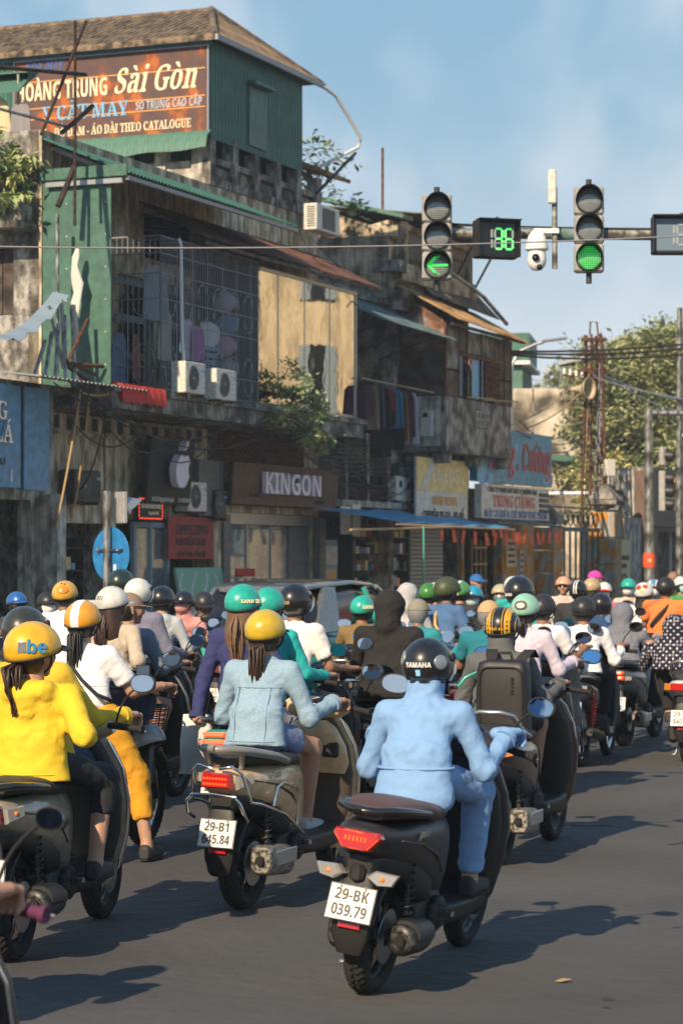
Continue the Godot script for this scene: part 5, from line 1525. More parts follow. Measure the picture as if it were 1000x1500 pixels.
	for k in 3: put(MB.new().box(Vector3(-1.0+k*1.1,4.0,3.01),Vector3(0.05,8.0,0.03)),"joint",M.concrete,cb)
	put(MB.new().box(Vector3(-1.7,8.3,0.4),Vector3(2.8,1.0,5.0)),"tin_storey",M.tin_drape,cb)
	put(MB.new().box(Vector3(-1.6,8.95,0.4),Vector3(3.2,0.14,5.6)),"eave",M.white,cb)
	put(MB.new().box(Vector3(-1.4,9.6,0.0),Vector3(2.6,1.1,4.0)),"tin_storey",M.tin_green,cb)
	put(MB.new().slab([Vector3(1.0,8.9,3.0),Vector3(2.4,9.2,3.0),Vector3(2.4,9.2,-3.0),Vector3(1.0,8.9,-3.0)],0.12),"canopy",M.alu,cb)
	put(MB.new().box(Vector3(1.75,8.4,2.9),Vector3(1.4,0.8,0.06)),"window_band",M.shop_glass,cb)
	put(MB.new().slab([Vector3(-2.0,5.6,3.5),Vector3(1.6,5.3,3.5),Vector3(1.6,5.9,1.5),Vector3(-2.0,6.2,1.5)],0.1),"lean_to_roof",M.tin_drape,cb)
	var sf := thing("sign_frame","white steel frame of a bare billboard behind the gate","frame",Vector3(8.6,0,-84.0),-0.3)
	for q in [[Vector3(-2.8,0,0),Vector3(-2.8,4.0,0)],[Vector3(2.8,0,0),Vector3(2.8,4.0,0)],[Vector3(-3.3,4.0,0),Vector3(2.8,4.0,0)],[Vector3(0,0.5,0),Vector3(2.6,3.9,0)]]: put(MB.new().tube(q,0.07,6),"beam",M.white,sf)
	var wh := thing("white_house","white plastered house half hidden by the trees on the right","building",Vector3(16.5,0,-135.0),-0.3)
	put(MB.new().box(Vector3(0,4.0,0),Vector3(7.0,8.0,7.0)),"wall",M.plaster_white,wh)
	for k in 9: put(MB.new().box(Vector3(-2.4+(k % 3)*2.4,1.6+floorf(k/3.0)*2.5,3.52),Vector3(1.1,1.5,0.06)),"window",M.door_blue,wh)
	var yh := thing("ochre_house","tall ochre house with blue shuttered windows across the street","building",Vector3(13.8,0,-62.0),-0.79)
	put(MB.new().box(Vector3(1.5,6.5,-3.0),Vector3(14.0,13.0,6.0)),"wall",M.ochre,yh)
	for k in 4:
		for j in 3:
			var wn := put(MB.new().box(Vector3(-4.0+k*3.4,3.0+j*3.6,0.03),Vector3(1.0,2.3,0.08)),"window",M.screen_dark,yh)
			for sd in [-1,1]: put(MB.new().box(Vector3(-4.0+k*3.4+sd*0.36,3.0+j*3.6,0.1),Vector3(0.3,2.3,0.05)),"shutter",M.door_blue,wn)
	for k in 3: put(MB.new().tube([Vector3(-2.2+k*3.4,0.2,0.1),Vector3(-2.2+k*3.4,12.5,0.1)],0.08,6),"down_pipe",M.galvanised,yh)

func trees() -> void:
	var g := [lin(0.018,0.03,0.008),lin(0.045,0.062,0.014),lin(0.09,0.1,0.02),lin(0.16,0.145,0.032)]
	var yel := [lin(0.05,0.06,0.012),lin(0.14,0.14,0.025),lin(0.26,0.22,0.03),lin(0.34,0.29,0.05)]
	for q in [
		["broad crowned street tree filling the upper right",11.7,90.0,10.3,[[Vector3(-1.2,8.3,0),Vector3(2.6,1.6,2.4)],[Vector3(1.5,8.6,0.5),Vector3(2.6,1.7,2.4)],[Vector3(-0.2,6.6,1.2),Vector3(3.2,1.4,2.2)],[Vector3(-2.6,6.6,0.2),Vector3(1.6,1.3,1.6)],[Vector3(2.6,6.4,1.0),Vector3(2.0,1.5,1.8)],[Vector3(0.0,9.3,0),Vector3(1.8,0.9,1.6)],[Vector3(0.5,5.0,1.2),Vector3(3.2,1.3,1.8)],[Vector3(-2.6,4.8,0.6),Vector3(1.6,1.3,1.4)]],46000,g],
		["second tall tree behind the broad one at the right edge",14.4,100.0,11.0,[[Vector3(-1.0,9.6,0),Vector3(2.8,1.9,2.4)],[Vector3(1.2,8.0,0),Vector3(2.8,1.9,2.4)],[Vector3(-2.0,7.2,0.8),Vector3(2.2,1.6,2.0)],[Vector3(0,5.2,1.0),Vector3(3.4,1.8,2.0)],[Vector3(-3.5,5.0,0.5),Vector3(2.2,1.8,1.6)],[Vector3(-1.0,3.2,0.5),Vector3(4.0,1.4,1.6)]],34000,g],
		["smaller yellow green tree below the crowns behind the pylon",9.6,86.0,5.5,[[Vector3(-0.4,4.6,0),Vector3(1.1,1.0,1.1)],[Vector3(0.7,3.8,0.2),Vector3(1.2,1.1,1.0)],[Vector3(-0.6,3.2,0.3),Vector3(1.0,0.9,0.9)]],3600,yel],
		["dark green tree low on the right behind the brown sign",13.2,84.0,6.0,[[Vector3(-0.8,5.0,0),Vector3(1.6,1.2,1.3)],[Vector3(1.0,4.8,0),Vector3(1.7,1.2,1.3)],[Vector3(-1.8,3.9,0.3),Vector3(1.3,1.0,1.0)],[Vector3(0.3,3.6,0.5),Vector3(2.0,1.0,1.1)]],6000,g],
		["distant tree top showing above the cream building",9.6,124.0,10.5,[[Vector3(-0.8,9.4,0),Vector3(1.5,1.2,1.4)],[Vector3(1.0,9.9,0),Vector3(1.6,1.3,1.4)],[Vector3(2.2,9.0,0),Vector3(1.5,1.5,1.3)],[Vector3(-2.2,9.0,0),Vector3(1.3,1.0,0.9)],[Vector3(-0.3,7.6,0),Vector3(3.0,1.6,1.3)]],6500,g]]:
		var t := thing("tree",q[0],"tree",Vector3(q[1],0,-q[2]),0.0,"trees at the end of the street")
		var H: float = q[3]
		put(MB.new().tube([Vector3(0,0,0),Vector3(0.1,H*0.3,0),Vector3(-0.1,H*0.55,0.1),Vector3(0.1,H*0.85,0)],[0.32,0.25,0.18,0.07],10),"trunk",M.bark,t)
		for b in q[4]: put(MB.new().tube(bez(Vector3(-0.05,H*0.42,0.05),Vector3(b[0].x*0.3,H*0.6,b[0].z),b[0],6),[0.14,0.12,0.1,0.08,0.06,0.045,0.03],7),"limb",M.bark,t)
		leaves(t,"crown",q[4],q[5],0.3,q[6],0.15)

# ---------------------------------------------------------------- ground, signals, poles, overhead wires
func ground() -> void:
	mat("asphalt",lin(0.098,0.097,0.097),0.92,0.0,{"tex": "road","ts": Vector3.ONE*0.16,"tex2": "grain","ts2": Vector3.ONE*3.1,"nrm": "rough","ns": 0.12,"world": true})
	M.asphalt.uv1_scale = Vector3.ONE*0.16
	mat("earth",lin(0.12,0.11,0.1),0.95)
	mat("paving",lin(0.2,0.19,0.18),0.9,0.0,{"tex": "stain","ts": Vector3.ONE*0.4})
	struct(MB.new().box(Vector3(0,-0.26,-300),Vector3(1400,0.5,1400)),"ground",M.earth)
	var rd := struct(MB.new().box(Vector3(8,-0.05,-45),Vector3(90,0.1,130)),"road",M.asphalt)
	mat("tar",lin(0.03,0.03,0.031),0.7)
	for q in [[Vector3(2.6,0,-19.5),0.2,3.2],[Vector3(0.8,0,-8.6),0.5,2.4],[Vector3(-1.3,0,-9.6),1.9,1.6],[Vector3(2.0,0,-14.6),1.2,2.6],[Vector3(-0.4,0,-15.5),0.1,2.2]]:
		var rings := []
		for k in 22:
			var t: float = k/21.0
			var c: Vector3 = q[0]+Vector3(cos(q[1]),0,-sin(q[1]))*q[2]*t+Vector3(rng.randf_range(-0.04,0.04),0,rng.randf_range(-0.06,0.06))
			var w := 0.006+0.01*rng.randf()
			rings.append(PackedVector3Array([c+Vector3(-w,0,-w),c+Vector3(w,0.004,0),c+Vector3(0,0.004,w)]))
		put(MB.new().loft(rings,true,true,false),"crack",M.tar,rd)
	for k in 14:
		var r := rng.randf_range(0.012,0.035)
		put(MB.new().lathe([Vector2(0,0.004),Vector2(r*0.7,0.0035),Vector2(r,0.001)],14,Transform3D(Basis.from_scale(Vector3(1.0,1.0,rng.randf_range(0.6,1.6))),Vector3(rng.randf_range(-1.5,3.0),0,-rng.randf_range(7.5,21.0)))),"oil_spot",M.tar,rd)
	var pv := struct(bx(-12.0,60.0,-0.1,0.12,-7.0,4.2),"pavement",M.paving)
	pv.position = CORNER
	pv.rotation.y = PI/2 - STREET
	for k in 36:
		put(MB.new().cbox(Vector3(-11.0+k*2.0,0.03,4.32),Vector3(1.98,0.2,0.2),0.03),"kerb_stone",M.concrete,pv)
	for q in [[0.9,9.9,0.022,"scrap of paper"],[-2.0,10.6,0.02,"dry leaf"]]:
		var o := thing("litter","small pale %s lying on the asphalt" % q[3],"litter",Vector3(q[0],0.004,-q[1]),0.6)
		put(MB.new().slab([Vector3(-q[2],0,-0.02),Vector3(q[2],0.006,-0.03),Vector3(q[2],0.012,0.03),Vector3(-q[2],0.004,0.02)],0.002),"scrap",M.bamboo,o)

func signal_head(label: String,at: Vector3,turn: float,lit: String,sc := 1.0) -> void:
	var o := thing("traffic_light",label,"traffic light",at,turn,"traffic lights on the mast")
	var body := mat("signal_body",lin(0.36,0.36,0.355),0.5,0.0,{"tex": "dust","ts": Vector3.ONE})
	for k in 3:
		var y := 0.3 - 0.3*k
		put(MB.new().cbox(Vector3(0,y,-0.09),Vector3(0.31,0.293,0.16),0.02),"housing",body,o)
		var up := Transform3D(Basis(Vector3.RIGHT,PI/2),Vector3(0,y,0.0))
		put(MB.new().lathe([Vector2(0.128,-0.01),Vector2(0.14,-0.01),Vector2(0.14,0.012),Vector2(0.128,0.012)],32,up,false,false),"lens_ring",M.plastic,o)
		var on: bool = (k == 2)
		var ln := put(MB.new().lathe([Vector2(0.0,0.022),Vector2(0.06,0.018),Vector2(0.11,0.008),Vector2(0.127,-0.004)],32,up,false,false),"lens",mat("lens_on",lin(0.05,0.22,0.08),0.15,0.0,{"coat": 1.0}) if on and lit == "round" else M.lens_off,o)
		var dots := MB.new()
		var lm := MB.new()
		for a in range(-6,7):
			for b in range(-6,7):
				var p := Vector2(a*0.0185,b*0.0185)
				if p.length() > 0.118: continue
				var z := 0.022 - p.length_squared()*1.25+0.001
				var lit_here := on and (lit == "round" or (absf(p.y) < 0.012 and p.x > -0.09) or (absf(p.x+0.09 - absf(p.y)) < 0.02 and absf(p.y) < 0.1))
				(lm if lit_here else dots).lathe([Vector2(0.0055 if lit_here else 0.0045,0.0),Vector2(0.004 if lit_here else 0.003,0.003)],6,Transform3D(Basis(Vector3.RIGHT,PI/2),Vector3(p.x,p.y+y,z)),false,true)
		if dots.v.size(): put(dots,"led_dots",M.led_off,o).set_meta("kind","stuff")
		if lm.v.size(): put(lm,"green_lamp",M.lamp_green,o).set_meta("kind","stuff")
		if on and lit != "round":
			var ar := PackedVector2Array([Vector2(-0.115,0),Vector2(-0.035,0.085),Vector2(-0.012,0.085),Vector2(-0.075,0.014),Vector2(0.11,0.014),Vector2(0.11,-0.014),Vector2(-0.075,-0.014),Vector2(-0.012,-0.085),Vector2(-0.035,-0.085)])
			put(MB.new().prism(ar,Transform3D(Basis(),Vector3(0,y,0.026)),0.004),"arrow_lamp",M.lamp_green_soft,o)
		var rings := []
		for e in 2:
			for j in (2 if e == 0 else 2):
				var ring := PackedVector3Array()
				var z: float = [[0.0,1.0],[1.0,0.0]][e][j]
				for c in 25:
					var a := lerpf(-0.55,PI+0.55,c/24.0)
					var rr := 0.142 if e == 0 else 0.137
					var dz: float = z*(0.05+0.15*maxf(0.0,sin(a)) )
					ring.append(Vector3(cos(a)*rr,y+sin(a)*rr,0.0+dz))
				rings.append(ring)
		var mb := MB.new()
		for s in [0,1]:
			var P0: PackedVector3Array = rings[0]
			var strip := []
			for c in 25: strip.append(PackedVector3Array([rings[0][c],rings[1][c],rings[2][c],rings[3][c]]))
			if s == 0: mb.loft(strip)
		put(mb,"visor",mat("visor_grey",lin(0.07,0.07,0.07),0.6),o)
	put(MB.new().tube([Vector3(0,0.45,-0.1),Vector3(0,0.53,-0.1)],0.03,8),"top_fitting",M.iron,o)
	put(MB.new().tube([Vector3(0,-0.45,-0.1),Vector3(0,-0.56,-0.1)],0.03,8),"bottom_fitting",M.iron,o)
	put(MB.new().box(Vector3(0,0,-0.2),Vector3(0.12,0.3,0.08)),"clamp",M.iron,o)

const SEG := {"3": "abgcd","6": "afgedc","8": "abcdefg","1": "bc","5": "afgcd"," ": ""}

func countdown(label: String,at: Vector3,turn: float,digits: Array,w: float) -> void:
	var o := thing("countdown_display",label,"display",at,turn,"countdown displays on the mast")
	put(MB.new().cbox(Vector3(0,0,-0.08),Vector3(w,0.4,0.14),0.015),"housing",M.plastic,o)
	put(MB.new().box(Vector3(0,0,-0.006),Vector3(w - 0.07,0.33,0.006)),"face",M.screen_dark if w < 0.5 else mat("pale_face",lin(0.14,0.2,0.26),0.2),o)
	for q in [[Vector3(0,0.195,0.05),Vector3(w,0.012,0.12)],[Vector3(-w/2+0.006,0.0,0.03),Vector3(0.012,0.378,0.08)],[Vector3(w/2 - 0.006,0.0,0.03),Vector3(0.012,0.378,0.08)]]: put(MB.new().box(q[0],q[1]),"shade",M.plastic,o)
	for k in digits.size():
		var c := Vector3((k - (digits.size() - 1)*0.5)*0.115+0.01,0,0.0)
		var hw := 0.04
		var hh := 0.105
		for s in {"a": [0,hh,0],"g": [0,0,0],"d": [0,-hh,0],"b": [hw,hh/2,1],"c": [hw,-hh/2,1],"f": [-hw,hh/2,1],"e": [-hw,-hh/2,1]}.keys():
			var q: Array = {"a": [0,hh,0],"g": [0,0,0],"d": [0,-hh,0],"b": [hw,hh/2,1],"c": [hw,-hh/2,1],"f": [-hw,hh/2,1],"e": [-hw,-hh/2,1]}[s]
			var on: bool = digits[k][1] and s in SEG[digits[k][0]]
			var L := 0.036 if q[2] == 0 else 0.047
			var poly := PackedVector2Array([Vector2(-L,0),Vector2(-L+0.01,0.011),Vector2(L - 0.01,0.011),Vector2(L,0),Vector2(L - 0.01,-0.011),Vector2(-L+0.01,-0.011)])
			if k == 0 and not s in "bc": continue
			put(MB.new().prism(poly,Transform3D(Basis(Vector3(0,0,1),PI/2 if q[2] else 0.0),c+Vector3(q[0],q[1],0.0)),0.008),"lit_segment" if on else "segment",M.lamp_green if on else M.segment_off,o)
	put(MB.new().tube([Vector3(0.03,0.2,-0.1),Vector3(0.03,0.24,-0.1)],0.02,8),"knob",M.iron,o)

func street_things() -> void:
	mat("lens_off",lin(0.2,0.23,0.25),0.08,0.35,{"coat": 1.0})
	mat("led_off",lin(0.4,0.42,0.38),0.4)
	mat("segment_off",lin(0.3,0.34,0.36),0.4)
	mat("lamp_green",lin(0.2,0.8,0.3),0.4,0.0,{"glow": Color(0.25,1.0,0.4),"power": 0.55})
	mat("lamp_green_soft",lin(0.05,0.5,0.12),0.4,0.0,{"glow": Color(0.12,0.95,0.25),"power": 0.35})
	mat("mast_paint",lin(0.45,0.45,0.44),0.5,0.3,{"tex": "stain","ts": Vector3(1.2,1.2,1.2)})
	var o := thing("signal_mast","long horizontal steel mast arm carrying the overhead signals","mast",Vector3(6.2,0,-25.3))
	put(MB.new().tube([Vector3(0,0,0),Vector3(0,5.4,0)],[0.14,0.11],14),"post",M.mast_paint,o)
	put(MB.new().tube([Vector3(0.1,5.12,0),Vector3(-5.25,5.14,0)],[0.085,0.05],14),"arm",M.mast_paint,o)
	put(MB.new().cbox(Vector3(0,0.06,0),Vector3(0.5,0.12,0.5),0.02),"foot",M.concrete,o)
	for x in [-4.6,-3.75,-2.55]: put(MB.new().tube([Vector3(x,5.13,0),Vector3(x - 0.2,5.13,0)],0.078,14),"collar_band",M.tin_blue,o)
	for x in [-2.25,-2.1,-1.98]: put(MB.new().tube([Vector3(x,5.13,0),Vector3(x - 0.025,5.13,0)],0.085,14),"clamp_ring",M.steel,o)
	put(MB.new().cbox(Vector3(-2.05,4.93,0),Vector3(0.5,0.04,0.12),0.01),"bracket_plate",M.mast_paint,o)
	put(MB.new().cbox(Vector3(-1.95,4.84,0.02),Vector3(0.16,0.14,0.14),0.02),"junction_box",M.mast_paint,o)
	for k in 2: put(MB.new().tube(sag(Vector3(-5.2,5.22+0.02*k,0.05),Vector3(0,5.2,0.05),0.03+0.02*k,14),0.009,5),"cable",M.wire,o)
	signal_head("left overhead traffic light with lit green left arrow",Vector3(0.995,5.08,-25.1),0.0,"arrow")
	signal_head("right overhead traffic light with round green lamp lit",Vector3(2.575,5.16,-25.1),-0.06,"round")
	countdown("small countdown display showing green digits between the two signals",Vector3(1.62,5.05,-25.05),0.28,[["1",false],["3",true],["6",true]],0.46)
	countdown("larger pale countdown display with dim digits at the right edge",Vector3(3.52,5.1,-25.1),0.0,[["1",false],["8",false],["8",false]],0.58)
	o = thing("surveillance_camera","white dome camera hung on the mast beside the countdown display","camera",Vector3(2.03,4.78,-25.1))
	put(MB.new().lathe([Vector2(0.0,0.36),Vector2(0.05,0.36),Vector2(0.085,0.31),Vector2(0.11,0.24),Vector2(0.125,0.17),Vector2(0.11,0.155),Vector2(0.09,0.15)],24),"hood",M.white,o)
	put(MB.new().lathe([Vector2(0.09,0.15),Vector2(0.1,0.06),Vector2(0.09,0.0),Vector2(0.05,-0.05),Vector2(0.0,-0.06)],24),"ball",M.white,o)
	put(MB.new().lathe([Vector2(0.0,0.11),Vector2(0.035,0.105),Vector2(0.04,0.08)],16,Transform3D(Basis(Vector3.RIGHT,PI/2),Vector3(-0.02,0.07,0.02))),"lens",M.screen_dark,o)
	put(MB.new().lathe([Vector2(0.0,0.1),Vector2(0.025,0.095),Vector2(0.03,0.07)],16,Transform3D(Basis(Vector3.RIGHT,PI/2+0.4),Vector3(0.02,0.0,0.02))),"lamp_lens",M.screen_dark,o)
	put(MB.new().box(Vector3(0.1,0.36,-0.02),Vector3(0.26,0.05,0.06)),"bracket",M.white,o)
	o = thing("antenna_box","upright pale antenna box on a pipe above the mast","antenna",Vector3(2.2,4.75,-25.15))
	put(MB.new().tube([Vector3(0.02,0,0),Vector3(0.02,0.85,0)],0.03,10),"pipe",M.mast_paint,o)
	put(MB.new().cbox(Vector3(-0.01,0.85,0.05),Vector3(0.09,0.36,0.06),0.015),"box",M.ac_white,o)
	o = thing("round_sign","round blue road sign seen from behind on a grey pole at the left kerb","sign",Vector3(-3.08,0,-32.0),-0.75)
	put(MB.new().tube([Vector3(0.05,0,0.07),Vector3(0.05,2.62,0.07)],0.05,12),"pole",M.galvanised,o)
	put(MB.new().lathe([Vector2(0.0,-0.008),Vector2(0.355,-0.008),Vector2(0.365,0.0),Vector2(0.355,0.008),Vector2(0.0,0.008)],48,Transform3D(Basis(Vector3.RIGHT,PI/2),Vector3(0.05,1.78,0.0))),"disc",mat("sign_back",lin(0.02,0.2,0.5),0.45,0.0,{"tex": "dust","ts": Vector3.ONE}),o)
	for y in [1.84]:
		put(MB.new().box(Vector3(0.05,y,0.03),Vector3(0.5,0.03,0.03)),"cross_bar",M.iron,o)
		for k in 3: put(MB.new().lathe([Vector2(0.02,0),Vector2(0.02,0.03),Vector2(0,0.03)],8,Transform3D(Basis(Vector3.RIGHT,PI/2),Vector3(-0.16+k*0.2,y,0.045))),"bolt",M.steel,o)
	put(MB.new().box(Vector3(0.14,1.55,0.012),Vector3(0.05,0.2,0.004)),"torn_sticker",M.white,o)
	o = thing("side_signal","grey single lamp signal with curved visor on the round sign's pole","traffic light",Vector3(-2.86,2.2,-32.0),0.5)
	put(MB.new().cbox(Vector3(-0.06,0.2,0),Vector3(0.06,0.42,0.3),0.01),"housing",M.signal_body if M.has("signal_body") else M.plastic,o)
	var vis := []
	for c in 19:
		var a := lerpf(-0.4,PI+0.4,c/18.0)
		var L := 0.06+0.2*maxf(0.0,sin(a))
		vis.append(PackedVector3Array([Vector3(-0.03,0.2+sin(a)*0.15,cos(a)*0.14),Vector3(-0.03+L,0.2+sin(a)*0.15 - 0.03,cos(a)*0.14),Vector3(-0.03+L,0.2+sin(a)*0.145 - 0.03,cos(a)*0.135),Vector3(-0.03,0.2+sin(a)*0.145,cos(a)*0.135)]))
	put(MB.new().loft(vis),"visor",M.alu,o)
	put(MB.new().lathe([Vector2(0,0.02),Vector2(0.1,0.01),Vector2(0.13,0)],24,Transform3D(Basis(Vector3(0,0,1),-PI/2),Vector3(-0.028,0.2,0))),"lens",M.lens_off,o)
	o = thing("delivery_box","white square box standing behind the riders at the left kerb","box",Vector3(-2.95,0.0,-29.5),0.2)
	put(MB.new().cbox(Vector3(0,1.0,0),Vector3(0.36,0.44,0.36),0.02),"box",M.sign_white,o)
	put(MB.new().cbox(Vector3(0,1.14,0.0),Vector3(0.37,0.02,0.37),0.008),"lid_seam",M.white,o)
	put(MB.new().box(Vector3(0,0.39,0),Vector3(0.4,0.78,0.35)),"stand",M.plastic,o)
	o = thing("signal_pole","tall grey steel pole with level top arm and red flag wrap on the right","pole",Vector3(7.62,0,-60.0))
	put(MB.new().tube([Vector3(0,0,0),Vector3(0,5.5,0)],[0.13,0.1],12),"shaft",M.galvanised,o)
	put(MB.new().tube([Vector3(0,5.35,0),Vector3(4.0,5.3,0)],[0.075,0.06],10),"arm",M.galvanised,o)
	put(MB.new().lathe([Vector2(0.14,1.5),Vector2(0.16,1.6),Vector2(0.155,1.75),Vector2(0.13,1.87),Vector2(0.12,1.87),Vector2(0.12,1.5)],14),"flag_wrap",M.flag_red,o)
	put(MB.new().prism(star(0.07),Transform3D(Basis(),Vector3(0,1.68,0.165)),0.006),"star",M.sign_yellow,o)
	o = thing("side_signals","grey column of signals facing away on the tall pole's right side","traffic light",Vector3(7.95,2.9,-59.9),1.3)
	put(MB.new().cbox(Vector3(0,0.5,0),Vector3(0.3,1.0,0.16),0.02),"housing",M.signal_body,o)
	put(MB.new().cbox(Vector3(0,1.35,0),Vector3(0.3,0.5,0.16),0.05),"housing",M.signal_body,o)
	for k in 4: put(MB.new().lathe([Vector2(0.12,0),Vector2(0.14,0.0),Vector2(0.14,0.2),Vector2(0.12,0.2)],18,Transform3D(Basis(Vector3.RIGHT,PI/2+0.15),Vector3(0,[0.18,0.5,0.82,1.38][k],0.07)),false,false),"visor",M.plastic,o)
	o = thing("second_pole","thin grey lamp pole at the far right edge","pole",Vector3(9.75,0,-70.0))
	put(MB.new().tube([Vector3(0,0,0),Vector3(0.05,9.0,0)],[0.11,0.08],10),"shaft",M.galvanised,o)
	o = thing("flood_light","small floodlight on a slanting arm above the brown sign","lamp",street(38.6,5.6,-1.0),0.0)
	put(MB.new().tube([Vector3(0,0,0),Vector3(0.9,0.6,0)],0.05,6),"arm",M.alu,o)
	put(MB.new().cbox(Vector3(1.1,0.62,0),Vector3(0.4,0.12,0.25),0.02),"lamp_case",M.iron,o)
	pylon()
	o = thing("street_lamp","street lamp with a curved arm and long pale head behind the concrete house","street lamp",Vector3(5.6,0,-80.0))
	put(MB.new().tube([Vector3(0,0,0),Vector3(0,7.6,0),Vector3(0.06,8.2,0),Vector3(0.3,8.6,0),Vector3(0.8,8.82,0),Vector3(1.1,8.9,0)],[0.1,0.07,0.06,0.05,0.05,0.05],10),"pole",M.alu,o)
	put(MB.new().cbox(Vector3(1.45,8.98,0),Vector3(0.85,0.09,0.28),0.03,Basis(Vector3(0,0,1),0.13)),"lamp_head",M.alu,o)
	cables("thin grey wire crossing the whole view in front of the signals",[sag(Vector3(-3.5,4.58,-22.0),Vector3(4.5,5.0,-24.0),0.08,16)],0.008,M.iron_grey)
	cables("heavy black cable bundle over the street from the concrete house to the right",[sag(street(18.7,6.9,0.0),Vector3(14.0,8.6,-70.0),0.25),sag(street(18.7,6.85,0.0),Vector3(14.0,8.5,-70.0),0.3),sag(street(18.7,6.8,0.0),Vector3(14.0,8.45,-70.0),0.4)],0.03)
	cables("black wires from the pylon down to the low shop",[sag(Vector3(7.5,6.0,-74.0),street(18.8,4.9,0.1),0.4),sag(Vector3(7.5,5.6,-74.0),street(18.9,5.2,0.1),0.5),sag(Vector3(7.5,5.3,-74.0),street(20.5,4.9,-0.6),0.4),sag(Vector3(7.5,5.0,-74.0),street(21.5,4.7,-0.6),0.4)],0.016)
	cables("yellow hose and white wire from the pylon to the blue sign",[sag(Vector3(7.4,6.9,-74.0),street(19.5,4.9,-0.6),0.3),sag(Vector3(7.4,7.4,-74.0),street(18.8,5.0,-0.4),0.3)],0.022,M.bamboo)
	cables("pale wires from the pylon to the right pole's arm",[sag(Vector3(7.7,7.3,-74.0),Vector3(11.5,5.9,-66.0),0.2),sag(Vector3(7.7,7.5,-74.0),Vector3(13.0,6.8,-80.0),0.3),sag(Vector3(7.7,7.6,-74.0),Vector3(12.5,6.4,-78.0),0.5)],0.022,M.alu)
	cables("thin wire dangling from the penthouse corner to the awnings",[sag(street(8.4,8.5,-1.0),street(9.6,7.2,0.2),0.1),sag(street(7.6,8.6,-1.0),street(8.2,7.0,0.15),0.2)],0.012)

func pylon() -> void:
	var o := thing("pylon","rusty lattice pylon crowded with wires, insulators and boxes behind the gate","pylon",Vector3(7.75,0,-74.2),0.35)
	var H := 8.6
	for sx in [-1,1]:
		for sz in [-1,1]: put(MB.new().tube([Vector3(sx*0.36,0,sz*0.36),Vector3(sx*0.17,H,sz*0.17)],0.045,4),"leg",M.rust_iron,o)
	for k in 22:
		var y := 0.3+k*0.38
		var a := lerpf(0.36,0.17,y/H)
		var b := lerpf(0.36,0.17,(y+0.38)/H)
		var s := 1.0 if k % 2 else -1.0
		put(MB.new().tube([Vector3(-s*a,y,a),Vector3(s*b,y+0.38,b)],0.022,4),"brace",M.rust_iron,o)
		put(MB.new().tube([Vector3(a,y,-s*a),Vector3(b,y+0.38,s*b)],0.022,4),"brace",M.rust_iron,o)
		put(MB.new().tube([Vector3(-a,y,a),Vector3(a,y,a)],0.018,4),"rung",M.rust_iron,o)
	for q in [[8.0,0.55],[7.5,0.6],[8.45,0.45]]: put(MB.new().box(Vector3(0,q[0],0),Vector3(q[1]*1.6,0.1,0.34)),"cross_arm",M.rust_iron,o)
	put(MB.new().tube([Vector3(-0.14,H,0),Vector3(-0.12,H+0.4,0),Vector3(0.1,H+0.4,0),Vector3(0.14,H,0)],0.03,5),"top_loop",M.rust_iron,o)
	for k in 4:
		put(MB.new().lathe([Vector2(0.02,0),Vector2(0.06,0.03),Vector2(0.03,0.08),Vector2(0.06,0.12),Vector2(0.03,0.18),Vector2(0,0.2)],10,Transform3D(Basis(),Vector3(-1.05+k*0.2,7.35 - k*0.03,0.1))),"insulator",M.white,o)
	put(MB.new().tube([Vector3(-1.1,7.33,0.1),Vector3(0,7.25,0.1)],0.03,5),"insulator_arm",M.rust_iron,o)
	for k in 16:
		var a := rng.randf()*TAU
		var l := sag(Vector3(cos(a)*0.25,rng.randf_range(4.5,8.6),sin(a)*0.25),Vector3(cos(a+1.0)*0.3,rng.randf_range(2.8,6.0),sin(a+0.7)*0.3),rng.randf_range(-0.1,0.3))
		put(MB.new().tube(l,0.018,5),"cable",[M.wire,M.wire,M.alu,M.bamboo][k % 4],o)
	var coil := []
	for k in 90: coil.append(Vector3(0.25+cos(k*0.42)*(0.5+0.1*sin(k*0.9)),3.5+sin(k*0.42)*0.42+0.1*sin(k*1.7),0.45+0.06*sin(k*0.31)))
	put(MB.new().tube(coil,0.028,5),"cable_coil",M.wire,o)
	put(MB.new().cbox(Vector3(0.25,3.6,0.5),Vector3(0.3,0.7,0.2),0.03),"splice_box",M.plastic,o)
	put(MB.new().cbox(Vector3(0.3,4.5,0.45),Vector3(0.32,0.52,0.2),0.02),"switch_box",M.ac_white,o)
	var h := thing("loudspeaker","beige horn loudspeaker mounted high on the rusty pylon","loudspeaker",Vector3(7.3,6.9,-73.6),0.9)
	put(MB.new().lathe([Vector2(0.07,-0.35),Vector2(0.09,-0.15),Vector2(0.16,0.05),Vector2(0.32,0.28),Vector2(0.34,0.28),Vector2(0.34,0.31),Vector2(0.3,0.28),Vector2(0.13,0.02),Vector2(0.05,-0.1)],24,Transform3D(Basis(Vector3.RIGHT,PI/2),Vector3.ZERO),true,true),"horn",mat("horn_beige",lin(0.5,0.4,0.24),0.6),h)
	put(MB.new().tube([Vector3(0,0,-0.3),Vector3(0,0,0.1)],0.06,10),"driver",M.iron,h)

# ---------------------------------------------------------------- motorcycles (forward is -z, the rear axle stands over the origin)
func P(f: float,y: float,x := 0.0) -> Vector3:
	return Vector3(x,y,-f)

func hull(mb: MB,rows: Array,e := 2.6,m := 20) -> MB:
	var rings := []
	for r in rows: rings.append(sec(P(r[0],r[1],r[5] if r.size() > 5 else 0.0),Vector3.RIGHT,Vector3.UP,r[2],r[3],r[4],e,m))
	return mb.loft(rings)

func pillar(mb: MB,rows: Array,e := 2.6,m := 20) -> MB:
	var rings := []
	for r in rows: rings.append(sec(P(r[1],r[0]),Vector3.RIGHT,Vector3(0,0,-1),r[2],r[3],r[4] if r.size() > 4 else r[3],e,m))
	return mb.loft(rings)

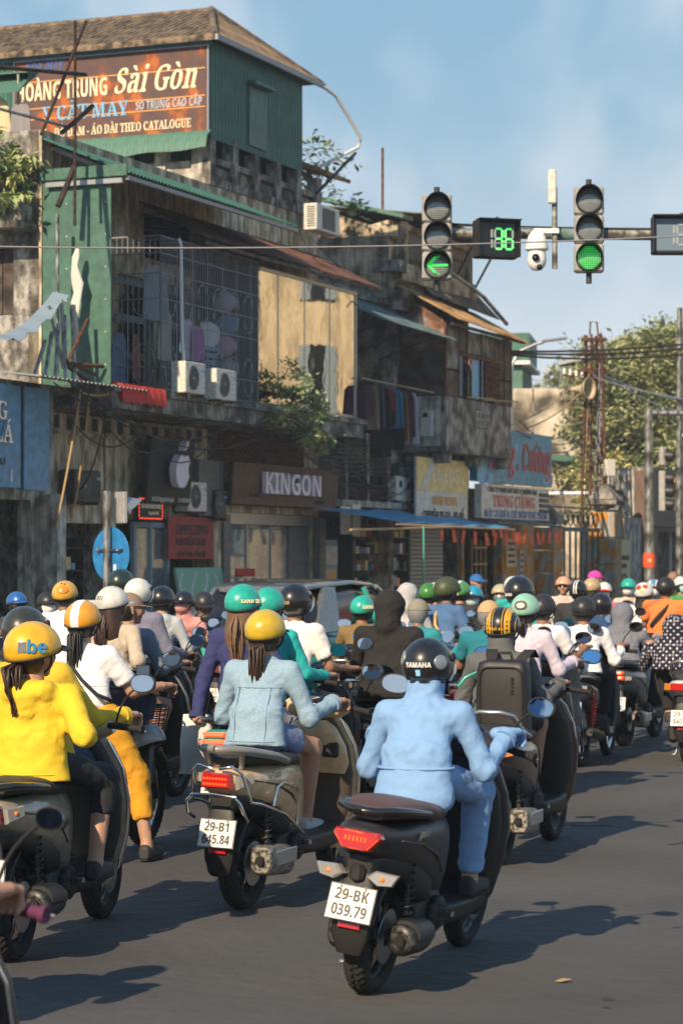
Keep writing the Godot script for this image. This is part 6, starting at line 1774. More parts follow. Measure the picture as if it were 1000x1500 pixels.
func wheel(root: Node3D,f: float,R: float,w: float,style: String,rim_m: Material,fine := true) -> void:
	var o := Node3D.new()
	o.name = "wheel" if not root.has_node("wheel") else "wheel_001"
	root.add_child(o,true)
	o.position = P(f,R)
	var ax := Transform3D(Basis(Vector3(0,-1,0),Vector3(1,0,0),Vector3(0,0,1)),Vector3.ZERO)
	var seg := 36 if fine else 20
	var h := w*0.5
	var t := MB.new()
	t.lathe([Vector2(R - 0.065,-h*0.62),Vector2(R - 0.045,-h*0.95),Vector2(R - 0.022,-h),Vector2(R - 0.007,-h*0.6),Vector2(R - 0.001,-h*0.2),Vector2(R - 0.001,h*0.2),Vector2(R - 0.007,h*0.6),Vector2(R - 0.022,h),Vector2(R - 0.045,h*0.95),Vector2(R - 0.065,h*0.62)],seg,ax,false,false)
	put(t,"tyre",M.rubber,o)
	if fine:
		t = MB.new()
		for k in 44:
			for s in [-1,1]:
				var a: float = TAU*(k+(0.5 if s > 0 else 0.0))/44.0
				var b := Basis(Vector3.RIGHT,a)*Basis(Vector3.UP,0.6*s)
				t.box(Basis(Vector3.RIGHT,a)*Vector3(s*h*0.42,R - 0.0045,0),Vector3(h*0.75,0.009,R*0.07),b*Basis(Vector3(0,0,1),-0.36*s))
		put(t,"tread",M.rubber,o)
	t = MB.new()
	var q := R - 0.062
	t.lathe([Vector2(q,-h*0.62),Vector2(q+0.004,-h*0.62),Vector2(q - 0.004,-h*0.4),Vector2(q - 0.02,-h*0.25),Vector2(q - 0.02,h*0.25),Vector2(q - 0.004,h*0.4),Vector2(q+0.004,h*0.62),Vector2(q,h*0.62)],seg,ax,false,false)
	t.lathe([Vector2(0.0,-h*0.9),Vector2(0.035,-h*0.9),Vector2(0.05,-h*0.3),Vector2(0.05,h*0.3),Vector2(0.035,h*0.9),Vector2(0,h*0.9)],14,ax)
	if style == "spoke":
		for k in 28:
			var a := TAU*k/28.0
			var s := 0.6 if k % 2 else -0.6
			t.tube([Vector3(s*h,cos(a+0.5*signf(s))*0.045,sin(a+0.5*signf(s))*0.045),Vector3(0,cos(a)*(q - 0.015),sin(a)*(q - 0.015))],0.0022,4)
	else:
		for k in 5:
			var a := TAU*k/5.0+0.3
			for s in [-0.16,0.16]:
				t.tube([Vector3(0,cos(a)*0.04,sin(a)*0.04),Vector3(0,cos(a+s)*(q - 0.012),sin(a+s)*(q - 0.012))],[0.013,0.009],6)
	put(t,"rim",rim_m,o)
	t = MB.new()
	t.lathe([Vector2(0.04,0.0),Vector2(0.11,0.0),Vector2(0.11,0.004),Vector2(0.04,0.004)],24,ax.translated(Vector3(h*0.8+0.01,0,0)),false,false)
	put(t,"brake_disc",M.steel,o)

func number_plate(root: Node3D,at: Vector3,tilt: float,lines: Array,blue := false) -> void:
	var b := Basis(Vector3.RIGHT,-tilt)
	var mb := MB.new()
	mb.cbox(Vector3.ZERO,Vector3(0.19,0.14,0.006),0.002)
	var pl := put(mb,"number_plate",M.plate_blue if blue else M.plate,root,Transform3D(b,at))
	var fr := MB.new()
	for s in [-1,1]:
		fr.box(Vector3(s*0.0925,0,0.0035),Vector3(0.003,0.136,0.002))
		fr.box(Vector3(0,s*0.0675,0.0035),Vector3(0.182,0.003,0.002))
	put(fr,"border",M.plate_ink,pl)
	for k in lines.size():
		write(pl,lines[k],0.044,M.plate_ink,Vector3(0,0.031 - 0.061*k,0.004),Basis(),"Droid Sans",0.0,0.86 if lines[k].length() < 6 else 0.8,0.002)
	for s in [-1,1]:
		fr = MB.new()
		fr.lathe([Vector2(0,0.004),Vector2(0.005,0.003),Vector2(0.005,0)],8,Transform3D(Basis(Vector3.RIGHT,PI/2),Vector3(s*0.05,0.06,0.003)))
		put(fr,"bolt",M.steel,pl)

func mirror(root: Node3D,x: float,from: Vector3,tint: Material,round_ := false,big := 1.0) -> void:
	var c := from+Vector3(x*0.14,0.19,0.03)
	var mb := MB.new()
	mb.tube(bez(from,from+Vector3(x*0.02,0.13,0.0),c,6),0.0055,6)
	var st := put(mb,"mirror",M.plastic,root)
	var b := Basis(Vector3.UP,-0.25*x)*Basis(Vector3.RIGHT,PI/2 - 0.1)
	var w := (0.05 if round_ else 0.068)*big
	mb = MB.new()
	var rings := []
	for q in [[0.45,-0.03],[0.9,-0.018],[1.0,0.0],[0.97,0.006]]:
		rings.append(sec(c+b*Vector3(0,q[1],0),b*Vector3.RIGHT,b*Vector3(0,0,1),w*q[0],0.045*big*q[0],0.045*big*q[0],2.3,16))
	mb.loft(rings)
	put(mb,"mirror_housing",M.chrome if round_ else M.plastic,st)
	mb = MB.new()
	mb.loft([sec(c+b*Vector3(0,0.0065,0),b*Vector3.RIGHT,b*Vector3(0,0,1),w*0.9,0.04*big,0.04*big,2.3,16),sec(c+b*Vector3(0,0.0085,0),b*Vector3.RIGHT,b*Vector3(0,0,1),w*0.88,0.039*big,0.039*big,2.3,16)])
	put(mb,"mirror_glass",tint,st)

func cockpit(root: Node3D,g: Dictionary,pm: Material,gf := 0.84,gy := 0.94,wide := 0.33) -> void:
	for s in [-1,1]:
		var mb := MB.new()
		mb.tube([P(gf+0.05,gy+0.01,s*0.12),P(gf+0.03,gy+0.012,s*0.2),P(gf - 0.03,gy,s*wide)],[0.013,0.016,0.016],10)
		mb.tube([P(gf - 0.03,gy,s*wide),P(gf - 0.033,gy,s*(wide+0.015))],0.02,10)
		put(mb,"grip",M.rubber,root)
		mb = MB.new()
		mb.tube([P(gf+0.06,gy+0.005,s*0.15),P(gf+0.075,gy - 0.005,s*0.2),P(gf+0.04,gy - 0.015,s*(wide+0.01))],[0.008,0.007,0.005],6)
		put(mb,"brake_lever",M.steel,root)
		mirror(root,s,P(gf+0.05,gy+0.02,s*0.19),g.get("tint",M.mirror_glass),g.get("round_mirror",false),g.get("mirror_size",1.0))
	var mb := MB.new()
	var rings := []
	for q in [[-0.17,0.03],[-0.14,0.05],[-0.07,0.065],[0.0,0.07],[0.07,0.065],[0.14,0.05],[0.17,0.03]]:
		rings.append(sec(P(gf+0.09,gy+0.01,q[0]),Vector3(0,0,-1),Vector3.UP,q[1]*1.5,q[1]*0.9,q[1]*1.1,2.4,14))
	mb.loft(rings)
	put(mb,"handlebar_cover",pm,root)
	mb = MB.new()
	mb.cbox(P(gf+0.03,gy+0.052,0),Vector3(0.16,0.02,0.09),0.006,Basis(Vector3.RIGHT,0.5))
	put(mb,"dashboard",M.screen_dark,root)
	mb = MB.new()
	mb.loft([sec(P(gf+0.2,gy - 0.005),Vector3.RIGHT,Vector3.UP,0.085,0.045,0.055,2.6),sec(P(gf+0.235,gy - 0.015),Vector3.RIGHT,Vector3.UP,0.07,0.035,0.045,2.6)])
	put(mb,"headlight",M.lens_clear,root)
	for k in 3: put(MB.new().tube(bez(P(gf+0.06,gy,0.16 - k*0.15),P(gf+0.28,gy+0.06 - k*0.03,0.1 - k*0.08),P(gf+0.18,gy - 0.25,0.04 - k*0.04)),0.005,5),"control_cable",M.rubber,root)

func lens(root: Node3D,called: String,poly: Array,at: Vector3,tilt: float,deep: float,m: Material,turn := 0.0) -> MeshInstance3D:
	var mb := MB.new()
	var p := PackedVector2Array()
	for q in poly: p.append(Vector2(q[0],q[1]))
	var c := Vector2.ZERO
	for q in p: c += q/p.size()
	var a := PackedVector3Array()
	var b := PackedVector3Array()
	var d := PackedVector3Array()
	for q in p:
		a.append(Vector3(q.x,q.y,-deep))
		b.append(Vector3(q.x,q.y,0.0))
		d.append(Vector3(c.x+(q.x - c.x)*0.86,c.y+(q.y - c.y)*0.82,deep*0.45))
	mb.loft([a,b,b,d],true,true,false)
	var o := put(mb,called,m,root,Transform3D(Basis(Vector3.UP,turn)*Basis(Vector3.RIGHT,-tilt),at))
	if m == M.lens_clear: put(MB.new().lathe([Vector2(0.0,0.006),Vector2(0.008,0.004),Vector2(0.011,0.0)],10,Transform3D(Basis(Vector3.RIGHT,PI/2),Vector3(c.x,c.y,deep*0.45))),"bulb",M.lens_orange,o)
	return o

func muffler(root: Node3D,style: String,dx := 0.0) -> void:
	var a := P(-0.19,0.27,0.17+dx)
	var b := P(0.2,0.235,0.15+dx)
	var mb := MB.new()
	if style == "box":
		var rings := []
		for q in [[0.0,0.8],[0.02,0.97],[0.1,1.0],[0.8,1.0],[0.95,0.8],[1.0,0.5]]:
			rings.append(sec(a.lerp(b,q[0]),Vector3.RIGHT,Vector3.UP,0.06*q[1],0.075*q[1],0.075*q[1],3.2,18))
		mb.loft(rings)
		put(mb,"muffler",M.metal_worn,root)
		mb = MB.new()
		mb.cbox(a.lerp(b,0.5)+Vector3(0.064,0.022,0),Vector3(0.012,0.075,0.26),0.005)
		put(mb,"heat_shield",M.steel if dx == 0.0 else M.metal_worn,root)
	else:
		var rings := []
		for q in [[0.0,0.55],[0.01,0.85],[0.05,1.0],[0.6,1.0],[0.8,0.85],[1.0,0.4]]:
			rings.append(sec(a.lerp(b,q[0]),Vector3.RIGHT,Vector3.UP,0.062*q[1],0.064*q[1],0.064*q[1],2.0,20))
		mb.loft(rings)
		put(mb,"muffler",M.metal_grey if style == "round" else M.metal_worn,root)
		mb = MB.new()
		rings = []
		for q in [[0.12,1.0],[0.2,1.12],[0.6,1.12],[0.78,0.9]]:
			rings.append(sec(a.lerp(b,q[0])+Vector3(0.006,0.012,0),Vector3.RIGHT,Vector3.UP,0.063*q[1],0.064*q[1],0.02,2.4,18))
		mb.loft(rings)
		put(mb,"heat_shield",M.plastic if style == "round" else M.steel,root)
	mb = MB.new()
	mb.tube([a+Vector3(0,0,0.022),a+Vector3(0,0,-0.01)],0.022,12)
	mb.tube([a+Vector3(0,0,0.023),a+Vector3(0,0,0.02)],0.015,12)
	put(mb,"tail_pipe",M.soot,root)
	mb = MB.new()
	mb.tube(bez(b,P(0.34,0.2,0.14),P(0.42,0.3,0.05),8),0.017,8)
	put(mb,"exhaust_pipe",M.metal_worn,root)

func scooter(called: String,label: String,g: Dictionary) -> Node3D:
	var root := thing(called,label,"motorbike",Vector3.ZERO,0.0,"motorbikes waiting at the crossing")
	var pm: Material = g.paint
	var inner: Material = g.get("inner",M.plastic)
	var R: float = g.get("R",0.235)
	var fine: bool = g.get("fine",false)
	wheel(root,0.0,R,0.1,"alloy",g.get("rim",M.metal_grey),fine)
	wheel(root,1.26,R,0.085,"alloy",g.get("rim",M.metal_grey),fine)
	var w: float = g.get("w",1.0)
	var mb := hull(MB.new(),[[-0.36,0.675,0.04*w,0.02,0.03],[-0.345,0.675,0.075*w,0.04,0.055],[-0.28,0.665,0.11*w,0.055,0.085],[-0.12,0.645,0.142*w,0.075,0.115],[0.08,0.62,0.155*w,0.1,0.15],[0.28,0.59,0.15*w,0.13,0.2],[0.44,0.55,0.13,0.16,0.24],[0.52,0.5,0.1,0.19,0.22]],2.7,24)
	put(mb,"tail_cowl",pm,root)
	for s in [-1,1]:
		mb = MB.new()
		mb.tube([P(-0.2,0.655,s*0.128*w),P(0.0,0.625,s*0.153*w),P(0.2,0.56,s*0.155*w),P(0.36,0.47,s*0.135)],[0.004,0.006,0.006,0.004],6)
		put(mb,"cowl_trim",g.get("trim",M.plastic),root)
	mb = hull(MB.new(),[[-0.27,0.755,0.07,0.012,0.03],[-0.22,0.765,0.11,0.025,0.04],[-0.08,0.765,0.14,0.035,0.05],[0.08,0.75,0.15,0.035,0.05],[0.2,0.725,0.145,0.035,0.05],[0.4,0.715,0.115,0.035,0.05],[0.53,0.69,0.07,0.03,0.05],[0.57,0.67,0.03,0.015,0.03]],2.6,20)
	put(mb,"seat",g.get("seat",M.seat_black),root)
	mb = MB.new()
	hull(mb,[[0.4,0.3,0.12,0.03,0.06],[0.5,0.3,0.165,0.025,0.09],[0.75,0.3,0.18,0.025,0.1],[0.95,0.31,0.17,0.03,0.09],[1.02,0.35,0.12,0.03,0.06]],3.2)
	put(mb,"floorboard",inner,root)
	mb = pillar(MB.new(),[[0.2,1.0,0.13,0.05,0.05],[0.3,1.02,0.18,0.075,0.07],[0.45,1.04,0.205,0.11,0.06],[0.6,1.03,0.212,0.13,0.06],[0.74,1.0,0.195,0.12,0.055],[0.85,0.97,0.15,0.1,0.05],[0.92,0.94,0.09,0.08,0.05]],2.3,24)
	put(mb,"leg_shield",pm,root)
	mb = pillar(MB.new(),[[0.3,0.955,0.15,0.02,0.02],[0.45,0.965,0.19,0.03,0.035],[0.6,0.965,0.197,0.03,0.05],[0.74,0.94,0.18,0.03,0.05],[0.86,0.91,0.12,0.03,0.05],[0.92,0.89,0.07,0.03,0.03]],2.8,20)
	put(mb,"inner_panel",g.get("panel",inner),root)
	if g.has("glove"):
		mb = pillar(MB.new(),[[0.6,0.925,0.17,0.02,0.03],[0.66,0.92,0.192,0.02,0.045],[0.75,0.9,0.178,0.03,0.045],[0.84,0.88,0.13,0.03,0.045],[0.88,0.875,0.08,0.02,0.03]],2.8,20)
		put(mb,"glove_box",g.glove,root)
		put(MB.new().cbox(P(0.872,0.73,0.1),Vector3(0.1,0.09,0.03),0.012),"pocket",M.plastic,root)
	if g.get("guards",false) or g.get("shield_trim",false):
		for s in [-1,1]:
			mb = MB.new()
			mb.tube([P(0.97,0.28,s*0.175),P(0.99,0.45,s*0.212),P(0.985,0.6,s*0.218),P(0.955,0.75,s*0.2),P(0.92,0.88,s*0.14)],0.007,6)
			put(mb,"shield_trim",M.chrome,root)
	cockpit(root,g,pm)
	for s in [-1,1]:
		mb = MB.new()
		mb.tube([P(1.26,R,s*0.07),P(1.2,R+0.16,s*0.07),P(1.08,0.6,s*0.04)],0.018,8)
		put(mb,"fork",M.metal_grey,root)
	mb = MB.new()
	var rings := []
	for k in 9:
		var a := -0.9+k*0.27
		rings.append(sec(P(1.26+sin(a)*(R+0.035),R+cos(a)*(R+0.035)),Vector3.RIGHT,Vector3(0,cos(a),-sin(a)),0.07 if k > 0 and k < 8 else 0.05,0.022,0.03,2.2,14))
	mb.loft(rings)
	put(mb,"front_fender",pm,root)
	mb = hull(MB.new(),[[-0.12,R+0.01,0.03,0.05,0.05,-0.12],[-0.05,R+0.01,0.05,0.085,0.085,-0.13],[0.15,R+0.02,0.055,0.08,0.08,-0.13],[0.34,R+0.04,0.05,0.09,0.09,-0.11],[0.42,R+0.05,0.03,0.05,0.05,-0.1]],2.6)
	hull(mb,[[0.2,R+0.03,0.1,0.09,0.08],[0.3,R+0.05,0.12,0.13,0.1],[0.45,R+0.06,0.12,0.12,0.1],[0.56,R+0.06,0.08,0.06,0.06]],3.0)
	put(mb,"engine",M.engine,root)
	mb = MB.new()
	mb.lathe([Vector2(0.02,0.0),Vector2(0.07,0.0),Vector2(0.075,0.012),Vector2(0.075,0.03),Vector2(0.055,0.045),Vector2(0.0,0.045)],20,Transform3D(Basis(Vector3(0,-1,0),Vector3(1,0,0),Vector3(0,0,1)),P(0.36,R+0.06,0.115)))
	for k in 7: mb.box(P(0.36,R+0.06,0.163)+Vector3(0,-0.045+k*0.015,0),Vector3(0.006,0.005,0.09))
	put(mb,"fan_cover",M.engine,root)
	muffler(root,g.get("muffler","round"),g.get("muffler_dx",0.0))
	for s in [-1,1]:
		mb = MB.new()
		mb.tube([P(0.02,R+0.05,s*0.115),P(0.0,0.58,s*0.1)],0.013,8)
		var coil := []
		for k in 57: coil.append(P(0.015 - 0.015*k/56.0,R+0.1+0.22*k/56.0,s*0.11)+Vector3(sin(k*0.785)*0.026,0,cos(k*0.785)*0.026))
		mb.tube(coil,0.005,5)
		put(mb,"shock_absorber",g.get("spring",M.metal_grey),root)
	mb = hull(MB.new(),[[-0.3,0.56,0.05,0.03,0.05],[-0.24,0.57,0.09,0.05,0.07],[-0.1,0.56,0.12,0.06,0.08],[0.1,0.5,0.13,0.08,0.12],[0.3,0.42,0.12,0.1,0.12]],2.8)
	rings = []
	for q in [[0.55,-0.28,0.055],[0.46,-0.305,0.075],[0.36,-0.315,0.08],[0.27,-0.31,0.075],[0.2,-0.29,0.05]]:
		rings.append(sec(P(q[1],q[0]),Vector3.RIGHT,Vector3(0,0,-1),q[2],0.02,0.014,2.4,14))
	mb.loft(rings)
	put(mb,"rear_fender",g.get("fender",M.plastic),root)
	mb = MB.new()
	rings = []
	for k in 7:
		var a := -1.25+k*0.3
		rings.append(sec(P(sin(a)*(R+0.03),R+cos(a)*(R+0.03)),Vector3.RIGHT,Vector3(0,cos(a),-sin(a)),0.075,0.012,0.02,2.2,14))
	mb.loft(rings)
	put(mb,"tyre_hugger",M.plastic,root)
	number_plate(root,P(-0.345,0.405,0.0),0.3,g.plate,g.get("blue_plate",false))
	lens(root,"rear_reflector",[[-0.045,-0.012],[0.045,-0.012],[0.045,0.012],[-0.045,0.012]],P(-0.335,0.318),0.2,0.01,M.lens_red)
	match g.get("tail","bar"):
		"wedge":
			lens(root,"tail_light",[[-0.088,0.04],[0.088,0.04],[0.1,0.02],[0.055,-0.038],[-0.055,-0.038],[-0.1,0.02]],P(-0.372,0.655),0.12,0.04,M.lens_red)
			var lt := MB.new()
			for k in 6: lt.cbox(Vector3(-0.04+0.016*k,0.006,0.021),Vector3(0.01,0.02,0.006),0.002)
			for s in [-1,1]: lt.tube([Vector3(-0.01*s,-0.03,0.014),Vector3(s*0.05,-0.028,0.013),Vector3(s*0.088,0.017,0.012),Vector3(s*0.078,0.031,0.014),Vector3(0,0.032,0.015)],0.004,5)
			put(lt,"tail_light_glow",M.lamp_red,root,Transform3D(Basis(Vector3.RIGHT,-0.12),P(-0.372,0.655)))
		"bar":
			lens(root,"tail_light",[[-0.075,0.04],[0.075,0.04],[0.08,-0.035],[-0.08,-0.035]],P(-0.372,0.66),0.05,0.04,M.lens_red)
			var lt := MB.new()
			for k in 8:
				for j in 2: lt.cbox(Vector3(-0.056+0.016*k,-0.014+0.026*j,0.017),Vector3(0.011,0.012,0.008),0.002)
			put(lt,"tail_light_glow",M.lamp_red,root,Transform3D(Basis(Vector3.RIGHT,-0.05),P(-0.372,0.66)))
			for s in [-1,1]: lens(root,"turn_signal",[[-0.05,0.03],[0.05,0.04],[0.055,-0.005],[-0.04,-0.035]],P(-0.305,0.655,s*0.118),0.05,0.03,M.lens_clear,s*1.0)
		"wide":
			lens(root,"tail_light",[[-0.085,0.035],[0.085,0.035],[0.09,-0.03],[-0.09,-0.03]],P(-0.37,0.66),0.1,0.035,M.lens_red)
			for s in [-1,1]: lens(root,"turn_signal",[[-0.055,0.035],[0.06,0.03],[0.05,-0.02],[-0.05,-0.03]],P(-0.31,0.655,s*0.118),0.1,0.03,M.lens_orange,s*0.85)
		"split":
			for j in 2:
				lens(root,"tail_light",[[-0.08,0.013],[0.08,0.013],[0.065,-0.013],[-0.065,-0.013]],P(-0.368+0.01*j,0.69 - 0.045*j),0.3,0.03,M.lamp_red)
			for s in [-1,1]: lens(root,"turn_signal",[[-0.03,0.02],[0.03,0.02],[0.03,-0.02],[-0.03,-0.02]],P(-0.31,0.64,s*0.115),0.1,0.02,M.lens_clear,s*0.9)
		"small":
			lens(root,"tail_light",[[-0.05,0.035],[0.05,0.035],[0.062,0.0],[0.05,-0.035],[-0.05,-0.035],[-0.062,0.0]],P(-0.372,0.645),0.1,0.045,M.lens_red)
			for s in [-1,1]: lens(root,"turn_signal",[[-0.022,0.022],[0.022,0.022],[0.022,-0.022],[-0.022,-0.022]],P(-0.31,0.56,s*0.12),0.1,0.025,M.lens_clear,s*0.5)
	if g.get("tail","") == "wedge":
		mb = MB.new()
		mb.cbox(P(-0.3,0.52),Vector3(0.06,0.07,0.07),0.015)
		put(mb,"signal_mount",M.plastic,root)
		for s in [-1,1]: lens(root,"turn_signal",[[-0.075,0.022],[0.02,0.03],[0.055,0.0],[0.01,-0.03],[-0.05,-0.025]] if s < 0 else [[0.075,0.022],[-0.02,0.03],[-0.055,0.0],[-0.01,-0.03],[0.05,-0.025]],P(-0.325,0.515,s*0.1),0.1,0.03,M.lens_clear,s*0.25)
	match g.get("rail","wing"):
		"wing":
			for s in [-1,1]:
				mb = MB.new()
				mb.tube([P(0.02,0.745,s*0.16),P(-0.15,0.765,s*0.15),P(-0.28,0.775,s*0.11),P(-0.34,0.77,s*0.05),P(-0.345,0.768,0)],[0.012,0.016,0.018,0.018,0.018],8)
				put(mb,"grab_rail",g.get("rail_mat",M.plastic_gloss),root)
		"loop":
			mb = MB.new()
			mb.tube([P(0.1,0.72,0.155),P(-0.05,0.76,0.15),P(-0.15,0.85,0.12),P(-0.2,0.87,0.06),P(-0.2,0.87,-0.06),P(-0.15,0.85,-0.12),P(-0.05,0.76,-0.15),P(0.1,0.72,-0.155)],0.014,8)
			put(mb,"grab_rail",g.get("rail_mat",M.steel),root)
		"rack":
			for s in [-1,1]:
				mb = MB.new()
				mb.tube([P(0.12,0.73,s*0.17),P(0.0,0.76,s*0.165),P(-0.25,0.8,s*0.12),P(-0.37,0.815,s*0.07),P(-0.39,0.815,0)],[0.016,0.02,0.022,0.022,0.022],8)
				mb.tube([P(-0.3,0.8,s*0.1),P(-0.26,0.72,s*0.08)],0.014,8)
				put(mb,"grab_rail",M.rack_grey,root)
	if g.get("guards",false):
		mb = MB.new()
		for s in [-1,1]:
			mb.tube([P(-0.38,0.72,s*0.02),P(-0.39,0.735,s*0.09),P(-0.36,0.7,s*0.13),P(-0.3,0.56,s*0.155),P(-0.2,0.545,s*0.165),P(0.1,0.47,s*0.17),P(0.35,0.35,s*0.17)],0.008,8)
			mb.tube([P(-0.4,0.6,s*0.1),P(-0.4,0.56,s*0.14),P(-0.36,0.5,s*0.15),P(-0.3,0.47,s*0.14)],0.008,8)
			mb.tube([P(-0.05,0.52,s*0.168),P(-0.02,0.61,s*0.172),P(0.05,0.63,s*0.175),P(0.25,0.59,s*0.172),P(0.28,0.55,s*0.17),P(0.26,0.4,s*0.17)],0.008,8)
		mb.tube([P(-0.4,0.59,-0.12),P(-0.415,0.6,0),P(-0.4,0.59,0.12)],0.008,8)
		put(mb,"crash_guard",M.chrome,root)
	mb = MB.new()
	for s in [-1,1]:
		mb = MB.new()
		mb.tube([P(0.4,0.3,s*0.13),P(0.38,0.3,s*0.2)],0.013,8)
		put(mb,"footpeg",M.steel,root)
	mb = MB.new()
	mb.tube([P(0.3,0.2,-0.12),P(0.22,0.06,-0.17),P(0.2,0.05,-0.2)],0.011,6)
	put(mb,"side_stand",M.steel,root)
	if g.has("badge"):
		for s in [-1,1]:
			write(root,g.badge,0.028,M.badge,P(0.0,0.668,s*0.1545*w),Basis(Vector3.UP,s*PI/2),"Droid Serif" if g.get("script",false) else "Droid Sans",0.3,1.1,0.006,"badge")
	return root

func underbone(called: String,label: String,g: Dictionary) -> Node3D:
	var root := thing(called,label,"motorbike",Vector3.ZERO,0.0,"motorbikes waiting at the crossing")
	var pm: Material = g.paint
	var R := 0.285
	wheel(root,0.0,R,0.075,g.get("wheels","alloy"),M.metal_grey if g.get("wheels","") == "alloy" else M.chrome,true)
	wheel(root,1.22,R,0.068,g.get("wheels","alloy"),M.metal_grey if g.get("wheels","") == "alloy" else M.chrome,true)
	var mb := hull(MB.new(),[[-0.4,0.7,0.03,0.02,0.03],[-0.36,0.7,0.06,0.035,0.05],[-0.2,0.68,0.085,0.05,0.08],[0.0,0.65,0.1,0.06,0.11],[0.25,0.6,0.105,0.09,0.14],[0.45,0.56,0.09,0.09,0.14],[0.55,0.53,0.06,0.06,0.08]],2.6)
	put(mb,"tail_cowl",pm,root)
	mb = hull(MB.new(),[[-0.25,0.75,0.07,0.015,0.03],[-0.2,0.755,0.1,0.025,0.04],[0.0,0.75,0.125,0.035,0.05],[0.25,0.715,0.125,0.035,0.05],[0.5,0.7,0.09,0.03,0.05],[0.56,0.68,0.05,0.02,0.03]])
	put(mb,"seat",M.seat_black,root)
	mb = MB.new()
	mb.tube([P(0.5,0.5),P(0.75,0.45),P(0.95,0.7),P(0.99,0.88)],[0.055,0.05,0.05,0.045],12)
	put(mb,"frame",M.plastic,root)
	for s in [-1,1]:
		mb = MB.new()
		var rings := []
		for q in [[0.28,0.88,0.15,0.03],[0.42,0.93,0.165,0.05],[0.6,0.98,0.15,0.06],[0.75,0.99,0.12,0.06],[0.86,0.97,0.07,0.05]]:
			rings.append(sec(P(q[1],q[0],s*q[2]*0.62),Vector3.RIGHT,Vector3(0,0,-1),q[2]*0.42,q[3],0.02,2.2,14))
		mb.loft(rings)
		put(mb,"leg_shield",pm,root)
	cockpit(root,g,pm,0.8,0.93,0.33)
	for s in [-1,1]:
		mb = MB.new()
		mb.tube([P(1.22,R,s*0.075),P(1.13,0.55,s*0.075),P(1.02,0.84,s*0.06)],[0.02,0.018,0.018],8)
		put(mb,"fork",M.metal_grey,root)
	mb = MB.new()
	var rings := []
	for k in 9:
		var a := -1.0+k*0.26
		rings.append(sec(P(1.22+sin(a)*(R+0.03),R+cos(a)*(R+0.03)),Vector3.RIGHT,Vector3(0,cos(a),-sin(a)),0.055,0.014,0.03,2.2,12))
	mb.loft(rings)
	put(mb,"front_fender",pm,root)
	mb = MB.new()
	hull(mb,[[0.42,0.32,0.07,0.06,0.06],[0.48,0.32,0.1,0.09,0.09],[0.68,0.32,0.1,0.085,0.085],[0.74,0.33,0.06,0.05,0.05]],3.0)
	for k in 8: mb.cbox(P(0.76+k*0.018,0.35,0),Vector3(0.12,0.11,0.008),0.002)
	for s in [-1,1]: mb.lathe([Vector2(0.085,0),Vector2(0.08,0.03),Vector2(0.05,0.045),Vector2(0,0.045)],18,Transform3D(Basis(Vector3(0,-s,0),Vector3(s,0,0),Vector3(0,0,1)),P(0.55,0.31,s*0.09)))
	put(mb,"engine",M.engine,root)
	mb = MB.new()
	for s in [-1,1]: mb.tube([P(0.0,R,s*0.085),P(0.42,0.3,s*0.08)],0.018,8)
	hull(mb,[[-0.1,R,0.014,0.05,0.05,-0.075],[-0.05,R,0.016,0.07,0.07,-0.075],[0.35,0.3,0.016,0.05,0.05,-0.075],[0.42,0.3,0.012,0.03,0.03,-0.075]])
	put(mb,"swing_arm",M.plastic,root)
	for s in [-1,1]:
		mb = MB.new()
		mb.tube([P(0.02,R+0.02,s*0.1),P(0.1,0.62,s*0.095)],0.012,8)
		var coil := []
		for k in 73: coil.append(P(0.03+0.055*k/72.0,R+0.07+0.23*k/72.0,s*0.1)+Vector3(sin(k*0.785)*0.027,0,cos(k*0.785)*0.027))
		mb.tube(coil,0.0055,5)
		put(mb,"shock_absorber",g.get("spring",M.metal_grey),root)
	mb = MB.new()
	mb.tube([P(-0.25,0.3,0.13),P(-0.22,0.3,0.13),P(0.2,0.25,0.13),P(0.4,0.2,0.11),P(0.75,0.22,0.06)],[0.03,0.042,0.045,0.02,0.016],12)
	put(mb,"muffler",M.metal_grey,root)
	mb = hull(MB.new(),[[-0.36,0.6,0.05,0.03,0.05],[-0.2,0.6,0.075,0.05,0.05],[0.1,0.55,0.08,0.06,0.08],[0.3,0.45,0.07,0.06,0.08]])
	rings = []
	for q in [[0.6,-0.34,0.06],[0.5,-0.355,0.085],[0.38,-0.37,0.085],[0.27,-0.37,0.06],[0.24,-0.365,0.04]]:
		rings.append(sec(P(q[1],q[0]),Vector3.RIGHT,Vector3(0,0,-1),q[2],0.012,0.012,2.4,14))
	mb.loft(rings)
	put(mb,"rear_fender",g.get("fender",M.plastic),root)
	number_plate(root,P(-0.39,0.49,0.0),0.12,g.plate,g.get("blue_plate",false))
	lens(root,"tail_light",[[-0.07,0.035],[0.07,0.035],[0.085,0.0],[0.06,-0.04],[-0.06,-0.04],[-0.085,0.0]],P(-0.41,0.655),0.15,0.05,M.lens_red)
	for s in [-1,1]: lens(root,"turn_signal",[[-0.025,0.035],[0.035,0.03],[0.03,-0.03],[-0.025,-0.035]],P(-0.37,0.66,s*0.105),0.15,0.03,M.lens_clear,s*0.8)
	mb = MB.new()
	mb.tube([P(0.05,0.73,0.12),P(-0.2,0.755,0.11),P(-0.3,0.76,0.06),P(-0.3,0.76,-0.06),P(-0.2,0.755,-0.11),P(0.05,0.73,-0.12)],0.01,8)
	put(mb,"grab_rail",M.steel,root)
	for s in [-1,1]:
		mb = MB.new()
		mb.tube([P(0.55,0.23,s*0.08),P(0.55,0.23,s*0.2)],0.014,8)
		mb.tube([P(0.15,0.3,s*0.08),P(0.13,0.3,s*0.18)],0.012,8)
		put(mb,"footpeg",M.rubber,root)
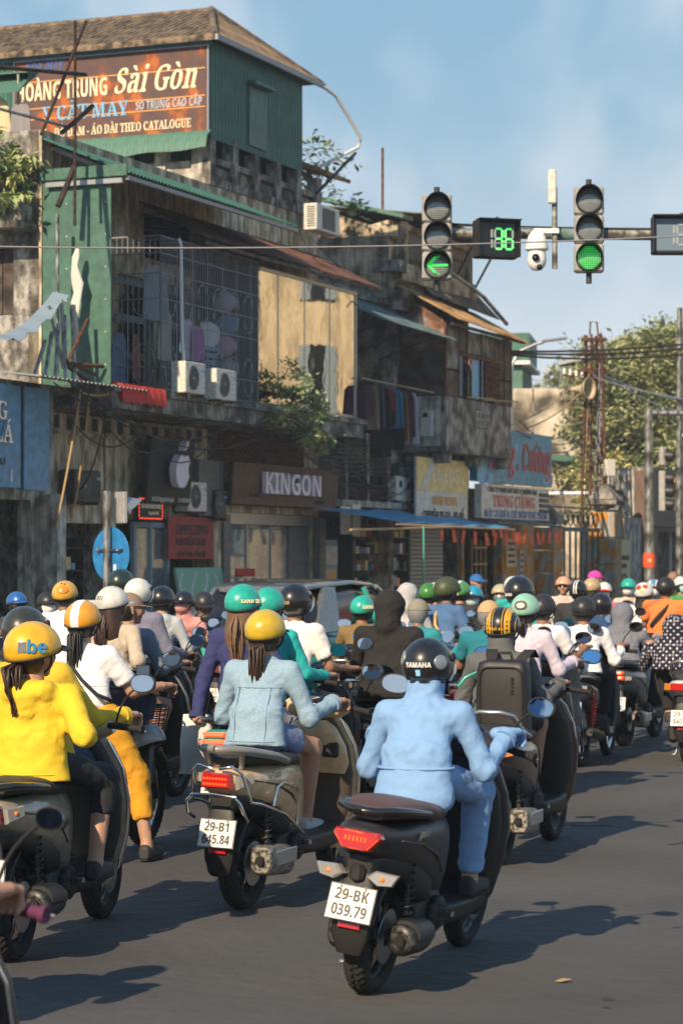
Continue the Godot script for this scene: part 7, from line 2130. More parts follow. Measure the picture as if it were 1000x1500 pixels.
	if g.get("basket",false):
		mb = MB.new()
		for k in 9:
			var y := 0.62+0.028*k
			var q := 0.11+0.005*k
			var ring := sec(P(1.12,y),Vector3.RIGHT,Vector3(0,0,-1),q+0.03,q*0.8,q*0.8,4.0,20)
			var line := []
			for w in ring: line.append(w)
			line.append(ring[0])
			mb.tube(line,0.004 if k < 8 else 0.008,5)
		for k in 20:
			var lo := sec(P(1.12,0.62),Vector3.RIGHT,Vector3(0,0,-1),0.14,0.088,0.088,4.0,20)
			var hi := sec(P(1.12,0.844),Vector3.RIGHT,Vector3(0,0,-1),0.18,0.12,0.12,4.0,20)
			mb.tube([lo[k],hi[k]],0.003,5)
		mb.slab([P(1.03,0.62,-0.12),P(1.21,0.62,-0.12),P(1.21,0.62,0.12),P(1.03,0.62,0.12)],0.004)
		put(mb,"basket",M.plastic,root)
	return root

func place(o: Node3D,x: float,d: float,head: float,lean := 0.0) -> Node3D:
	o.position = Vector3(x,0.0,-d)
	o.basis = Basis(Vector3.UP,deg_to_rad(-head))*Basis(Vector3(0,0,1),deg_to_rad(-lean))
	return o

const PAINTED := ["tail_cowl","leg_shield","leg_shield_001","front_fender","handlebar_cover"]

func copy_bike(proto: Node3D,label: String,x: float,d: float,head: float,pm: Material) -> Node3D:
	var o: Node3D = proto.duplicate()
	o.name = numbered("motorbike")
	add_child(o,true)
	o.set_meta("label",label)
	for nm in PAINTED:
		if o.has_node(nm): o.get_node(nm).material_override = pm
	return place(o,x,d,head)

# ---------------------------------------------------------------- people (forward is -z, the node stands on the ground under the hips)
var head_mb: MB
var hand_mb: MB
var hand_lo: MB

func job(parent: Node3D,called: String,m: Material,s: Sdf) -> MeshInstance3D:
	var o := put(ArrayMesh.new(),called,m,parent)
	s.noise = wrinkle
	jobs.append([o,s])
	return o

func run_jobs() -> void:
	var n := jobs.size()
	var made := []
	made.resize(n)
	var work := func(i: int) -> void: made[i] = jobs[i][1].build()
	var id := WorkerThreadPool.add_group_task(work,n,-1,true)
	WorkerThreadPool.wait_for_group_task_completion(id)
	for i in n:
		jobs[i][0].mesh = made[i].mesh()
		if jobs[i].size() > 2: stitch(jobs[i][0],made[i],jobs[i][2])
	jobs.clear()

func stitch(o: MeshInstance3D,mb: MB,seams: Array) -> void:
	for q in seams:
		var best := {}
		for v in mb.v:
			var along: float = v.y if q[0] == "v" else v.x
			var off: float = v.x if q[0] == "v" else v.y
			if along < q[2] or along > q[3] or absf(off - q[1]) > 0.014: continue
			var k := int(along/0.022)
			if not best.has(k) or v.z > best[k].z: best[k] = v
		var keys := best.keys()
		keys.sort()
		var line := []
		for k in keys:
			var v: Vector3 = best[k]
			if q[0] == "v": v.x = q[1]
			else: v.y = q[1]
			line.append(v+Vector3(0,0,0.001))
		if line.size() < 4: continue
		var sm := []
		for k in line.size(): sm.append((line[maxi(k - 1,0)]+line[k]*2.0+line[mini(k+1,line.size() - 1)])*0.25)
		put(MB.new().tube(sm,0.0028,5),"seam",o.material_override,o)

func make_templates() -> void:
	var s := Sdf.new()
	s.k = 130.0
	s.cell = 0.007
	s.add(Vector3(0,0.03,0.02),Vector3(0,0.03,-0.02),0.078,0.074).add(Vector3(0,-0.01,-0.035),Vector3(0,-0.07,-0.055),0.056,0.03,1.1)
	s.add(Vector3(0,0.015,-0.093),Vector3(0,-0.022,-0.111),0.006,0.011).add(Vector3(-0.014,-0.026,-0.1),Vector3(0.014,-0.026,-0.1),0.006,0.006)
	s.add(Vector3(-0.018,-0.053,-0.088),Vector3(0.018,-0.053,-0.088),0.007,0.007).add(Vector3(-0.04,0.035,-0.072),Vector3(0.04,0.035,-0.072),0.016,0.016)
	s.add(Vector3(0,-0.085,-0.07),Vector3(0,-0.088,-0.074),0.016,0.014)
	for q in [-1,1]:
		s.add(Vector3(q*0.042,-0.02,-0.062),Vector3(q*0.04,-0.03,-0.062),0.024,0.02)
		s.add(Vector3(q*0.078,0.015,0.008),Vector3(q*0.075,-0.03,0.0),0.013,0.009,1.0)
	head_mb = s.build()
	s = Sdf.new()
	s.k = 260.0
	s.cell = 0.0045
	var L := [0.92,1.05,1.0,0.8]
	for k in 4:
		var x := -0.033+0.021*k
		s.add(Vector3(x*0.6,0.03,0.09),Vector3(x,0.034,0.028),0.02,0.014)
		s.add(Vector3(x,0.036,0.026),Vector3(x,0.028,0.026 - 0.048*L[k]),0.0105,0.0095)
		s.add(Vector3(x,0.028,0.026 - 0.048*L[k]),Vector3(x,-0.008,0.018 - 0.045*L[k]),0.0092,0.0085)
		s.add(Vector3(x,-0.008,0.018 - 0.045*L[k]),Vector3(x,-0.022,0.016 - 0.02*L[k]),0.0085,0.0075)
	s.add(Vector3(0,0.032,0.13),Vector3(0,0.03,0.085),0.024,0.024,1.2)
	s.add(Vector3(-0.022,0.022,0.085),Vector3(-0.048,0.004,0.045),0.016,0.012)
	s.add(Vector3(-0.048,0.004,0.045),Vector3(-0.047,-0.014,0.012),0.011,0.01)
	s.add(Vector3(-0.047,-0.014,0.012),Vector3(-0.037,-0.022,-0.008),0.0098,0.008)
	hand_mb = s.build()
	s.cell = 0.011
	s.k = 160.0
	hand_lo = s.build()

func bend(a: Vector3,c: Vector3,l1: float,l2: float,hint: Vector3) -> Vector3:
	var d := c - a
	var ln := minf(d.length(),(l1+l2)*0.995)
	var x := (l1*l1 - l2*l2+ln*ln)/(2.0*ln)
	var h := sqrt(maxf(0.0,l1*l1 - x*x))
	var u := d.normalized()
	var w := (hint - u*hint.dot(u)).normalized()
	return a+u*x+w*h

func helmet_point(az: float,el: float,s: Vector3) -> Vector3:
	return Vector3(s.x*cos(el)*sin(az),s.y*sin(el),-s.z*cos(el)*cos(az))

func rim_el(kind: String,az: float) -> float:
	var b := (1.0 - cos(az))*0.5
	match kind:
		"half": return lerpf(0.12,-0.42,pow(b,0.75))
		"open": return lerpf(0.1,-0.72,smoothstep(0.12,0.5,b))
	return lerpf(0.0,-0.95,smoothstep(0.15,0.4,b))

func helmet(parent: Node3D,at: Transform3D,g: Dictionary) -> Node3D:
	var kind: String = g.get("kind","half")
	var s: Vector3 = Vector3(0.104,0.112,0.126)*g.get("size",1.0)
	if kind == "half": s *= Vector3(0.99,1.0,0.98)
	at = at.translated_local(Vector3(0,0.018,0.004))
	var rings := []
	var seg := 32
	for j in 17:
		var inner := j < 7
		var q := 1.0 - j/6.0 if inner else (j - 7)/9.0
		var ring := PackedVector3Array()
		for k in seg:
			var az := TAU*k/seg
			var el := lerpf(rim_el(kind,az),PI*0.495,q)
			var p := helmet_point(az,el,s*(0.9 if inner else 1.0))
			if not inner: p *= 1.0+0.03*(1.0 - cos(az))*(0.5 - absf(q - 0.4))
			ring.append(p)
		rings.append(ring)
	var mb := MB.new()
	mb.loft(rings)
	var o := put(mb,"helmet",g.shell,parent,at)
	mb = MB.new()
	var line := []
	for k in 37:
		var az := TAU*k/36.0
		line.append(helmet_point(az,rim_el(kind,az),s*1.0))
	mb.tube(line,0.0055,6)
	put(mb,"rim_trim",g.get("edge",M.rubber),o)
	for q in [-1,1]:
		mb = MB.new()
		var p := helmet_point(q*1.5,rim_el(kind,1.5),s*0.95)
		mb.tube(bez(p,p+Vector3(q * -0.005,-0.06,-0.02),Vector3(0,-0.115,-0.05),6),0.006,5)
		put(mb,"chin_strap",M.strap,o)
	if g.has("stripe"):
		var w: float = g.get("stripe_w",0.028)
		for part in (g.stripes if g.has("stripes") else [[-w,w,g.stripe]]):
			mb = MB.new()
			var a := []
			for k in 25:
				var t := lerpf(rim_el(kind,0.0)+0.05,PI - rim_el(kind,PI) - 0.03,k/24.0)
				var ring := PackedVector3Array()
				for e in [[0,1.004],[1,1.004],[2,1.004],[2,1.02],[1,1.022],[0,1.02]]:
					var x: float = lerpf(part[0],part[1],e[0]/2.0)
					var r: float = sqrt(maxf(0.0,1.0 - (x/s.x) ** 2))*e[1]
					var bulge := 1.0+(0.03*(0.5 - absf((t if t < PI/2 else PI - t)/1.6 - 0.4))*(1.0 - cos(t)) if t > 0.3 else 0.0)
					ring.append(Vector3(x*1.01,s.y*sin(t)*r*bulge,-s.z*cos(t)*r*bulge))
				a.append(ring)
			mb.loft(a)
			put(mb,"stripe",part[2],o)
	if g.get("brim",false):
		mb = MB.new()
		var a := []
		for k in 11:
			var az := lerpf(-1.0,1.0,k/10.0)
			var p := helmet_point(az,rim_el(kind,az)+0.04,s*1.0)
			var out := Vector3(sin(az)*0.3,-0.22,-1.0).normalized()*(0.06*cos(az*1.3)+0.012)
			a.append(PackedVector3Array([p+Vector3(0,0.004,0),p+out+Vector3(0,0.002,0),p+out - Vector3(0,0.003,0),p - Vector3(0,0.003,0)]))
		mb.loft(a,true,true,false)
		put(mb,"visor_brim",g.get("brim_mat",g.shell),o)
	if g.get("visor",false):
		mb = MB.new()
		var a := []
		for k in 17:
			var az := lerpf(-1.35,1.35,k/16.0)
			var ring := PackedVector3Array()
			for e in [[0.55,1.05],[0.3,1.12],[0.05,1.18],[-0.25,1.2],[-0.6,1.16],[-0.6,1.145],[-0.25,1.185],[0.05,1.165],[0.3,1.105],[0.55,1.035]]:
				ring.append(helmet_point(az,e[0],s*e[1]))
			a.append(ring)
		mb.loft(a)
		put(mb,"visor",M.visor,o)
		for q in [-1,1]:
			mb = MB.new()
			mb.lathe([Vector2(0.018,0),Vector2(0.018,0.008),Vector2(0.012,0.012),Vector2(0,0.012)],12,Transform3D(Basis(Vector3(0,-q,0),Vector3(q,0,0),Vector3(0,0,1)),helmet_point(q*1.4,0.25,s*1.03)))
			put(mb,"visor_pivot",M.rubber,o)
	for t in g.get("marks",[]):
		mb = text_mesh(t[0],t[1],0.004,t[5] if t.size() > 5 else "Droid Sans",0.0,1.0)
		for k in mb.v.size():
			var q := mb.v[k]
			var r := s.x*1.06*cos(t[3])
			mb.v[k] = helmet_point(t[2] - q.x/r,t[3]+q.y/s.y,s*(1.045+q.z/s.x))
		if mb.v.size(): put(mb,"lettering",t[4],o)
	for t in g.get("patches",[]):
		mb = MB.new()
		var a := []
		for q in [[0.02,1.0],[0.5,1.0],[0.85,1.0],[1.0,1.0],[1.0,0.96]]:
			var ring := PackedVector3Array()
			for w in sec(Vector3.ZERO,Vector3.RIGHT,Vector3.UP,t[2]*q[0],t[3]*q[0],t[3]*q[0],t[5] if t.size() > 5 else 2.0,24):
				ring.append(helmet_point(t[0] - w.x/(s.x*cos(t[1])),t[1]+w.y/s.y,s*((1.044+(t[6] if t.size() > 6 else 0.0))*q[1])))
			a.append(ring)
		mb.loft(a,true,false)
		put(mb,"sticker",t[4],o)
	return o

func cap_hat(parent: Node3D,at: Transform3D,m: Material,back := false) -> void:
	var mb := MB.new()
	var rings := []
	for j in 9:
		var q := j/8.0
		var ring := PackedVector3Array()
		for k in 24: ring.append(helmet_point(TAU*k/24,lerpf(0.05,1.54,q),Vector3(0.093,0.1,0.108)))
		rings.append(ring)
	mb.loft(rings)
	var o := put(mb,"cap",m,parent,at.translated_local(Vector3(0,0.02,0.002)))
	mb = MB.new()
	var a := []
	for k in 11:
		var az := lerpf(-1.1,1.1,k/10.0)
		var p := helmet_point(az,0.08,Vector3(0.093,0.1,0.108))
		var out := Vector3(sin(az)*0.2,-0.2,-1.0).normalized()*(0.075*cos(az*1.2)+0.01)
		a.append(PackedVector3Array([p+Vector3(0,0.003,0),p+out+Vector3(0,0.002,0),p+out,p - Vector3(0,0.002,0)]))
	mb.loft(a,true,true,false)
	put(mb,"cap_brim",m,o)

func hair_tail(parent: Node3D,from: Vector3,pts: Array,r: float,m: Material,called := "ponytail") -> void:
	var mb := MB.new()
	var rr := RandomNumberGenerator.new()
	rr.seed = int(from.x*1000)+7
	for k in 54:
		var o := Vector3(rr.randf_range(-1,1),rr.randf_range(-0.3,0.3),rr.randf_range(-1,1)).limit_length(1.0)
		var line := [from+o*r*0.35]
		var rad := [r*0.15]
		for j in pts.size():
			var t := (j+1.0)/pts.size()
			line.append(pts[j]+o*r*(1.0 - 0.5*t)+Vector3(rr.randf_range(-1,1),0,rr.randf_range(-1,1))*r*0.24)
			rad.append(r*0.17*(1.0 - 0.75*t))
		mb.tube(line,rad,5)
	put(mb,called,m,parent)

func rider(g: Dictionary) -> Node3D:
	var head: float = g.get("h",22.0)
	var fw := Vector3(sin(deg_to_rad(head)),0,-cos(deg_to_rad(head)))
	var hf: float = g.get("hf",0.1)
	var side: float = g.get("side",0.0)
	var rt := Vector3(-fw.z,0,fw.x)
	var base: Vector3 = Vector3(g.x,0,-g.d) - fw*hf - rt*side
	var o := thing("person",g.label,"person",base,deg_to_rad(-head),g.get("group","riders waiting in the traffic"))
	var lod: int = g.get("lod",1)
	var cell: float = [0.012,0.017,0.024][lod]
	var sy: float = g.get("seat",0.78)
	var hy: float = g.get("hy",1.36)
	var wd: float = g.get("wide",1.0)
	var stand: bool = g.get("stand",false)
	var skin: Material = g.get("skin",M.skin)
	var H := P(hf,hy,side)
	var hip := P(0,sy+0.07)
	var neck := P(hf*0.85,hy - 0.13,side*0.95)
	var chest := P(hf*0.62,lerpf(sy,hy,0.57),side*0.65)
	var mid := P(hf*0.15,lerpf(sy,hy,0.28),side*0.25)
	var sh := [P(hf*0.72,hy - 0.19,side*0.8 - 0.155*wd),P(hf*0.72,hy - 0.19,side*0.8+0.155*wd)]
	var hands: Array = g.get("hands",[P(0.485,0.955,-0.29),P(0.485,0.955,0.29)])
	if g.get("passenger",false) and not g.has("hands"): hands = [P(0.2,sy+0.13,-0.16),P(0.2,sy+0.13,0.16)]
	if stand and not g.has("hands"): hands = [P(0.12,sy - 0.05,-0.2),P(0.12,sy - 0.05,0.2)]
	var feet: Array = g.get("feet",[P(0.42,0.37,-0.11),P(0.42,0.37,0.11)])
	if g.get("passenger",false) and not g.has("feet"): feet = [P(0.2,0.36,-0.2),P(0.2,0.36,0.2)]
	if stand: feet = [P(0,0.08,-0.1),P(0.02,0.08,0.1)]
	var wrist := []
	var elbow := []
	var knee := []
	var hips := [hip+Vector3(-0.075,-0.015,-0.03),hip+Vector3(0.075,-0.015,-0.03)]
	for k in 2:
		var sg := -1.0 if k == 0 else 1.0
		wrist.append(hands[k]+Vector3(0,0.03,0.11))
		var d: float = (wrist[k] - sh[k]).length()
		var l := maxf(0.25,d*0.515)
		elbow.append(bend(sh[k],wrist[k],l,l*0.97,Vector3(sg*g.get("flare",0.22),-0.9,0.2)))
		d = (feet[k] - hips[k]).length()
		l = maxf(0.38,d*0.51)
		knee.append(bend(hips[k],feet[k],l,l,Vector3(sg*0.35,0.5,-1.0)))
	var s := Sdf.new()
	s.cell = maxf(cell,0.015)*1.15
	s.k = 120.0
	s.add(hips[0],hips[1],0.055,0.055).add(hip,mid,0.062,0.06,1.35).add(mid,chest,0.06,0.065,1.4).add(sh[0]+Vector3(0.02,-0.01,0),sh[1] - Vector3(0.02,0.01,0),0.032,0.032).add(chest,neck,0.045,0.045).add(neck+Vector3(0,-0.02,0),H+Vector3(0,-0.03,0.01),0.047,0.05)
	for k in 2:
		s.add(sh[k],elbow[k],0.038,0.036).add(elbow[k],wrist[k],0.037,0.025)
		s.add(hips[k],knee[k],0.05,0.05).add(knee[k],feet[k],0.052,0.034)
		s.add(feet[k]+Vector3(0,-0.02,0.02),feet[k]+Vector3(0,-0.045,-0.12),0.034,0.028)
	var ex := MB.new()
	var hx := Transform3D(Basis(Vector3.UP,g.get("look",0.0))*Basis(Vector3.RIGHT,g.get("nod",0.0)),H)
	joined(ex,moved(head_mb,hx))
	if not g.has("gloves"):
		for k in 2:
			var sg := -1.0 if k == 0 else 1.0
			var tb := Basis(Vector3.UP,-sg*0.25)
			var hb := tb*Basis.from_scale(Vector3(sg,1,1))
			joined(ex,moved(hand_mb if lod < 2 else hand_lo,Transform3D(hb,hands[k])))
	s.extra = ex
	job(o,"body",skin,s)
	var fat: float = g.get("fat",1.0)
	var top: Material = g.top
	var c := Sdf.new()
	c.cell = cell
	c.k = 85.0
	c.wr = g.get("wr",0.0065)
	c.wf = 8.0
	var hem: float = g.get("hem",-0.09)
	var lat := Vector3.RIGHT
	c.add(hip+Vector3(0,hem,0),mid,0.106*fat,0.084*fat,1.6*wd,lat,1).add(mid,chest,0.08*fat,0.084*fat,1.6*wd,lat).add(chest,(sh[0]+sh[1])*0.5,0.082,0.05,1.6*wd,lat)
	c.add(sh[0]+Vector3(0.03,-0.01,0),sh[1] - Vector3(0.03,0.01,0),0.05,0.05).add(chest,neck+Vector3(0,-0.035,0),0.07,0.052)
	var sl: String = g.get("sleeve","long")
	for k in 2:
		var e0: Vector3 = elbow[k]
		c.add(sh[k]+Vector3(0,0.005,0),neck+Vector3(0,-0.035,0.01),0.042,0.04)
		if sl == "short":
			c.add(sh[k],sh[k].lerp(e0,0.72),0.058,0.06,1.0,lat,2)
		else:
			var pad: float = g.get("arm",1.0)
			c.add(sh[k],e0,0.053*pad,0.045*pad).add(e0,wrist[k].lerp(e0,0.06 if sl == "long" else 0.35),0.045*pad,0.036*pad,1.0,lat,2)
			if lod == 0:
				var we: Vector3 = wrist[k].lerp(e0,0.08 if sl == "long" else 0.37)
				var ca: Vector3 = (wrist[k] - e0).normalized()
				var cs := ca.cross(Vector3.UP).normalized()
				put(MB.new().loft([sec(we - ca*0.02,cs,ca.cross(cs),0.05*pad,0.05*pad,0.05*pad,2.0,14),sec(we+ca*0.012,cs,ca.cross(cs),0.047*pad,0.047*pad,0.047*pad,2.0,14)]),"cuff",top,o)
	if g.get("hood","") == "up":
		c.add(H+Vector3(0,0.025,0.02),H+Vector3(0,0.01,-0.035),0.104,0.094).add(H+Vector3(0,0.0,0.03),neck+Vector3(0,0,0.04),0.095,0.085).add(H+Vector3(0,0.07,0.08),H+Vector3(0,0.02,0.06),0.03,0.06)
	elif g.get("hood","") == "under":
		c.add(H+Vector3(0,-0.03,0.015),neck+Vector3(0,0,0.01),0.083,0.078)
	elif g.get("hood","") == "down":
		c.add(neck+Vector3(-0.07,-0.03,0.07),neck+Vector3(0.07,-0.03,0.07),0.045,0.045).add(neck+Vector3(-0.07,-0.03,0.07),neck+Vector3(-0.08,-0.03,-0.03),0.04,0.03).add(neck+Vector3(0.07,-0.03,0.07),neck+Vector3(0.08,-0.03,-0.03),0.04,0.03).add(neck+Vector3(0,-0.06,0.09),neck+Vector3(0,-0.12,0.09),0.05,0.03)
	elif g.get("collar",true):
		c.add(neck+Vector3(0,-0.05,0.005),neck+Vector3(0,-0.005,0.0),0.064,0.06,1.0,lat,2)
	if g.get("overall",false): c.b[0][6] = 0
	job(o,g.get("top_name","shirt"),top,c)
	if lod == 0:
		var y0: float = hip.y+hem
		var y1: float = sh[0].y
		var sx: float = side*0.5
		var se := [["h",y0+0.035,sx - 0.15,sx+0.15]]
		if g.has("seams"): se.append(["h",lerpf(y0,y1,0.8),sx - 0.15,sx+0.15])
		if g.get("overall",false): se = []
		for e in g.get("seams",[]): se.append(["v",sx+e,y0+0.02,y1+(0.0 if e == 0.0 else -0.06)])
		jobs[-1].append(se)
	if g.has("belt"):
		var bm := MB.new()
		var ln := []
		for q in sec(mid+Vector3(0,-0.05,0),Vector3.RIGHT,Vector3(0,0,1),0.156*fat*wd,0.1*fat,0.1*fat,2.0,28): ln.append(q)
		ln.append(ln[0])
		bm.tube(ln,0.0065,6)
		put(bm,"waist_seam",top,o)
	var pants: Material = g.get("pants",M.pants_dark)
	var plen: float = g.get("plen",0.92)
	c = Sdf.new()
	c.cell = cell*1.1
	c.k = 115.0
	c.wr = 0.006
	c.wf = 8.0
	var pf: float = g.get("pfat",1.0)
	c.add(hips[0]+Vector3(0,-0.02,0),hips[1]+Vector3(0,-0.02,0),0.072*pf,0.072*pf)
	for k in 2:
		if plen <= 0.0:
			c.add(hips[k],hips[k].lerp(knee[k],0.85+plen),0.072*pf,0.075*pf,1.0,lat,2)
		else:
			c.add(hips[k],knee[k],0.07*pf,0.066*pf).add(knee[k],knee[k].lerp(feet[k],plen),0.068*pf,0.052*pf,1.0,lat,2)
	job(o,g.get("pants_name","trousers"),pants,c)
	for k in 2:
		var mb := MB.new()
		var f0: Vector3 = feet[k]
		var rings := []
		for q in [[0.055,0.02,0.03],[0.05,0.034,0.055],[0.0,0.038,0.062],[-0.06,0.042,0.045],[-0.13,0.044,0.034],[-0.175,0.036,0.026],[-0.195,0.015,0.014]]:
			rings.append(sec(f0+Vector3(0,-0.045,q[0]),Vector3.RIGHT,Vector3.UP,q[1],q[2],0.032,3.0,14))
		mb.loft(rings)
		var shoe := put(mb,"shoe",g.get("shoe",M.shoe_dark),o)
		mb = MB.new()
		mb.loft([sec(f0+Vector3(0,-0.079,-0.07),Vector3.RIGHT,Vector3(0,0,1),0.045,0.128,0.128,2.6,18),sec(f0+Vector3(0,-0.064,-0.07),Vector3.RIGHT,Vector3(0,0,1),0.047,0.131,0.131,2.6,18)])
		put(mb,"sole",g.get("sole",M.rubber),shoe)
		if g.has("gloves"):
			var sg := -1.0 if k == 0 else 1.0
			var q := moved(hand_mb,Transform3D(Basis(Vector3.UP,-sg*0.25)*Basis.from_scale(Vector3(sg*1.18,1.15,1.12)),hands[k]+Vector3(0,-0.002,-0.004)))
			put(q,"glove",g.gloves,o)
	if g.has("helmet"): helmet(o,hx,g.helmet)
	if g.has("cap"): cap_hat(o,hx,g.cap)
	var hm: Material = g.get("hair_mat",M.hair)
	if g.get("hood","") == "" or g.get("hood","") == "down":
		var mb := MB.new()
		var rings := []
		var long_: bool = g.get("hair","short") == "long"
		for q in ([[0.07,0.03,0.03],[0.06,0.075,0.07],[0.01,0.086,0.088],[-0.04,0.08,0.08],[-0.08,0.06,0.05],[-0.095,0.03,0.03]] if not long_ else [[0.07,0.03,0.03],[0.06,0.078,0.072],[0.01,0.09,0.092],[-0.06,0.092,0.09],[-0.14,0.1,0.07],[-0.22,0.1,0.06],[-0.3,0.07,0.04],[-0.36,0.02,0.02]]):
			rings.append(sec(Vector3(0,q[0],0.018+(0.02 if q[0] < -0.1 else 0.0)),Vector3.RIGHT,Vector3(0,0,1),q[1],q[2],q[2]*0.45,2.2,20))
		mb.loft(rings)
		put(mb,"hair",hm,o,hx)
	if g.get("hair","") == "tail":
		var tl: float = g.get("tail",0.3)
		hair_tail(o,hx*Vector3(0,-0.045,0.085),[hx*Vector3(0.0,-0.07,0.125),hx*Vector3(0.0,-0.07 - tl*0.4,0.12),hx*Vector3(0.005,-0.07 - tl*0.75,0.105),hx*Vector3(0.01,-0.07 - tl,0.1)],g.get("tail_r",0.03),hm)
	elif g.get("hair","") == "long":
		hair_tail(o,hx*Vector3(0,-0.06,0.08),[hx*Vector3(0,-0.14,0.1),hx*Vector3(0,-0.24,0.11),hx*Vector3(0.01,-0.36,0.1)],0.055,hm,"hair_ends")
	if g.get("face",false):
		for k in [-1,1]:
			var mb := MB.new()
			mb.lathe([Vector2(0.0,-0.011),Vector2(0.008,-0.008),Vector2(0.011,0),Vector2(0.008,0.008),Vector2(0.0,0.011)],10)
			var e := put(mb,"eye",M.eye_white,o,hx*Transform3D(Basis(),Vector3(k*0.03,0.01,-0.079)))
			mb = MB.new()
			mb.lathe([Vector2(0.0,0),Vector2(0.0055,0.0),Vector2(0.0055,0.002),Vector2(0,0.003)],10,Transform3D(Basis(Vector3.RIGHT,-PI/2),Vector3(0,0,-0.01)))
			put(mb,"iris",M.hair,e)
			mb = MB.new()
			mb.tube([Vector3(k*0.015,0.035,-0.094),Vector3(k*0.03,0.04,-0.091),Vector3(k*0.047,0.034,-0.081)],[0.003,0.004,0.002],5)
			put(mb,"eyebrow",M.hair,o,hx)
	if g.has("mask"):
		var mb := MB.new()
		var rings := []
		for k in 13:
			var az := lerpf(-1.25,1.25,k/12.0)
			var ring := PackedVector3Array()
			for e in [[-0.02,1.0],[-0.3,1.1],[-0.6,1.1],[-0.88,0.97],[-0.88,0.93],[-0.6,1.06],[-0.3,1.06],[-0.02,0.96]]:
				ring.append(helmet_point(az*(1.0 - 0.25*absf(e[0])),e[0],Vector3(0.077,0.115,0.112)*(e[1]+0.06*cos(az))))
			rings.append(ring)
		mb.loft(rings)
		put(mb,"face_mask",g.mask,o,hx)
	if g.has("glasses"):
		var mb := MB.new()
		for k in [-1,1]: mb.loft([sec(Vector3(k*0.031,0.01,-0.1),Vector3.RIGHT,Vector3.UP,0.024,0.017,0.017,2.6,14),sec(Vector3(k*0.031,0.01,-0.104),Vector3.RIGHT,Vector3.UP,0.024,0.017,0.017,2.6,14)])
		mb.tube([Vector3(-0.08,0.015,0),Vector3(-0.055,0.015,-0.098),Vector3(0.055,0.015,-0.098),Vector3(0.08,0.015,0)],0.003,5)
		put(mb,"sunglasses",M.screen_dark,o,hx)
	if g.has("strap"):
		var mb := MB.new()
		var sg: float = g.get("strap_side",1.0)
		var a: Vector3 = neck+Vector3(sg*0.075,-0.06,0.0)
		var b: Vector3 = mid+Vector3(-sg*0.14,-0.02,0.02)
		var z := 0.11
		var line := [a+Vector3(0,0.015,-0.06),a+Vector3(0,0.02,0.03),a.lerp(b,0.2)+Vector3(0,0,z),a.lerp(b,0.5)+Vector3(0,0,z+0.03),a.lerp(b,0.85)+Vector3(0,0,z),b,b+Vector3(sg*0.03,-0.02,-0.1)]
		mb.tube(line,g.get("strap_r",0.011),6)
		put(mb,"bag_strap",g.strap,o)
	return o

var protos := {}

func bike(key: String,label: String,x: float,d: float,head: float,pm: Material) -> void:
	copy_bike(protos[key],label,x,d,head,pm)

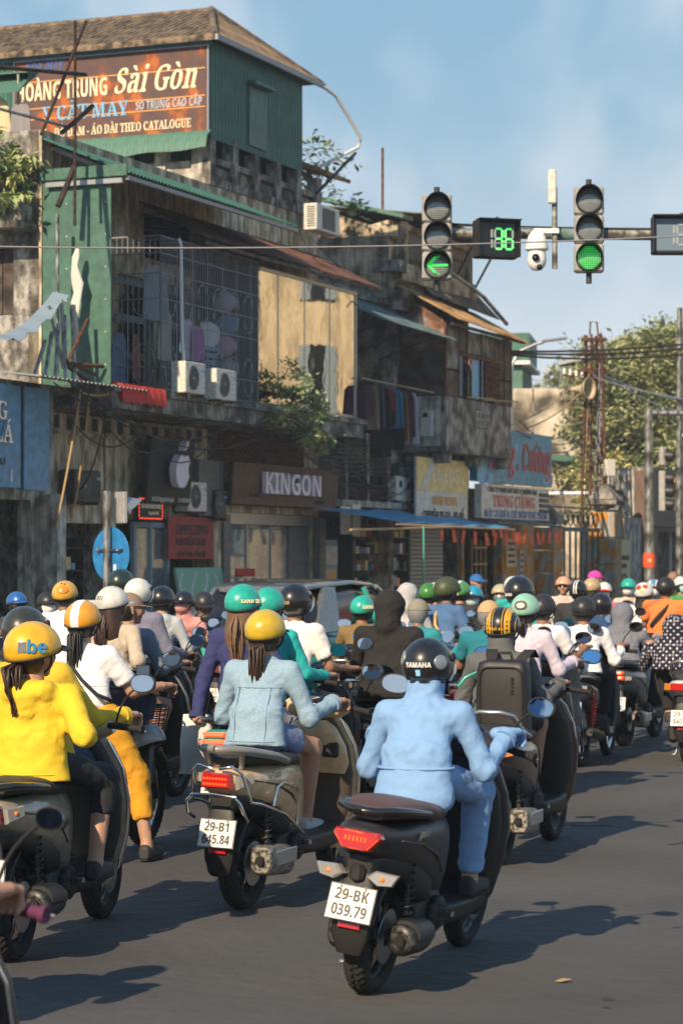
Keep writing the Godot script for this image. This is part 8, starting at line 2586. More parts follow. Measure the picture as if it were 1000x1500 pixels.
func traffic() -> void:
	mat("paint_matt",lin(0.022,0.021,0.023),0.42)
	paint("v_taxi",0.75,0.4,0.02)
	mat("letter_blue",lin(0.02,0.22,0.5),0.4)
	mat("letter_bill",lin(0.75,0.2,0.02),0.4)
	mat("camo_shell",Color.WHITE,0.5,0.0,{"tex": "camo","ts": Vector3.ONE*4})
	mat("camo_cloth",Color.WHITE,0.9,0.0,{"tex": "camo","ts": Vector3.ONE*3})
	var dots := Image.create_empty(64,64,false,Image.FORMAT_RGB8)
	dots.fill(Color(0.1,0.11,0.2))
	for c in [Vector2(16,16),Vector2(48,48)]:
		for x in 64:
			for y in 64:
				if Vector2(x,y).distance_to(c) < 10.0: dots.set_pixel(x,y,Color(0.82,0.8,0.8))
	T.dots = ImageTexture.create_from_image(dots)
	mat("dotted",Color.WHITE,0.9,0.0,{"tex": "dots","ts": Vector3.ONE*17})
	var gold := paint("paint_gold",0.74,0.51,0.28,0.3,0.9)
	place(scooter("motorbike","matt black scooter with maroon seat and lit wedge tail light, nearest the camera",{"paint": M.paint_matt,"seat": M.seat_maroon,"tail": "wedge","plate": ["29-BK","039.79"],"badge": "Janus","script": true,"fine": true,"muffler": "round","trim": M.seat_maroon}),0.1,9.68,20.0,8.0)
	place(scooter("motorbike","gold scooter with chrome guards, rear rack and lit red tail light",{"paint": gold,"inner": mat("inner_brown",lin(0.05,0.036,0.028),0.5),"seat": M.seat_black,"glove": gold,"tail": "bar","plate": ["29-B1","645.84"],"badge": "LEAD","fine": true,"muffler": "box","guards": true,"rail": "rack","R": 0.225,"w": 1.05}),-0.49,12.0,21.0,2.0)
	place(scooter("motorbike","dark wine red scooter with steel grab loop under the backpack rider",{"paint": paint("paint_wine",0.05,0.018,0.016,0.25,0.9),"tail": "wide","plate": ["29-D1","582.16"],"fine": true,"muffler": "box","rail": "loop","R": 0.26,"w": 1.08,"tint": M.mirror_blue}),0.88,13.72,19.0,1.0)
	place(scooter("motorbike","navy blue classic scooter with brown seat and pale blue plate",{"paint": paint("paint_navy",0.006,0.025,0.05,0.2,1.0),"seat": M.seat_brown,"tail": "small","plate": ["89-L1","066.71"],"blue_plate": true,"fine": true,"muffler": "round","rail": "loop","rail_mat": M.chrome,"R": 0.22,"w": 1.15,"round_mirror": true}),0.17,17.2,21.0)
	place(scooter("motorbike","beige scooter under the two yellow jackets at the left edge",{"paint": paint("paint_beige",0.36,0.3,0.22,0.3,0.9),"tail": "bar","plate": ["29-G1","311.08"],"fine": true,"rail": "wing","R": 0.23,"shield_trim": true}),-1.42,10.45,12.0)
	place(scooter("motorbike","turquoise scooter with orange tail light under the turquoise and navy jackets",{"paint": paint("paint_turquoise",0.02,0.36,0.3),"tail": "split","plate": ["29-S6","204.55"],"rail": "wing","fine": true}),-0.62,14.62,20.0)
	place(scooter("motorbike","large dark scooter with grey side panels under the beige blouse passenger",{"paint": paint("paint_graphite",0.03,0.033,0.036),"tail": "bar","plate": ["29-K1","760.31"],"rail": "loop","fine": true,"R": 0.27,"shield_trim": true}),-1.6,16.45,18.0)
	place(scooter("motorbike","grey scooter with split red tail light under the grey hooded rider",{"paint": paint("paint_grey",0.09,0.09,0.088),"tail": "split","plate": ["29-H1","502.70"],"rail": "wing","fine": true,"muffler": "box","R": 0.25}),2.6,22.3,20.0)
	place(scooter("motorbike","white scooter with orange and red tail light at the right edge",{"paint": paint("paint_pearl",0.6,0.6,0.58),"tail": "wide","plate": ["29-U2","840.59"],"rail": "loop","fine": true,"muffler": "box","R": 0.25,"w": 1.1}),2.93,20.4,19.0)
	place(underbone("motorbike","black motorbike with red springs and half lit plate under the white shirt rider",{"paint": paint("paint_coal",0.012,0.014,0.02),"plate": ["29-L1","24.02"],"blue_plate": true,"spring": mat("spring_red",lin(0.5,0.04,0.02),0.4),"fender": paint("paint_deep",0.01,0.025,0.06)}),1.98,20.15,17.0)
	place(underbone("motorbike","black spoke wheeled moped with front basket under the mustard trousers rider",{"paint": paint("paint_coal2",0.015,0.015,0.017),"plate": ["29-F1","118.42"],"wheels": "spoke","basket": true}),-1.55,13.5,17.0)
	protos.wave = underbone("motorbike","dark motorbike with silver wheels in the middle of the crowd by the taxi",{"paint": paint("v_black",0.012,0.012,0.014),"plate": ["29-M1","337.15"]})
	place(protos.wave,-0.2,19.6,21.0)
	protos.big = scooter("motorbike","black scooter waiting behind the taxi's left rear corner",{"paint": paint("v_black",0.012,0.012,0.014),"tail": "bar","plate": ["29-X5","448.20"],"rail": "loop","R": 0.25})
	place(protos.big,-1.15,23.8,20.0)
	protos.small = scooter("motorbike","dark scooter parked on the pavement before the clothes shop",{"paint": M.v_black,"tail": "small","plate": ["29-Y3","905.62"],"R": 0.23})
	place(protos.small,-0.6,42.0,60.0)
	M.v_taxi.roughness = 0.3
	nearest_bike()
	crowd()
	carried_things()
	taxi()

func nearest_bike() -> void:
	var o := scooter("motorbike","black scooter with purple grip and round mirror in the lower left corner",{"paint": M.paint_matt,"plate": ["29-T1","127.33"],"tail": "small","fine": true,"shield_trim": true,"R": 0.24,"mirror_size": 0.62})
	place(o,-1.2,4.75,12.0,2.0)
	for k in ["grip","grip_001"]: o.get_node(k).material_override = mat("grip_purple",lin(0.1,0.02,0.07),0.8)
	rider({"label": "person in dark clothes on the black scooter in the lower left corner, mostly unseen","x": -1.12,"d": 5.15,"hy": 1.4,"h": 12,"lod": 1,"top": cloth(0.03,0.03,0.04),"helmet": {"kind": "half","shell": M.paint_matt}})
	o = copy_bike(protos.small,"dark scooter just outside the left edge whose shadow crosses the road",-1.95,7.75,14.0,M.v_black)
	for k in ["mirror","mirror_001"]: o.get_node(k).free()
	rider({"label": "person just outside the left edge whose shadow falls across the lower road","x": -1.8,"d": 8.2,"hy": 1.4,"h": 14,"lod": 1,"top": cloth(0.03,0.03,0.04),"helmet": {"kind": "half","shell": M.paint_matt}})

func carried_things() -> void:
	var o := thing("backpack","slim black hard backpack worn on the grey hooded jacket","backpack",Vector3(0.97,0.67,-14.06),deg_to_rad(-19.0))
	var rings := []
	for q in [[0.0,0.12,0.05],[0.012,0.148,0.075],[0.05,0.157,0.085],[0.3,0.155,0.085],[0.42,0.15,0.08],[0.46,0.14,0.07],[0.475,0.1,0.045]]:
		rings.append(sec(Vector3(0,q[0],0.1),Vector3.RIGHT,Vector3(0,0,1),q[1],q[2],0.06,5.0,28))
	put(MB.new().loft(rings),"shell",mat("pack_black",lin(0.011,0.011,0.012),0.5,0.0,{"nrm": "rough","ns": 0.12,"ts": Vector3.ONE*6}),o)
	var ln := []
	for q in sec(Vector3(0,0.235,0.185),Vector3.RIGHT,Vector3.UP,0.128,0.2,0.2,6.0,28): ln.append(q)
	ln.append(ln[0])
	put(MB.new().tube(ln,0.006,5),"zip_seam",M.strap,o)
	put(MB.new().tube([Vector3(-0.05,0.47,0.1),Vector3(-0.04,0.515,0.1),Vector3(0.04,0.515,0.1),Vector3(0.05,0.47,0.1)],0.01,6),"handle",M.strap,o)
	for s in [-1,1]:
		put(MB.new().loft([sec(Vector3(s*0.075,0.455,0.07),Vector3.RIGHT,Vector3(0,0,1),0.035,0.012,0.012),sec(Vector3(s*0.1,0.5,0.01),Vector3.RIGHT,Vector3(0,0,1),0.036,0.012,0.012),sec(Vector3(s*0.115,0.53,-0.05),Vector3.RIGHT,Vector3(0,0,1),0.034,0.012,0.012),sec(Vector3(s*0.12,0.48,-0.14),Vector3.RIGHT,Vector3(0,0,1),0.03,0.01,0.01)]),"shoulder_strap",M.strap,o)
	put(MB.new().tube([Vector3(-0.16,0.4,0.12),Vector3(-0.22,0.37,0.15),Vector3(-0.26,0.32,0.15)],0.009,5),"cord",M.v_teal,o)
	write(o,"B O P A I",0.018,M.strap,Vector3(0.07,0.33,0.187),Basis(Vector3(0,0,1),-PI/2))
	o = thing("phone","phone in a holder on the handlebar of the basket moped","phone",Vector3(-1.16,0.92,-14.2),deg_to_rad(-10.0))
	put(MB.new().cbox(Vector3(0,0.1,0),Vector3(0.085,0.17,0.014),0.005,Basis(Vector3.RIGHT,0.05)),"case",M.plastic,o)
	put(MB.new().box(Vector3(0,0.1,0.0085),Vector3(0.074,0.155,0.002),Basis(Vector3.RIGHT,0.05)),"screen",mat("phone_glass",lin(0.05,0.09,0.14),0.3),o)
	put(MB.new().tube([Vector3(0,0.06,-0.02),Vector3(0,-0.03,-0.05)],0.012,6),"holder",M.plastic,o)
	o = thing("handbag","dark navy bag hung in front of the white cropped top rider","bag",Vector3(-1.24,0.78,-14.3),deg_to_rad(-17.0))
	put(MB.new().loft([sec(Vector3(0,0.0,0),Vector3.RIGHT,Vector3(0,0,1),0.13,0.06,0.06,4.0),sec(Vector3(0,0.12,0),Vector3.RIGHT,Vector3(0,0,1),0.15,0.075,0.075,4.0),sec(Vector3(0,0.22,0),Vector3.RIGHT,Vector3(0,0,1),0.13,0.05,0.05,4.0)]),"pouch",cloth(0.02,0.03,0.06),o)
	put(MB.new().tube(bez(Vector3(-0.1,0.21,0),Vector3(0,0.36,0),Vector3(0.1,0.21,0)),0.008,5),"handle",M.strap,o)
	o = thing("spare_helmet","silver helmet with dark mesh hung at the basket moped's front","helmet",Vector3(-1.17,0.6,-14.45),deg_to_rad(60.0))
	helmet(o,Transform3D(Basis(Vector3.RIGHT,-0.6),Vector3.ZERO),{"kind": "half","shell": paint("v_silver",0.36,0.38,0.4),"patches": [[2.2,0.4,0.05,0.03,M.ink,3.0]],"size": 1.15})
	o = thing("paper_bag","white paper bag held low by the navy jacket passenger","bag",Vector3(-0.88,0.42,-14.75),deg_to_rad(-20.0))
	put(MB.new().loft([sec(Vector3(0,0.0,0),Vector3.RIGHT,Vector3(0,0,1),0.1,0.05,0.05,5.0),sec(Vector3(0.01,0.2,0),Vector3.RIGHT,Vector3(0,0,1),0.11,0.045,0.055,5.0),sec(Vector3(0,0.36,0),Vector3.RIGHT,Vector3(0,0,1),0.09,0.02,0.02,3.0)]),"bag",M.sign_white,o)
	o = thing("jacket","grey jacket draped over the front of the lilac shirt rider's scooter","jacket",Vector3(1.6,0.45,-18.3),deg_to_rad(-20.0))
	rings = []
	for k in 9:
		var w := 0.22+0.02*sin(k*2.1)
		rings.append(sec(Vector3(0,0.5 - k*0.06,0.02+0.01*sin(k*1.3)),Vector3.RIGHT,Vector3(0,0,1),w,0.13,0.13+0.01*sin(k*1.9),2.4,24))
	put(MB.new().loft(rings),"cloth",cloth(0.14,0.13,0.125),o)

func taxi() -> void:
	var o := thing("taxi","turquoise and grey hatchback taxi seen from behind among the riders","car",Vector3(-0.3,0,-28.2),deg_to_rad(-22.0))
	var tq := paint("car_turquoise",0.02,0.36,0.31,0.25,1.0)
	var gy := paint("car_grey",0.13,0.145,0.16,0.25,1.0)
	var rows := [[-2.0,0.6,0.62,0.25,0.3],[-1.98,0.62,0.78,0.33,0.38],[-1.7,0.62,0.86,0.36,0.4],[0.0,0.62,0.89,0.34,0.4],[1.5,0.6,0.88,0.3,0.38],[2.1,0.58,0.8,0.22,0.34],[2.3,0.55,0.6,0.15,0.25]]
	put(hull(MB.new(),rows,5.0,28),"body",tq,o)
	put(hull(MB.new(),[[-1.93,0.95,0.7,0.02,0.05],[-1.75,0.98,0.74,0.2,0.1],[-1.3,1.0,0.7,0.4,0.1],[-0.5,1.02,0.68,0.44,0.1],[0.2,1.02,0.68,0.4,0.1],[0.9,1.0,0.72,0.1,0.1],[1.2,0.94,0.74,0.02,0.05]],5.0,28),"cabin",M.screen_dark,o)
	put(hull(MB.new(),[[-1.6,1.38,0.5,0.03,0.03],[-1.45,1.41,0.62,0.045,0.03],[-0.5,1.45,0.66,0.05,0.03],[0.25,1.42,0.62,0.04,0.03],[0.35,1.4,0.5,0.02,0.02]],4.0,24),"roof",gy,o)
	for s in [-1,1]:
		put(MB.new().slab([P(-1.95,0.9,s*0.78),P(-1.35,1.4,s*0.64),P(-1.1,1.4,s*0.66),P(-1.4,0.93,s*0.85)],0.07),"rear_pillar",gy,o)
		put(MB.new().tube([P(-0.15,0.95,s*0.84),P(-0.2,1.4,s*0.67)],0.035,6),"door_pillar",tq,o)
		put(MB.new().tube([P(1.1,0.95,s*0.78),P(0.3,1.4,s*0.62)],0.04,6),"windscreen_pillar",gy,o)
		put(MB.new().slab([P(-1.4,0.94,s*0.87),P(1.0,0.94,s*0.86),P(1.0,0.98,s*0.84),P(-1.4,0.98,s*0.85)],0.03),"window_sill",tq,o)
		put(MB.new().cbox(P(-1.98,0.86,s*0.66),Vector3(0.32,0.14,0.1),0.03),"tail_light",M.lens_red,o)
		put(MB.new().cbox(P(0.75,1.0,s*0.98),Vector3(0.2,0.13,0.1),0.03),"wing_mirror",tq,o)
		for f in [-1.3,1.35]:
			var ax := Transform3D(Basis(Vector3(0,-1,0),Vector3(1,0,0),Vector3(0,0,1)),P(f,0.32,s*0.8))
			put(MB.new().lathe([Vector2(0.2,-0.1),Vector2(0.3,-0.1),Vector2(0.32,-0.06),Vector2(0.32,0.06),Vector2(0.3,0.1),Vector2(0.2,0.1)],28,ax,false,false),"tyre",M.rubber,o)
			put(MB.new().lathe([Vector2(0.0,-0.06),Vector2(0.2,-0.08),Vector2(0.2,0.08),Vector2(0.0,0.06)],20,ax),"rim",M.alu,o)
	put(MB.new().slab([P(-1.88,0.98,-0.66),P(-1.88,0.98,0.66),P(-1.52,1.37,0.56),P(-1.52,1.37,-0.56)],0.05),"rear_window",M.screen_dark,o)
	write(o,"TAXI",0.1,M.lamp_red,P(-1.87,1.08,0.35),Basis(Vector3.RIGHT,-0.74),"Droid Sans",0.2,1.4)
	put(MB.new().cbox(P(-2.02,0.5,0),Vector3(1.5,0.3,0.1),0.04),"bumper",M.plastic,o)
	put(MB.new().cbox(P(-2.03,0.78,0),Vector3(0.5,0.12,0.02),0.005),"number_plate",M.sign_yellow,o)
	write(o,"29E-012.84",0.075,M.plate_ink,P(-2.045,0.78),Basis(),"Droid Sans",0,0.9,0.004)

func crowd() -> void:
	var sky_ := cloth(0.2,0.36,0.62)
	rider({"label": "person in a pale blue hooded riding suit and black helmet, nearest to the camera","x": 0.36,"d": 10.15,"hy": 1.27,"h": 20,"hf": 0.18,"side": 0.0,"top": sky_,"pants": sky_,"overall": true,"hood": "under","helmet": {"kind": "open","shell": paint("v_black",0.012,0.012,0.014),"visor": true,"marks": [["YAMAHA",0.02,PI,0.0,M.white],["■",0.02,PI,-0.32,M.letter_sky]],"patches": [[2.2,0.1,0.03,0.03,M.alu],[-2.2,0.25,0.025,0.03,M.alu]]},"gloves": sky_,"lod": 0,"belt": true,"hem": -0.1,"top_name": "riding_suit","wide": 1.03})
	rider({"label": "person in a washed denim jacket with yellow helmet and dark ponytail on the gold scooter","x": -0.39,"d": 12.45,"hy": 1.34,"h": 21,"hf": 0.14,"lod": 0,"top": cloth(0.28,0.41,0.52,"denim"),"top_name": "denim_jacket","helmet": {"kind": "half","shell": paint("v_mustard",0.62,0.42,0.02),"brim": true,"brim_mat": M.strap},"hair": "tail","tail": 0.3,"tail_r": 0.045,"hair_mat": M.hair_brown,"pants": cloth(0.16,0.22,0.4),"plen": -0.3,"pants_name": "shorts","shoe": M.shoe_grey,"hem": -0.08,"wr": 0.007,"seams": [-0.085,0.085]})
	rider({"label": "person in a yellow hoodie and yellow helmet with blue letters at the left edge","x": -1.36,"d": 10.70,"hy": 1.31,"h": 12,"hf": 0.04,"lod": 0,"passenger": true,"top": cloth(0.72,0.5,0.025),"top_name": "hoodie","hood": "down","helmet": {"kind": "half","shell": paint("v_beyellow",0.8,0.45,0.015),"brim": true,"brim_mat": M.strap,"marks": [["be",0.055,PI - 1.05,0.12,M.letter_blue],["■",0.035,PI - 0.55,0.05,M.alu]],"size": 1.12},"hair": "tail","tail": 0.2,"tail_r": 0.05,"hair_mat": M.hair_brown,"pants": M.pants_dark,"plen": 0.45,"hem": -0.1,"look": -0.5,"wide": 1.1,"feet": [P(0.25,0.37,-0.22),P(0.25,0.37,0.22)],"hands": [P(0.22,0.98,-0.14),P(0.18,0.99,0.15)],"wr": 0.006})
	rider({"label": "driver in a yellow jacket with dark visored helmet before the hooded passenger","x": -1.47,"d": 11.25,"hy": 1.38,"h": 12,"hf": 0.1,"side": -0.12,"lod": 0,"top": cloth(0.6,0.42,0.03),"top_name": "jacket","helmet": {"kind": "open","shell": paint("v_olive",0.035,0.035,0.025),"visor": true},"pants": cloth(0.03,0.05,0.1),"wide": 1.05})
	rider({"label": "person in a white cropped top and mustard trousers with long black ponytail","x": -1.49,"d": 13.95,"hy": 1.36,"h": 17,"hf": 0.1,"side": -0.1,"lod": 0,"top": cloth(0.74,0.74,0.76),"top_name": "cropped_top","sleeve": "short","hem": 0.12,"helmet": {"kind": "half","shell": paint("v_orange",0.8,0.36,0.02),"stripe": M.white,"stripe_w": 0.025},"hair": "tail","tail": 0.42,"tail_r": 0.045,"pants": cloth(0.62,0.3,0.015),"plen": 0.62,"pfat": 1.15,"shoe": M.shoe_dark,"feet": [P(0.45,0.36,-0.12),P(0.1,0.09,0.3)],"strap": M.strap,"strap_side": -1.0})
	rider({"label": "person in a light grey hooded jacket with a black backpack and yellow striped helmet","x": 0.95,"d": 14.30,"hy": 1.31,"h": 19,"hf": 0.14,"lod": 0,"top": cloth(0.14,0.15,0.16,"weave"),"top_name": "jacket","hood": "under","helmet": {"kind": "half","shell": paint("v_black",0.012,0.012,0.014),"stripe": M.v_taxi,"stripes": [[-0.095,-0.04,M.v_taxi],[-0.03,-0.026,M.v_taxi],[0.026,0.03,M.v_taxi],[0.04,0.095,M.v_taxi]],"marks": [["PHỐ VN",0.016,PI,-0.1,M.v_taxi]],"size": 1.04},"pants": M.pants_dark,"plen": -0.05,"shoe": M.shoe_dark})
	rider({"label": "passenger in a navy jacket with turquoise helmet and streaked long hair","x": -0.60,"d": 14.75,"hy": 1.44,"h": 20,"hf": 0.03,"lod": 0,"passenger": true,"top": cloth(0.03,0.035,0.13),"top_name": "jacket","helmet": {"kind": "half","shell": paint("v_teal",0.02,0.42,0.34),"marks": [["XANH SM",0.022,PI - 0.95,0.1,M.letter_cream]],"size": 1.05},"hair": "long","hair_mat": M.hair_blond,"pants": cloth(0.3,0.3,0.34),"hands": [P(0.0,0.72,-0.25),P(0.15,0.9,0.16)]})
	rider({"label": "driver in a turquoise jacket and helmet hidden behind the navy jacket passenger","x": -0.46,"d": 15.25,"hy": 1.42,"h": 20,"hf": 0.1,"lod": 1,"top": cloth(0.015,0.4,0.4),"top_name": "jacket","helmet": {"kind": "half","shell": paint("v_teal",0.02,0.42,0.34),"size": 1.0}})
	rider({"label": "passenger in a beige blouse with white peaked helmet and long brown hair","x": -1.57,"d": 16.60,"hy": 1.41,"h": 18,"hf": 0.04,"lod": 0,"passenger": true,"top": cloth(0.45,0.38,0.3),"top_name": "blouse","helmet": {"kind": "half","shell": paint("v_white",0.72,0.72,0.7),"brim": true,"stripe": M.sign_white,"marks": [["||||",0.02,PI,0.3,M.ink]],"look": 0},"hair": "long","hair_mat": M.hair_brown,"pants": cloth(0.34,0.17,0.13),"pants_name": "skirt","pfat": 1.2,"plen": 0.75,"look": -0.35,"shoe": M.shoe_dark})
	rider({"label": "driver in a slate blue hooded jacket and brown cap ahead of the beige blouse","x": -1.50,"d": 17.10,"hy": 1.37,"h": 18,"hf": 0.12,"lod": 1,"top": cloth(0.13,0.17,0.24),"top_name": "jacket","cap": cloth(0.24,0.17,0.12),"pants": M.pants_dark,"look": -0.8})
	rider({"label": "person in a white polo with glossy black full helmet in front of the taxi","x": -0.31,"d": 16.20,"hy": 1.43,"h": 24,"hf": 0.12,"lod": 0,"top": cloth(0.72,0.7,0.68),"top_name": "polo","sleeve": "short","helmet": {"kind": "full","shell": paint("v_black",0.012,0.012,0.014),"visor": true,"size": 1.05,"marks": [["SLK",0.02,PI,-0.1,M.letter_orange]]},"skin": M.skin_tan,"wide": 1.1})
	bike("big","black scooter ridden by the person in the white polo",-0.49,15.79,24,paint("v_black",0.012,0.012,0.014))
	rider({"label": "person in a black hooded top with the hood up on the blue classic scooter","x": 0.34,"d": 16.90,"hy": 1.39,"h": 21,"hf": 0.1,"lod": 0,"top": cloth(0.014,0.013,0.014),"top_name": "hooded_top","hood": "up","pants": cloth(0.03,0.035,0.06),"wide": 1.28})
	rider({"label": "person in a lilac shirt with mint helmet and short ponytail","x": 1.32,"d": 17.40,"hy": 1.35,"h": 20,"hf": 0.12,"lod": 0,"top": cloth(0.56,0.5,0.6),"top_name": "shirt","helmet": {"kind": "half","shell": paint("v_mint",0.3,0.58,0.46),"patches": [[3.14,0.25,0.045,0.032,M.sign_brown,2.6],[3.14,0.22,0.03,0.02,M.sign_white,2.2,0.012]]},"hair": "tail","tail": 0.12,"tail_r": 0.03})
	bike("big","grey brown scooter draped with a jacket under the lilac shirt rider",1.16,16.98,20,paint("v_brown",0.1,0.08,0.07))
	rider({"label": "person in white shirt with bag strap and matt black helmet on the red lit motorbike","x": 2.06,"d": 20.60,"hy": 1.28,"h": 17,"hf": 0.14,"lod": 0,"top": cloth(0.74,0.74,0.78),"top_name": "shirt","sleeve": "three","helmet": {"kind": "half","shell": M.paint_matt},"strap": M.strap,"strap_side": 1.0,"skin": M.skin_tan,"wide": 1.12,"shoe": M.shoe_dark,"pants": M.pants_dark})
	rider({"label": "person in a grey hooded top with the hood up on the grey scooter","x": 2.66,"d": 22.90,"hy": 1.19,"h": 20,"hf": 0.14,"lod": 0,"top": cloth(0.16,0.17,0.21),"top_name": "hooded_top","hood": "up","pants": cloth(0.3,0.38,0.48),"wide": 1.25})
	rider({"label": "person in a navy hooded jacket with white dots at the right edge","x": 2.89,"d": 21.00,"hy": 1.12,"h": 18,"hf": 0.1,"lod": 1,"top": M.dotted,"top_name": "jacket","hood": "up","wide": 1.2,"pants": M.pants_dark})
	rider({"label": "person in a white tee shirt and orange helmet with a bill shaped sticker","x": -2.26,"d": 19.80,"hy": 1.42,"h": 15,"hf": 0.1,"lod": 1,"top": cloth(0.7,0.72,0.78),"sleeve": "short","helmet": {"kind": "half","shell": paint("v_duck",0.72,0.4,0.05),"patches": [[2.9,0.35,0.045,0.03,M.letter_bill,2.4,0.02],[2.75,0.8,0.008,0.006,M.ink],[3.1,0.85,0.008,0.006,M.ink]]},"skin": M.skin_tan})
	bike("big","black scooter under the rider with the orange bill helmet",-2.37,19.38,15,paint("v_black",0.012,0.012,0.014))
	rider({"label": "person in a grey violet shirt with white and black visored helmet","x": -1.57,"d": 18.70,"hy": 1.45,"h": 20,"hf": 0.12,"lod": 1,"top": cloth(0.24,0.24,0.34,"weave"),"helmet": {"kind": "open","shell": paint("v_white",0.72,0.72,0.7),"visor": true},"skin": M.skin_tan,"wide": 1.1})
	bike("big","dark red scooter under the grey violet shirt rider",-1.72,18.28,20,paint("v_black",0.012,0.012,0.014))
	rider({"label": "person in a dark green helmet with small wing emblem behind the sign pole","x": -1.93,"d": 21.20,"hy": 1.50,"h": 20,"lod": 2,"top": cloth(0.1,0.12,0.12),"helmet": {"kind": "open","shell": paint("v_green",0.015,0.03,0.022),"size": 1.1}})
	bike("wave","dark motorbike of the green helmet rider by the sign pole",-2.07,20.80,20,paint("v_black",0.012,0.012,0.014))
	rider({"label": "person in a pale grey hooded top with black helmet left of the pink hood","x": -1.59,"d": 21.50,"hy": 1.35,"h": 20,"hf": 0.13,"lod": 1,"top": cloth(0.4,0.44,0.48),"hood": "down","helmet": {"kind": "half","shell": paint("v_black",0.012,0.012,0.014),"size": 1.08}})
	bike("big","black scooter under the pale grey hooded rider",-1.75,21.07,20,paint("v_black",0.012,0.012,0.014))
	rider({"label": "person in a brown shirt with turquoise helmet and blue bag strap by the taxi","x": 0.18,"d": 21.00,"hy": 1.28,"h": 20,"lod": 1,"top": cloth(0.2,0.13,0.045),"helmet": {"kind": "half","shell": paint("v_teal",0.02,0.42,0.34),"marks": [["XANH",0.03,2.2,0.1,M.letter_cream]]},"strap": cloth(0.05,0.15,0.35),"strap_side": -1.0,"skin": M.skin_tan})
	bike("big","dark scooter under the brown shirt rider by the taxi",0.04,20.60,20,paint("v_black",0.012,0.012,0.014))
	rider({"label": "person in an olive cap and teal shirt behind the black hooded top","x": 0.65,"d": 20.50,"hy": 1.27,"h": 22,"lod": 1,"top": cloth(0.02,0.24,0.28),"cap": cloth(0.24,0.23,0.18),"skin": M.skin_tan,"hair_mat": M.hair_grey})
	bike("wave","navy motorbike under the rider in the olive cap",0.49,20.10,22,paint("v_navy",0.02,0.035,0.09))
	rider({"label": "person in a pale grey hood behind the black hooded top","x": 0.65,"d": 23.60,"hy": 1.37,"h": 20,"lod": 2,"top": cloth(0.42,0.42,0.44),"hood": "up"})
	bike("big","grey scooter under the pale grey hood rider",0.50,23.20,20,paint("v_grey",0.16,0.16,0.16))
	rider({"label": "person in a blue short sleeved shirt with camouflage helmet and orange strap","x": 1.05,"d": 24.00,"hy": 1.40,"h": 48,"hf": 0.1,"lod": 1,"top": cloth(0.09,0.2,0.42,"weave"),"sleeve": "short","helmet": {"kind": "half","shell": M.camo_shell,"marks": [["RIDE",0.04,PI+0.9,0.3,M.letter_cream]],"size": 1.2},"strap": M.letter_orange,"strap_side": -1.0,"strap_r": 0.018,"skin": M.skin_tan,"wide": 1.2})
	bike("wave","black motorbike under the blue shirt rider with the orange strap",0.73,23.71,48,paint("v_black",0.012,0.012,0.014))
	rider({"label": "person in a teal polo and tan cap with grey hair","x": 1.17,"d": 19.20,"hy": 1.28,"h": 22,"lod": 1,"top": cloth(0.012,0.17,0.22),"top_name": "polo","sleeve": "short","cap": cloth(0.48,0.33,0.18),"skin": M.skin_tan,"hair_mat": M.hair_grey,"wide": 1.15})
	bike("wave","dark red motorbike under the teal polo rider",1.01,18.80,22,paint("v_wine",0.12,0.02,0.02))
	rider({"label": "person in a turquoise jacket with large glossy black helmet behind the tan cap","x": 1.58,"d": 21.50,"hy": 1.42,"h": 20,"lod": 1,"top": cloth(0.02,0.4,0.38),"helmet": {"kind": "open","shell": paint("v_black",0.012,0.012,0.014),"size": 1.25,"marks": [["SUND",0.025,PI+0.5,-0.2,M.white]]}})
	bike("big","turquoise scooter of the rider with the large black helmet",1.43,21.10,20,paint("v_teal",0.02,0.42,0.34))
	rider({"label": "person in a white shirt with dark helmet right of the mint helmet","x": 1.68,"d": 20.20,"hy": 1.30,"h": 22,"lod": 1,"top": cloth(0.68,0.68,0.72),"sleeve": "short","helmet": {"kind": "half","shell": M.paint_matt,"size": 1.05},"skin": M.skin_tan,"strap": M.strap})
	bike("wave","black motorbike under the white shirt rider beside the lilac shirt",1.52,19.80,22,paint("v_black",0.012,0.012,0.014))
	rider({"label": "person in a black tee shirt and black helmet with two white stripes","x": 2.64,"d": 27.00,"hy": 1.36,"h": 24,"lod": 1,"top": cloth(0.03,0.03,0.035),"sleeve": "short","helmet": {"kind": "half","shell": paint("v_black",0.012,0.012,0.014),"stripes": [[-0.02,-0.008,M.white],[0.008,0.02,M.white]],"stripe": M.white,"size": 0.98},"skin": M.skin_tan,"wide": 1.25})
	bike("big","white scooter under the black tee shirt rider",2.46,26.61,24,paint("v_white",0.72,0.72,0.7))
	rider({"label": "person in a blue jacket with glossy dark helmet beside the grey hood","x": 2.79,"d": 26.00,"hy": 1.22,"h": 20,"lod": 1,"top": cloth(0.02,0.06,0.16),"helmet": {"kind": "open","shell": paint("v_black",0.012,0.012,0.014),"size": 1.1}})
	bike("big","navy scooter under the blue jacket rider",2.64,25.60,20,paint("v_navy",0.02,0.035,0.09))
	rider({"label": "person in a white shirt with flowered helmet and wavy dark hair","x": 3.56,"d": 28.50,"hy": 1.31,"h": 26,"lod": 1,"top": cloth(0.68,0.68,0.68),"sleeve": "short","hair": "long","helmet": {"kind": "half","shell": paint("v_white",0.72,0.72,0.7),"patches": [[2.6,0.6,0.03,0.025,M.red_cloth],[3.4,0.5,0.035,0.03,M.red_cloth],[3.0,0.2,0.02,0.02,M.sign_yellow],[3.9,0.3,0.02,0.025,M.tin_drape]],"size": 1.1}})
	bike("big","black scooter under the rider with the flowered helmet",3.38,28.11,26,paint("v_black",0.012,0.012,0.014))
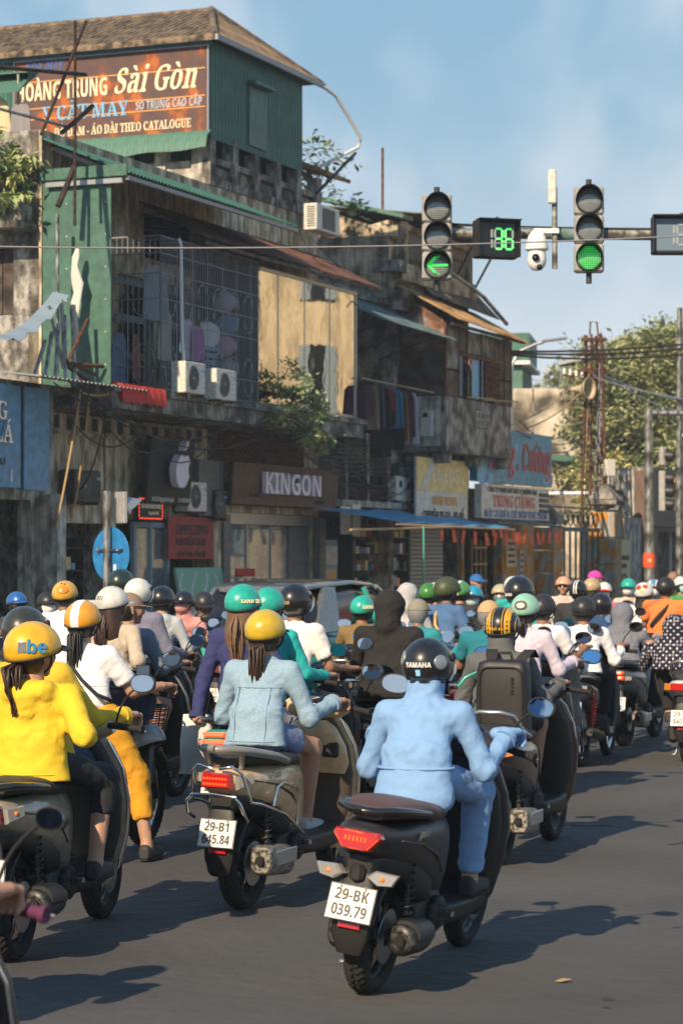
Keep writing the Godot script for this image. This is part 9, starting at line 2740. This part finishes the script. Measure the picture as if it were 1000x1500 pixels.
	rider({"label": "person in an orange tee shirt with dark bag strap and black helmet","x": 3.75,"d": 28.00,"hy": 1.38,"h": 26,"lod": 1,"top": cloth(0.72,0.2,0.05),"sleeve": "short","helmet": {"kind": "half","shell": M.paint_matt,"size": 1.05},"strap": M.strap,"strap_r": 0.02,"skin": M.skin_tan,"wide": 1.35})
	bike("wave","black motorbike under the orange tee shirt rider",3.56,27.61,26,paint("v_black",0.012,0.012,0.014))
	rider({"label": "person with tan helmet and long black hair beside the striped helmet","x": 3.00,"d": 29.00,"hy": 1.37,"h": 22,"lod": 2,"top": cloth(0.03,0.03,0.03),"hair": "long","helmet": {"kind": "half","shell": paint("v_beige",0.5,0.36,0.2),"size": 1.02}})
	bike("big","grey scooter under the tan helmet rider",2.84,28.60,22,paint("v_grey",0.16,0.16,0.16))
	rider({"label": "person in a pink hooded jacket and black helmet with face covered, facing the camera","x": -1.56,"d": 24.00,"hy": 1.28,"h": 190,"lod": 1,"top": cloth(0.58,0.27,0.25),"hood": "under","helmet": {"kind": "half","shell": paint("v_black",0.012,0.012,0.014),"brim": true},"mask": cloth(0.55,0.25,0.24),"glasses": true,"look": -0.3})
	bike("small","small turquoise scooter facing the camera under the pink hood",-1.48,24.42,190,paint("v_teal",0.02,0.42,0.34))
	rider({"label": "person in a navy shirt and black cap helmet looking down, facing the camera","x": -1.40,"d": 24.60,"hy": 1.26,"h": 165,"lod": 1,"top": cloth(0.02,0.03,0.06),"helmet": {"kind": "half","shell": M.paint_matt,"brim": true,"size": 1.05},"face": true,"skin": M.skin_tan,"nod": -0.25,"wide": 1.2})
	bike("small","turquoise moped facing the camera under the navy shirt rider",-1.51,25.02,165,paint("v_teal",0.02,0.42,0.34))
	rider({"label": "person in blue peaked helmet with dark mask and glasses at the far left","x": -3.35,"d": 25.00,"hy": 1.26,"h": 160,"lod": 2,"top": cloth(0.05,0.06,0.08),"helmet": {"kind": "half","shell": paint("v_blue",0.02,0.12,0.4),"brim": true},"mask": M.strap,"glasses": true,"face": true,"look": 0.3})
	bike("small","dark scooter of the blue peaked helmet rider",-3.49,25.40,160,paint("v_black",0.012,0.012,0.014))
	rider({"label": "person with white face mask and dark helmet left of the orange helmet","x": -2.99,"d": 24.60,"hy": 1.26,"h": 150,"lod": 2,"top": cloth(0.1,0.14,0.16),"helmet": {"kind": "half","shell": M.paint_matt,"brim": true},"mask": M.white,"face": true,"hair": "long"})
	bike("small","dark scooter of the rider with the white face mask",-3.21,24.97,150,paint("v_black",0.012,0.012,0.014))
	rider({"label": "person in a sage green jacket, blue helmet and pale mask, facing the camera","x": 1.44,"d": 26.50,"hy": 1.30,"h": 195,"lod": 1,"top": cloth(0.22,0.29,0.2),"hood": "down","helmet": {"kind": "half","shell": paint("v_azure",0.02,0.3,0.5),"brim": true,"brim_mat": M.strap,"size": 1.05},"mask": cloth(0.5,0.62,0.66),"face": true})
	bike("small","white scooter facing the camera under the sage green jacket",1.55,26.92,195,paint("v_white",0.72,0.72,0.7))
	rider({"label": "person in a beige open helmet with mask and visor, facing the camera","x": 1.90,"d": 29.00,"hy": 1.29,"h": 190,"lod": 2,"top": cloth(0.16,0.14,0.1),"helmet": {"kind": "half","shell": paint("v_sand",0.5,0.42,0.26),"size": 1.05},"mask": M.alu,"face": true})
	bike("small","dark scooter of the beige open helmet rider",1.97,29.42,190,paint("v_black",0.012,0.012,0.014))
	rider({"label": "person in sunglasses and orange helmet beside the camouflage helmet","x": 1.19,"d": 28.00,"hy": 1.32,"h": 185,"lod": 2,"top": cloth(0.08,0.08,0.1),"helmet": {"kind": "half","shell": paint("v_copper",0.6,0.28,0.1)},"glasses": true,"face": true,"skin": M.skin_tan})
	bike("small","dark scooter of the rider in sunglasses",1.22,28.43,185,paint("v_black",0.012,0.012,0.014))
	rider({"label": "person in a peach helmet and pale jacket, facing the camera on a white scooter","x": 2.93,"d": 32.00,"hy": 1.36,"h": 192,"lod": 1,"top": cloth(0.6,0.45,0.42),"helmet": {"kind": "half","shell": paint("v_peach",0.7,0.36,0.22),"size": 1.05},"face": true,"glasses": true})
	bike("small","white scooter facing the camera under the peach helmet rider",3.02,32.42,192,paint("v_white",0.72,0.72,0.7))
	rider({"label": "person in white helmet with red peak, sunglasses, white mask and pink jacket","x": 3.36,"d": 31.00,"hy": 1.30,"h": 190,"lod": 2,"top": cloth(0.62,0.08,0.2),"helmet": {"kind": "half","shell": paint("v_white",0.72,0.72,0.7),"brim": true,"brim_mat": M.red_cloth},"mask": M.white,"glasses": true,"hair": "long"})
	bike("small","red scooter of the pink jacket rider",3.44,31.42,190,paint("v_red",0.35,0.02,0.02))
	rider({"label": "person in turquoise helmet, white mask and cream blouse, facing the camera","x": 3.79,"d": 32.00,"hy": 1.34,"h": 190,"lod": 1,"top": cloth(0.55,0.45,0.38),"helmet": {"kind": "half","shell": paint("v_teal",0.02,0.42,0.34),"brim": true},"mask": M.white,"face": true})
	bike("small","turquoise scooter facing the camera under the cream blouse rider",3.86,32.42,190,paint("v_teal",0.02,0.42,0.34))
	rider({"label": "person in white helmet with dark visor behind the orange shirt","x": 4.06,"d": 31.50,"hy": 1.33,"h": 190,"lod": 2,"top": cloth(0.1,0.14,0.3),"helmet": {"kind": "half","shell": paint("v_white",0.72,0.72,0.7),"stripe": M.sign_blue},"mask": M.white})
	bike("small","dark scooter of the white helmet rider behind the orange shirt",4.14,31.92,190,paint("v_black",0.012,0.012,0.014))
	rider({"label": "person in green jacket with white and green helmet at the right edge","x": 4.36,"d": 31.00,"hy": 1.38,"h": 150,"lod": 2,"top": cloth(0.06,0.3,0.09),"helmet": {"kind": "half","shell": paint("v_white",0.72,0.72,0.7),"stripe": M.tin_drape,"stripe_w": 0.04},"mask": cloth(0.3,0.6,0.6),"face": true})
	bike("small","dark scooter of the green jacket rider at the right edge",4.14,31.37,150,paint("v_black",0.012,0.012,0.014))
	rider({"label": "person in green and white helmet behind the blue shirt rider","x": 1.28,"d": 26.00,"hy": 1.36,"h": 30,"lod": 2,"top": cloth(0.03,0.03,0.03),"helmet": {"kind": "half","shell": paint("v_leaf",0.08,0.3,0.08),"stripe": M.white}})
	bike("small","dark scooter behind the blue shirt rider",1.07,25.63,30,paint("v_black",0.012,0.012,0.014))
	rider({"label": "person in green helmet behind the pale grey hood","x": 0.90,"d": 25.00,"hy": 1.35,"h": 20,"lod": 2,"top": cloth(0.06,0.2,0.1),"helmet": {"kind": "half","shell": paint("v_leaf2",0.05,0.22,0.04)}})
	bike("small","grey scooter behind the pale grey hood",0.76,24.60,20,paint("v_grey",0.16,0.16,0.16))
	rider({"label": "person in blue and white helmet left of the sunglasses","x": 1.04,"d": 27.00,"hy": 1.33,"h": 25,"lod": 2,"top": cloth(0.1,0.1,0.14),"helmet": {"kind": "half","shell": paint("v_blue",0.02,0.12,0.4),"stripe": M.white}})
	bike("small","dark scooter left of the rider in sunglasses",0.86,26.61,25,paint("v_black",0.012,0.012,0.014))
	rider({"label": "person in white helmet and turquoise jacket beyond the large black helmet","x": 1.95,"d": 27.50,"hy": 1.40,"h": 22,"lod": 2,"top": cloth(0.02,0.36,0.33),"helmet": {"kind": "half","shell": paint("v_white",0.72,0.72,0.7)}})
	bike("small","turquoise scooter beyond the large black helmet",1.79,27.10,22,paint("v_teal",0.02,0.42,0.34))
	rider({"label": "person standing in dark clothes and blue cap before the low shop","x": 1.84,"d": 33.00,"hy": 1.40,"h": 150,"lod": 2,"stand": true,"seat": 0.8,"top": cloth(0.02,0.02,0.025),"cap": cloth(0.02,0.13,0.36),"face": true,"pants": M.pants_dark})
	rider({"label": "person in a bright pink cap standing near the green gate","x": 3.56,"d": 34.00,"hy": 1.44,"h": 60,"lod": 2,"stand": true,"seat": 0.8,"top": cloth(0.4,0.35,0.34),"cap": cloth(0.75,0.05,0.36),"face": true})
	rider({"label": "grey haired person in a patterned green shirt standing before the brown shop","x": 4.59,"d": 33.50,"hy": 1.44,"h": 200,"lod": 2,"stand": true,"seat": 0.8,"top": M.camo_cloth,"face": true,"hair_mat": M.hair_grey,"skin": M.skin_tan})
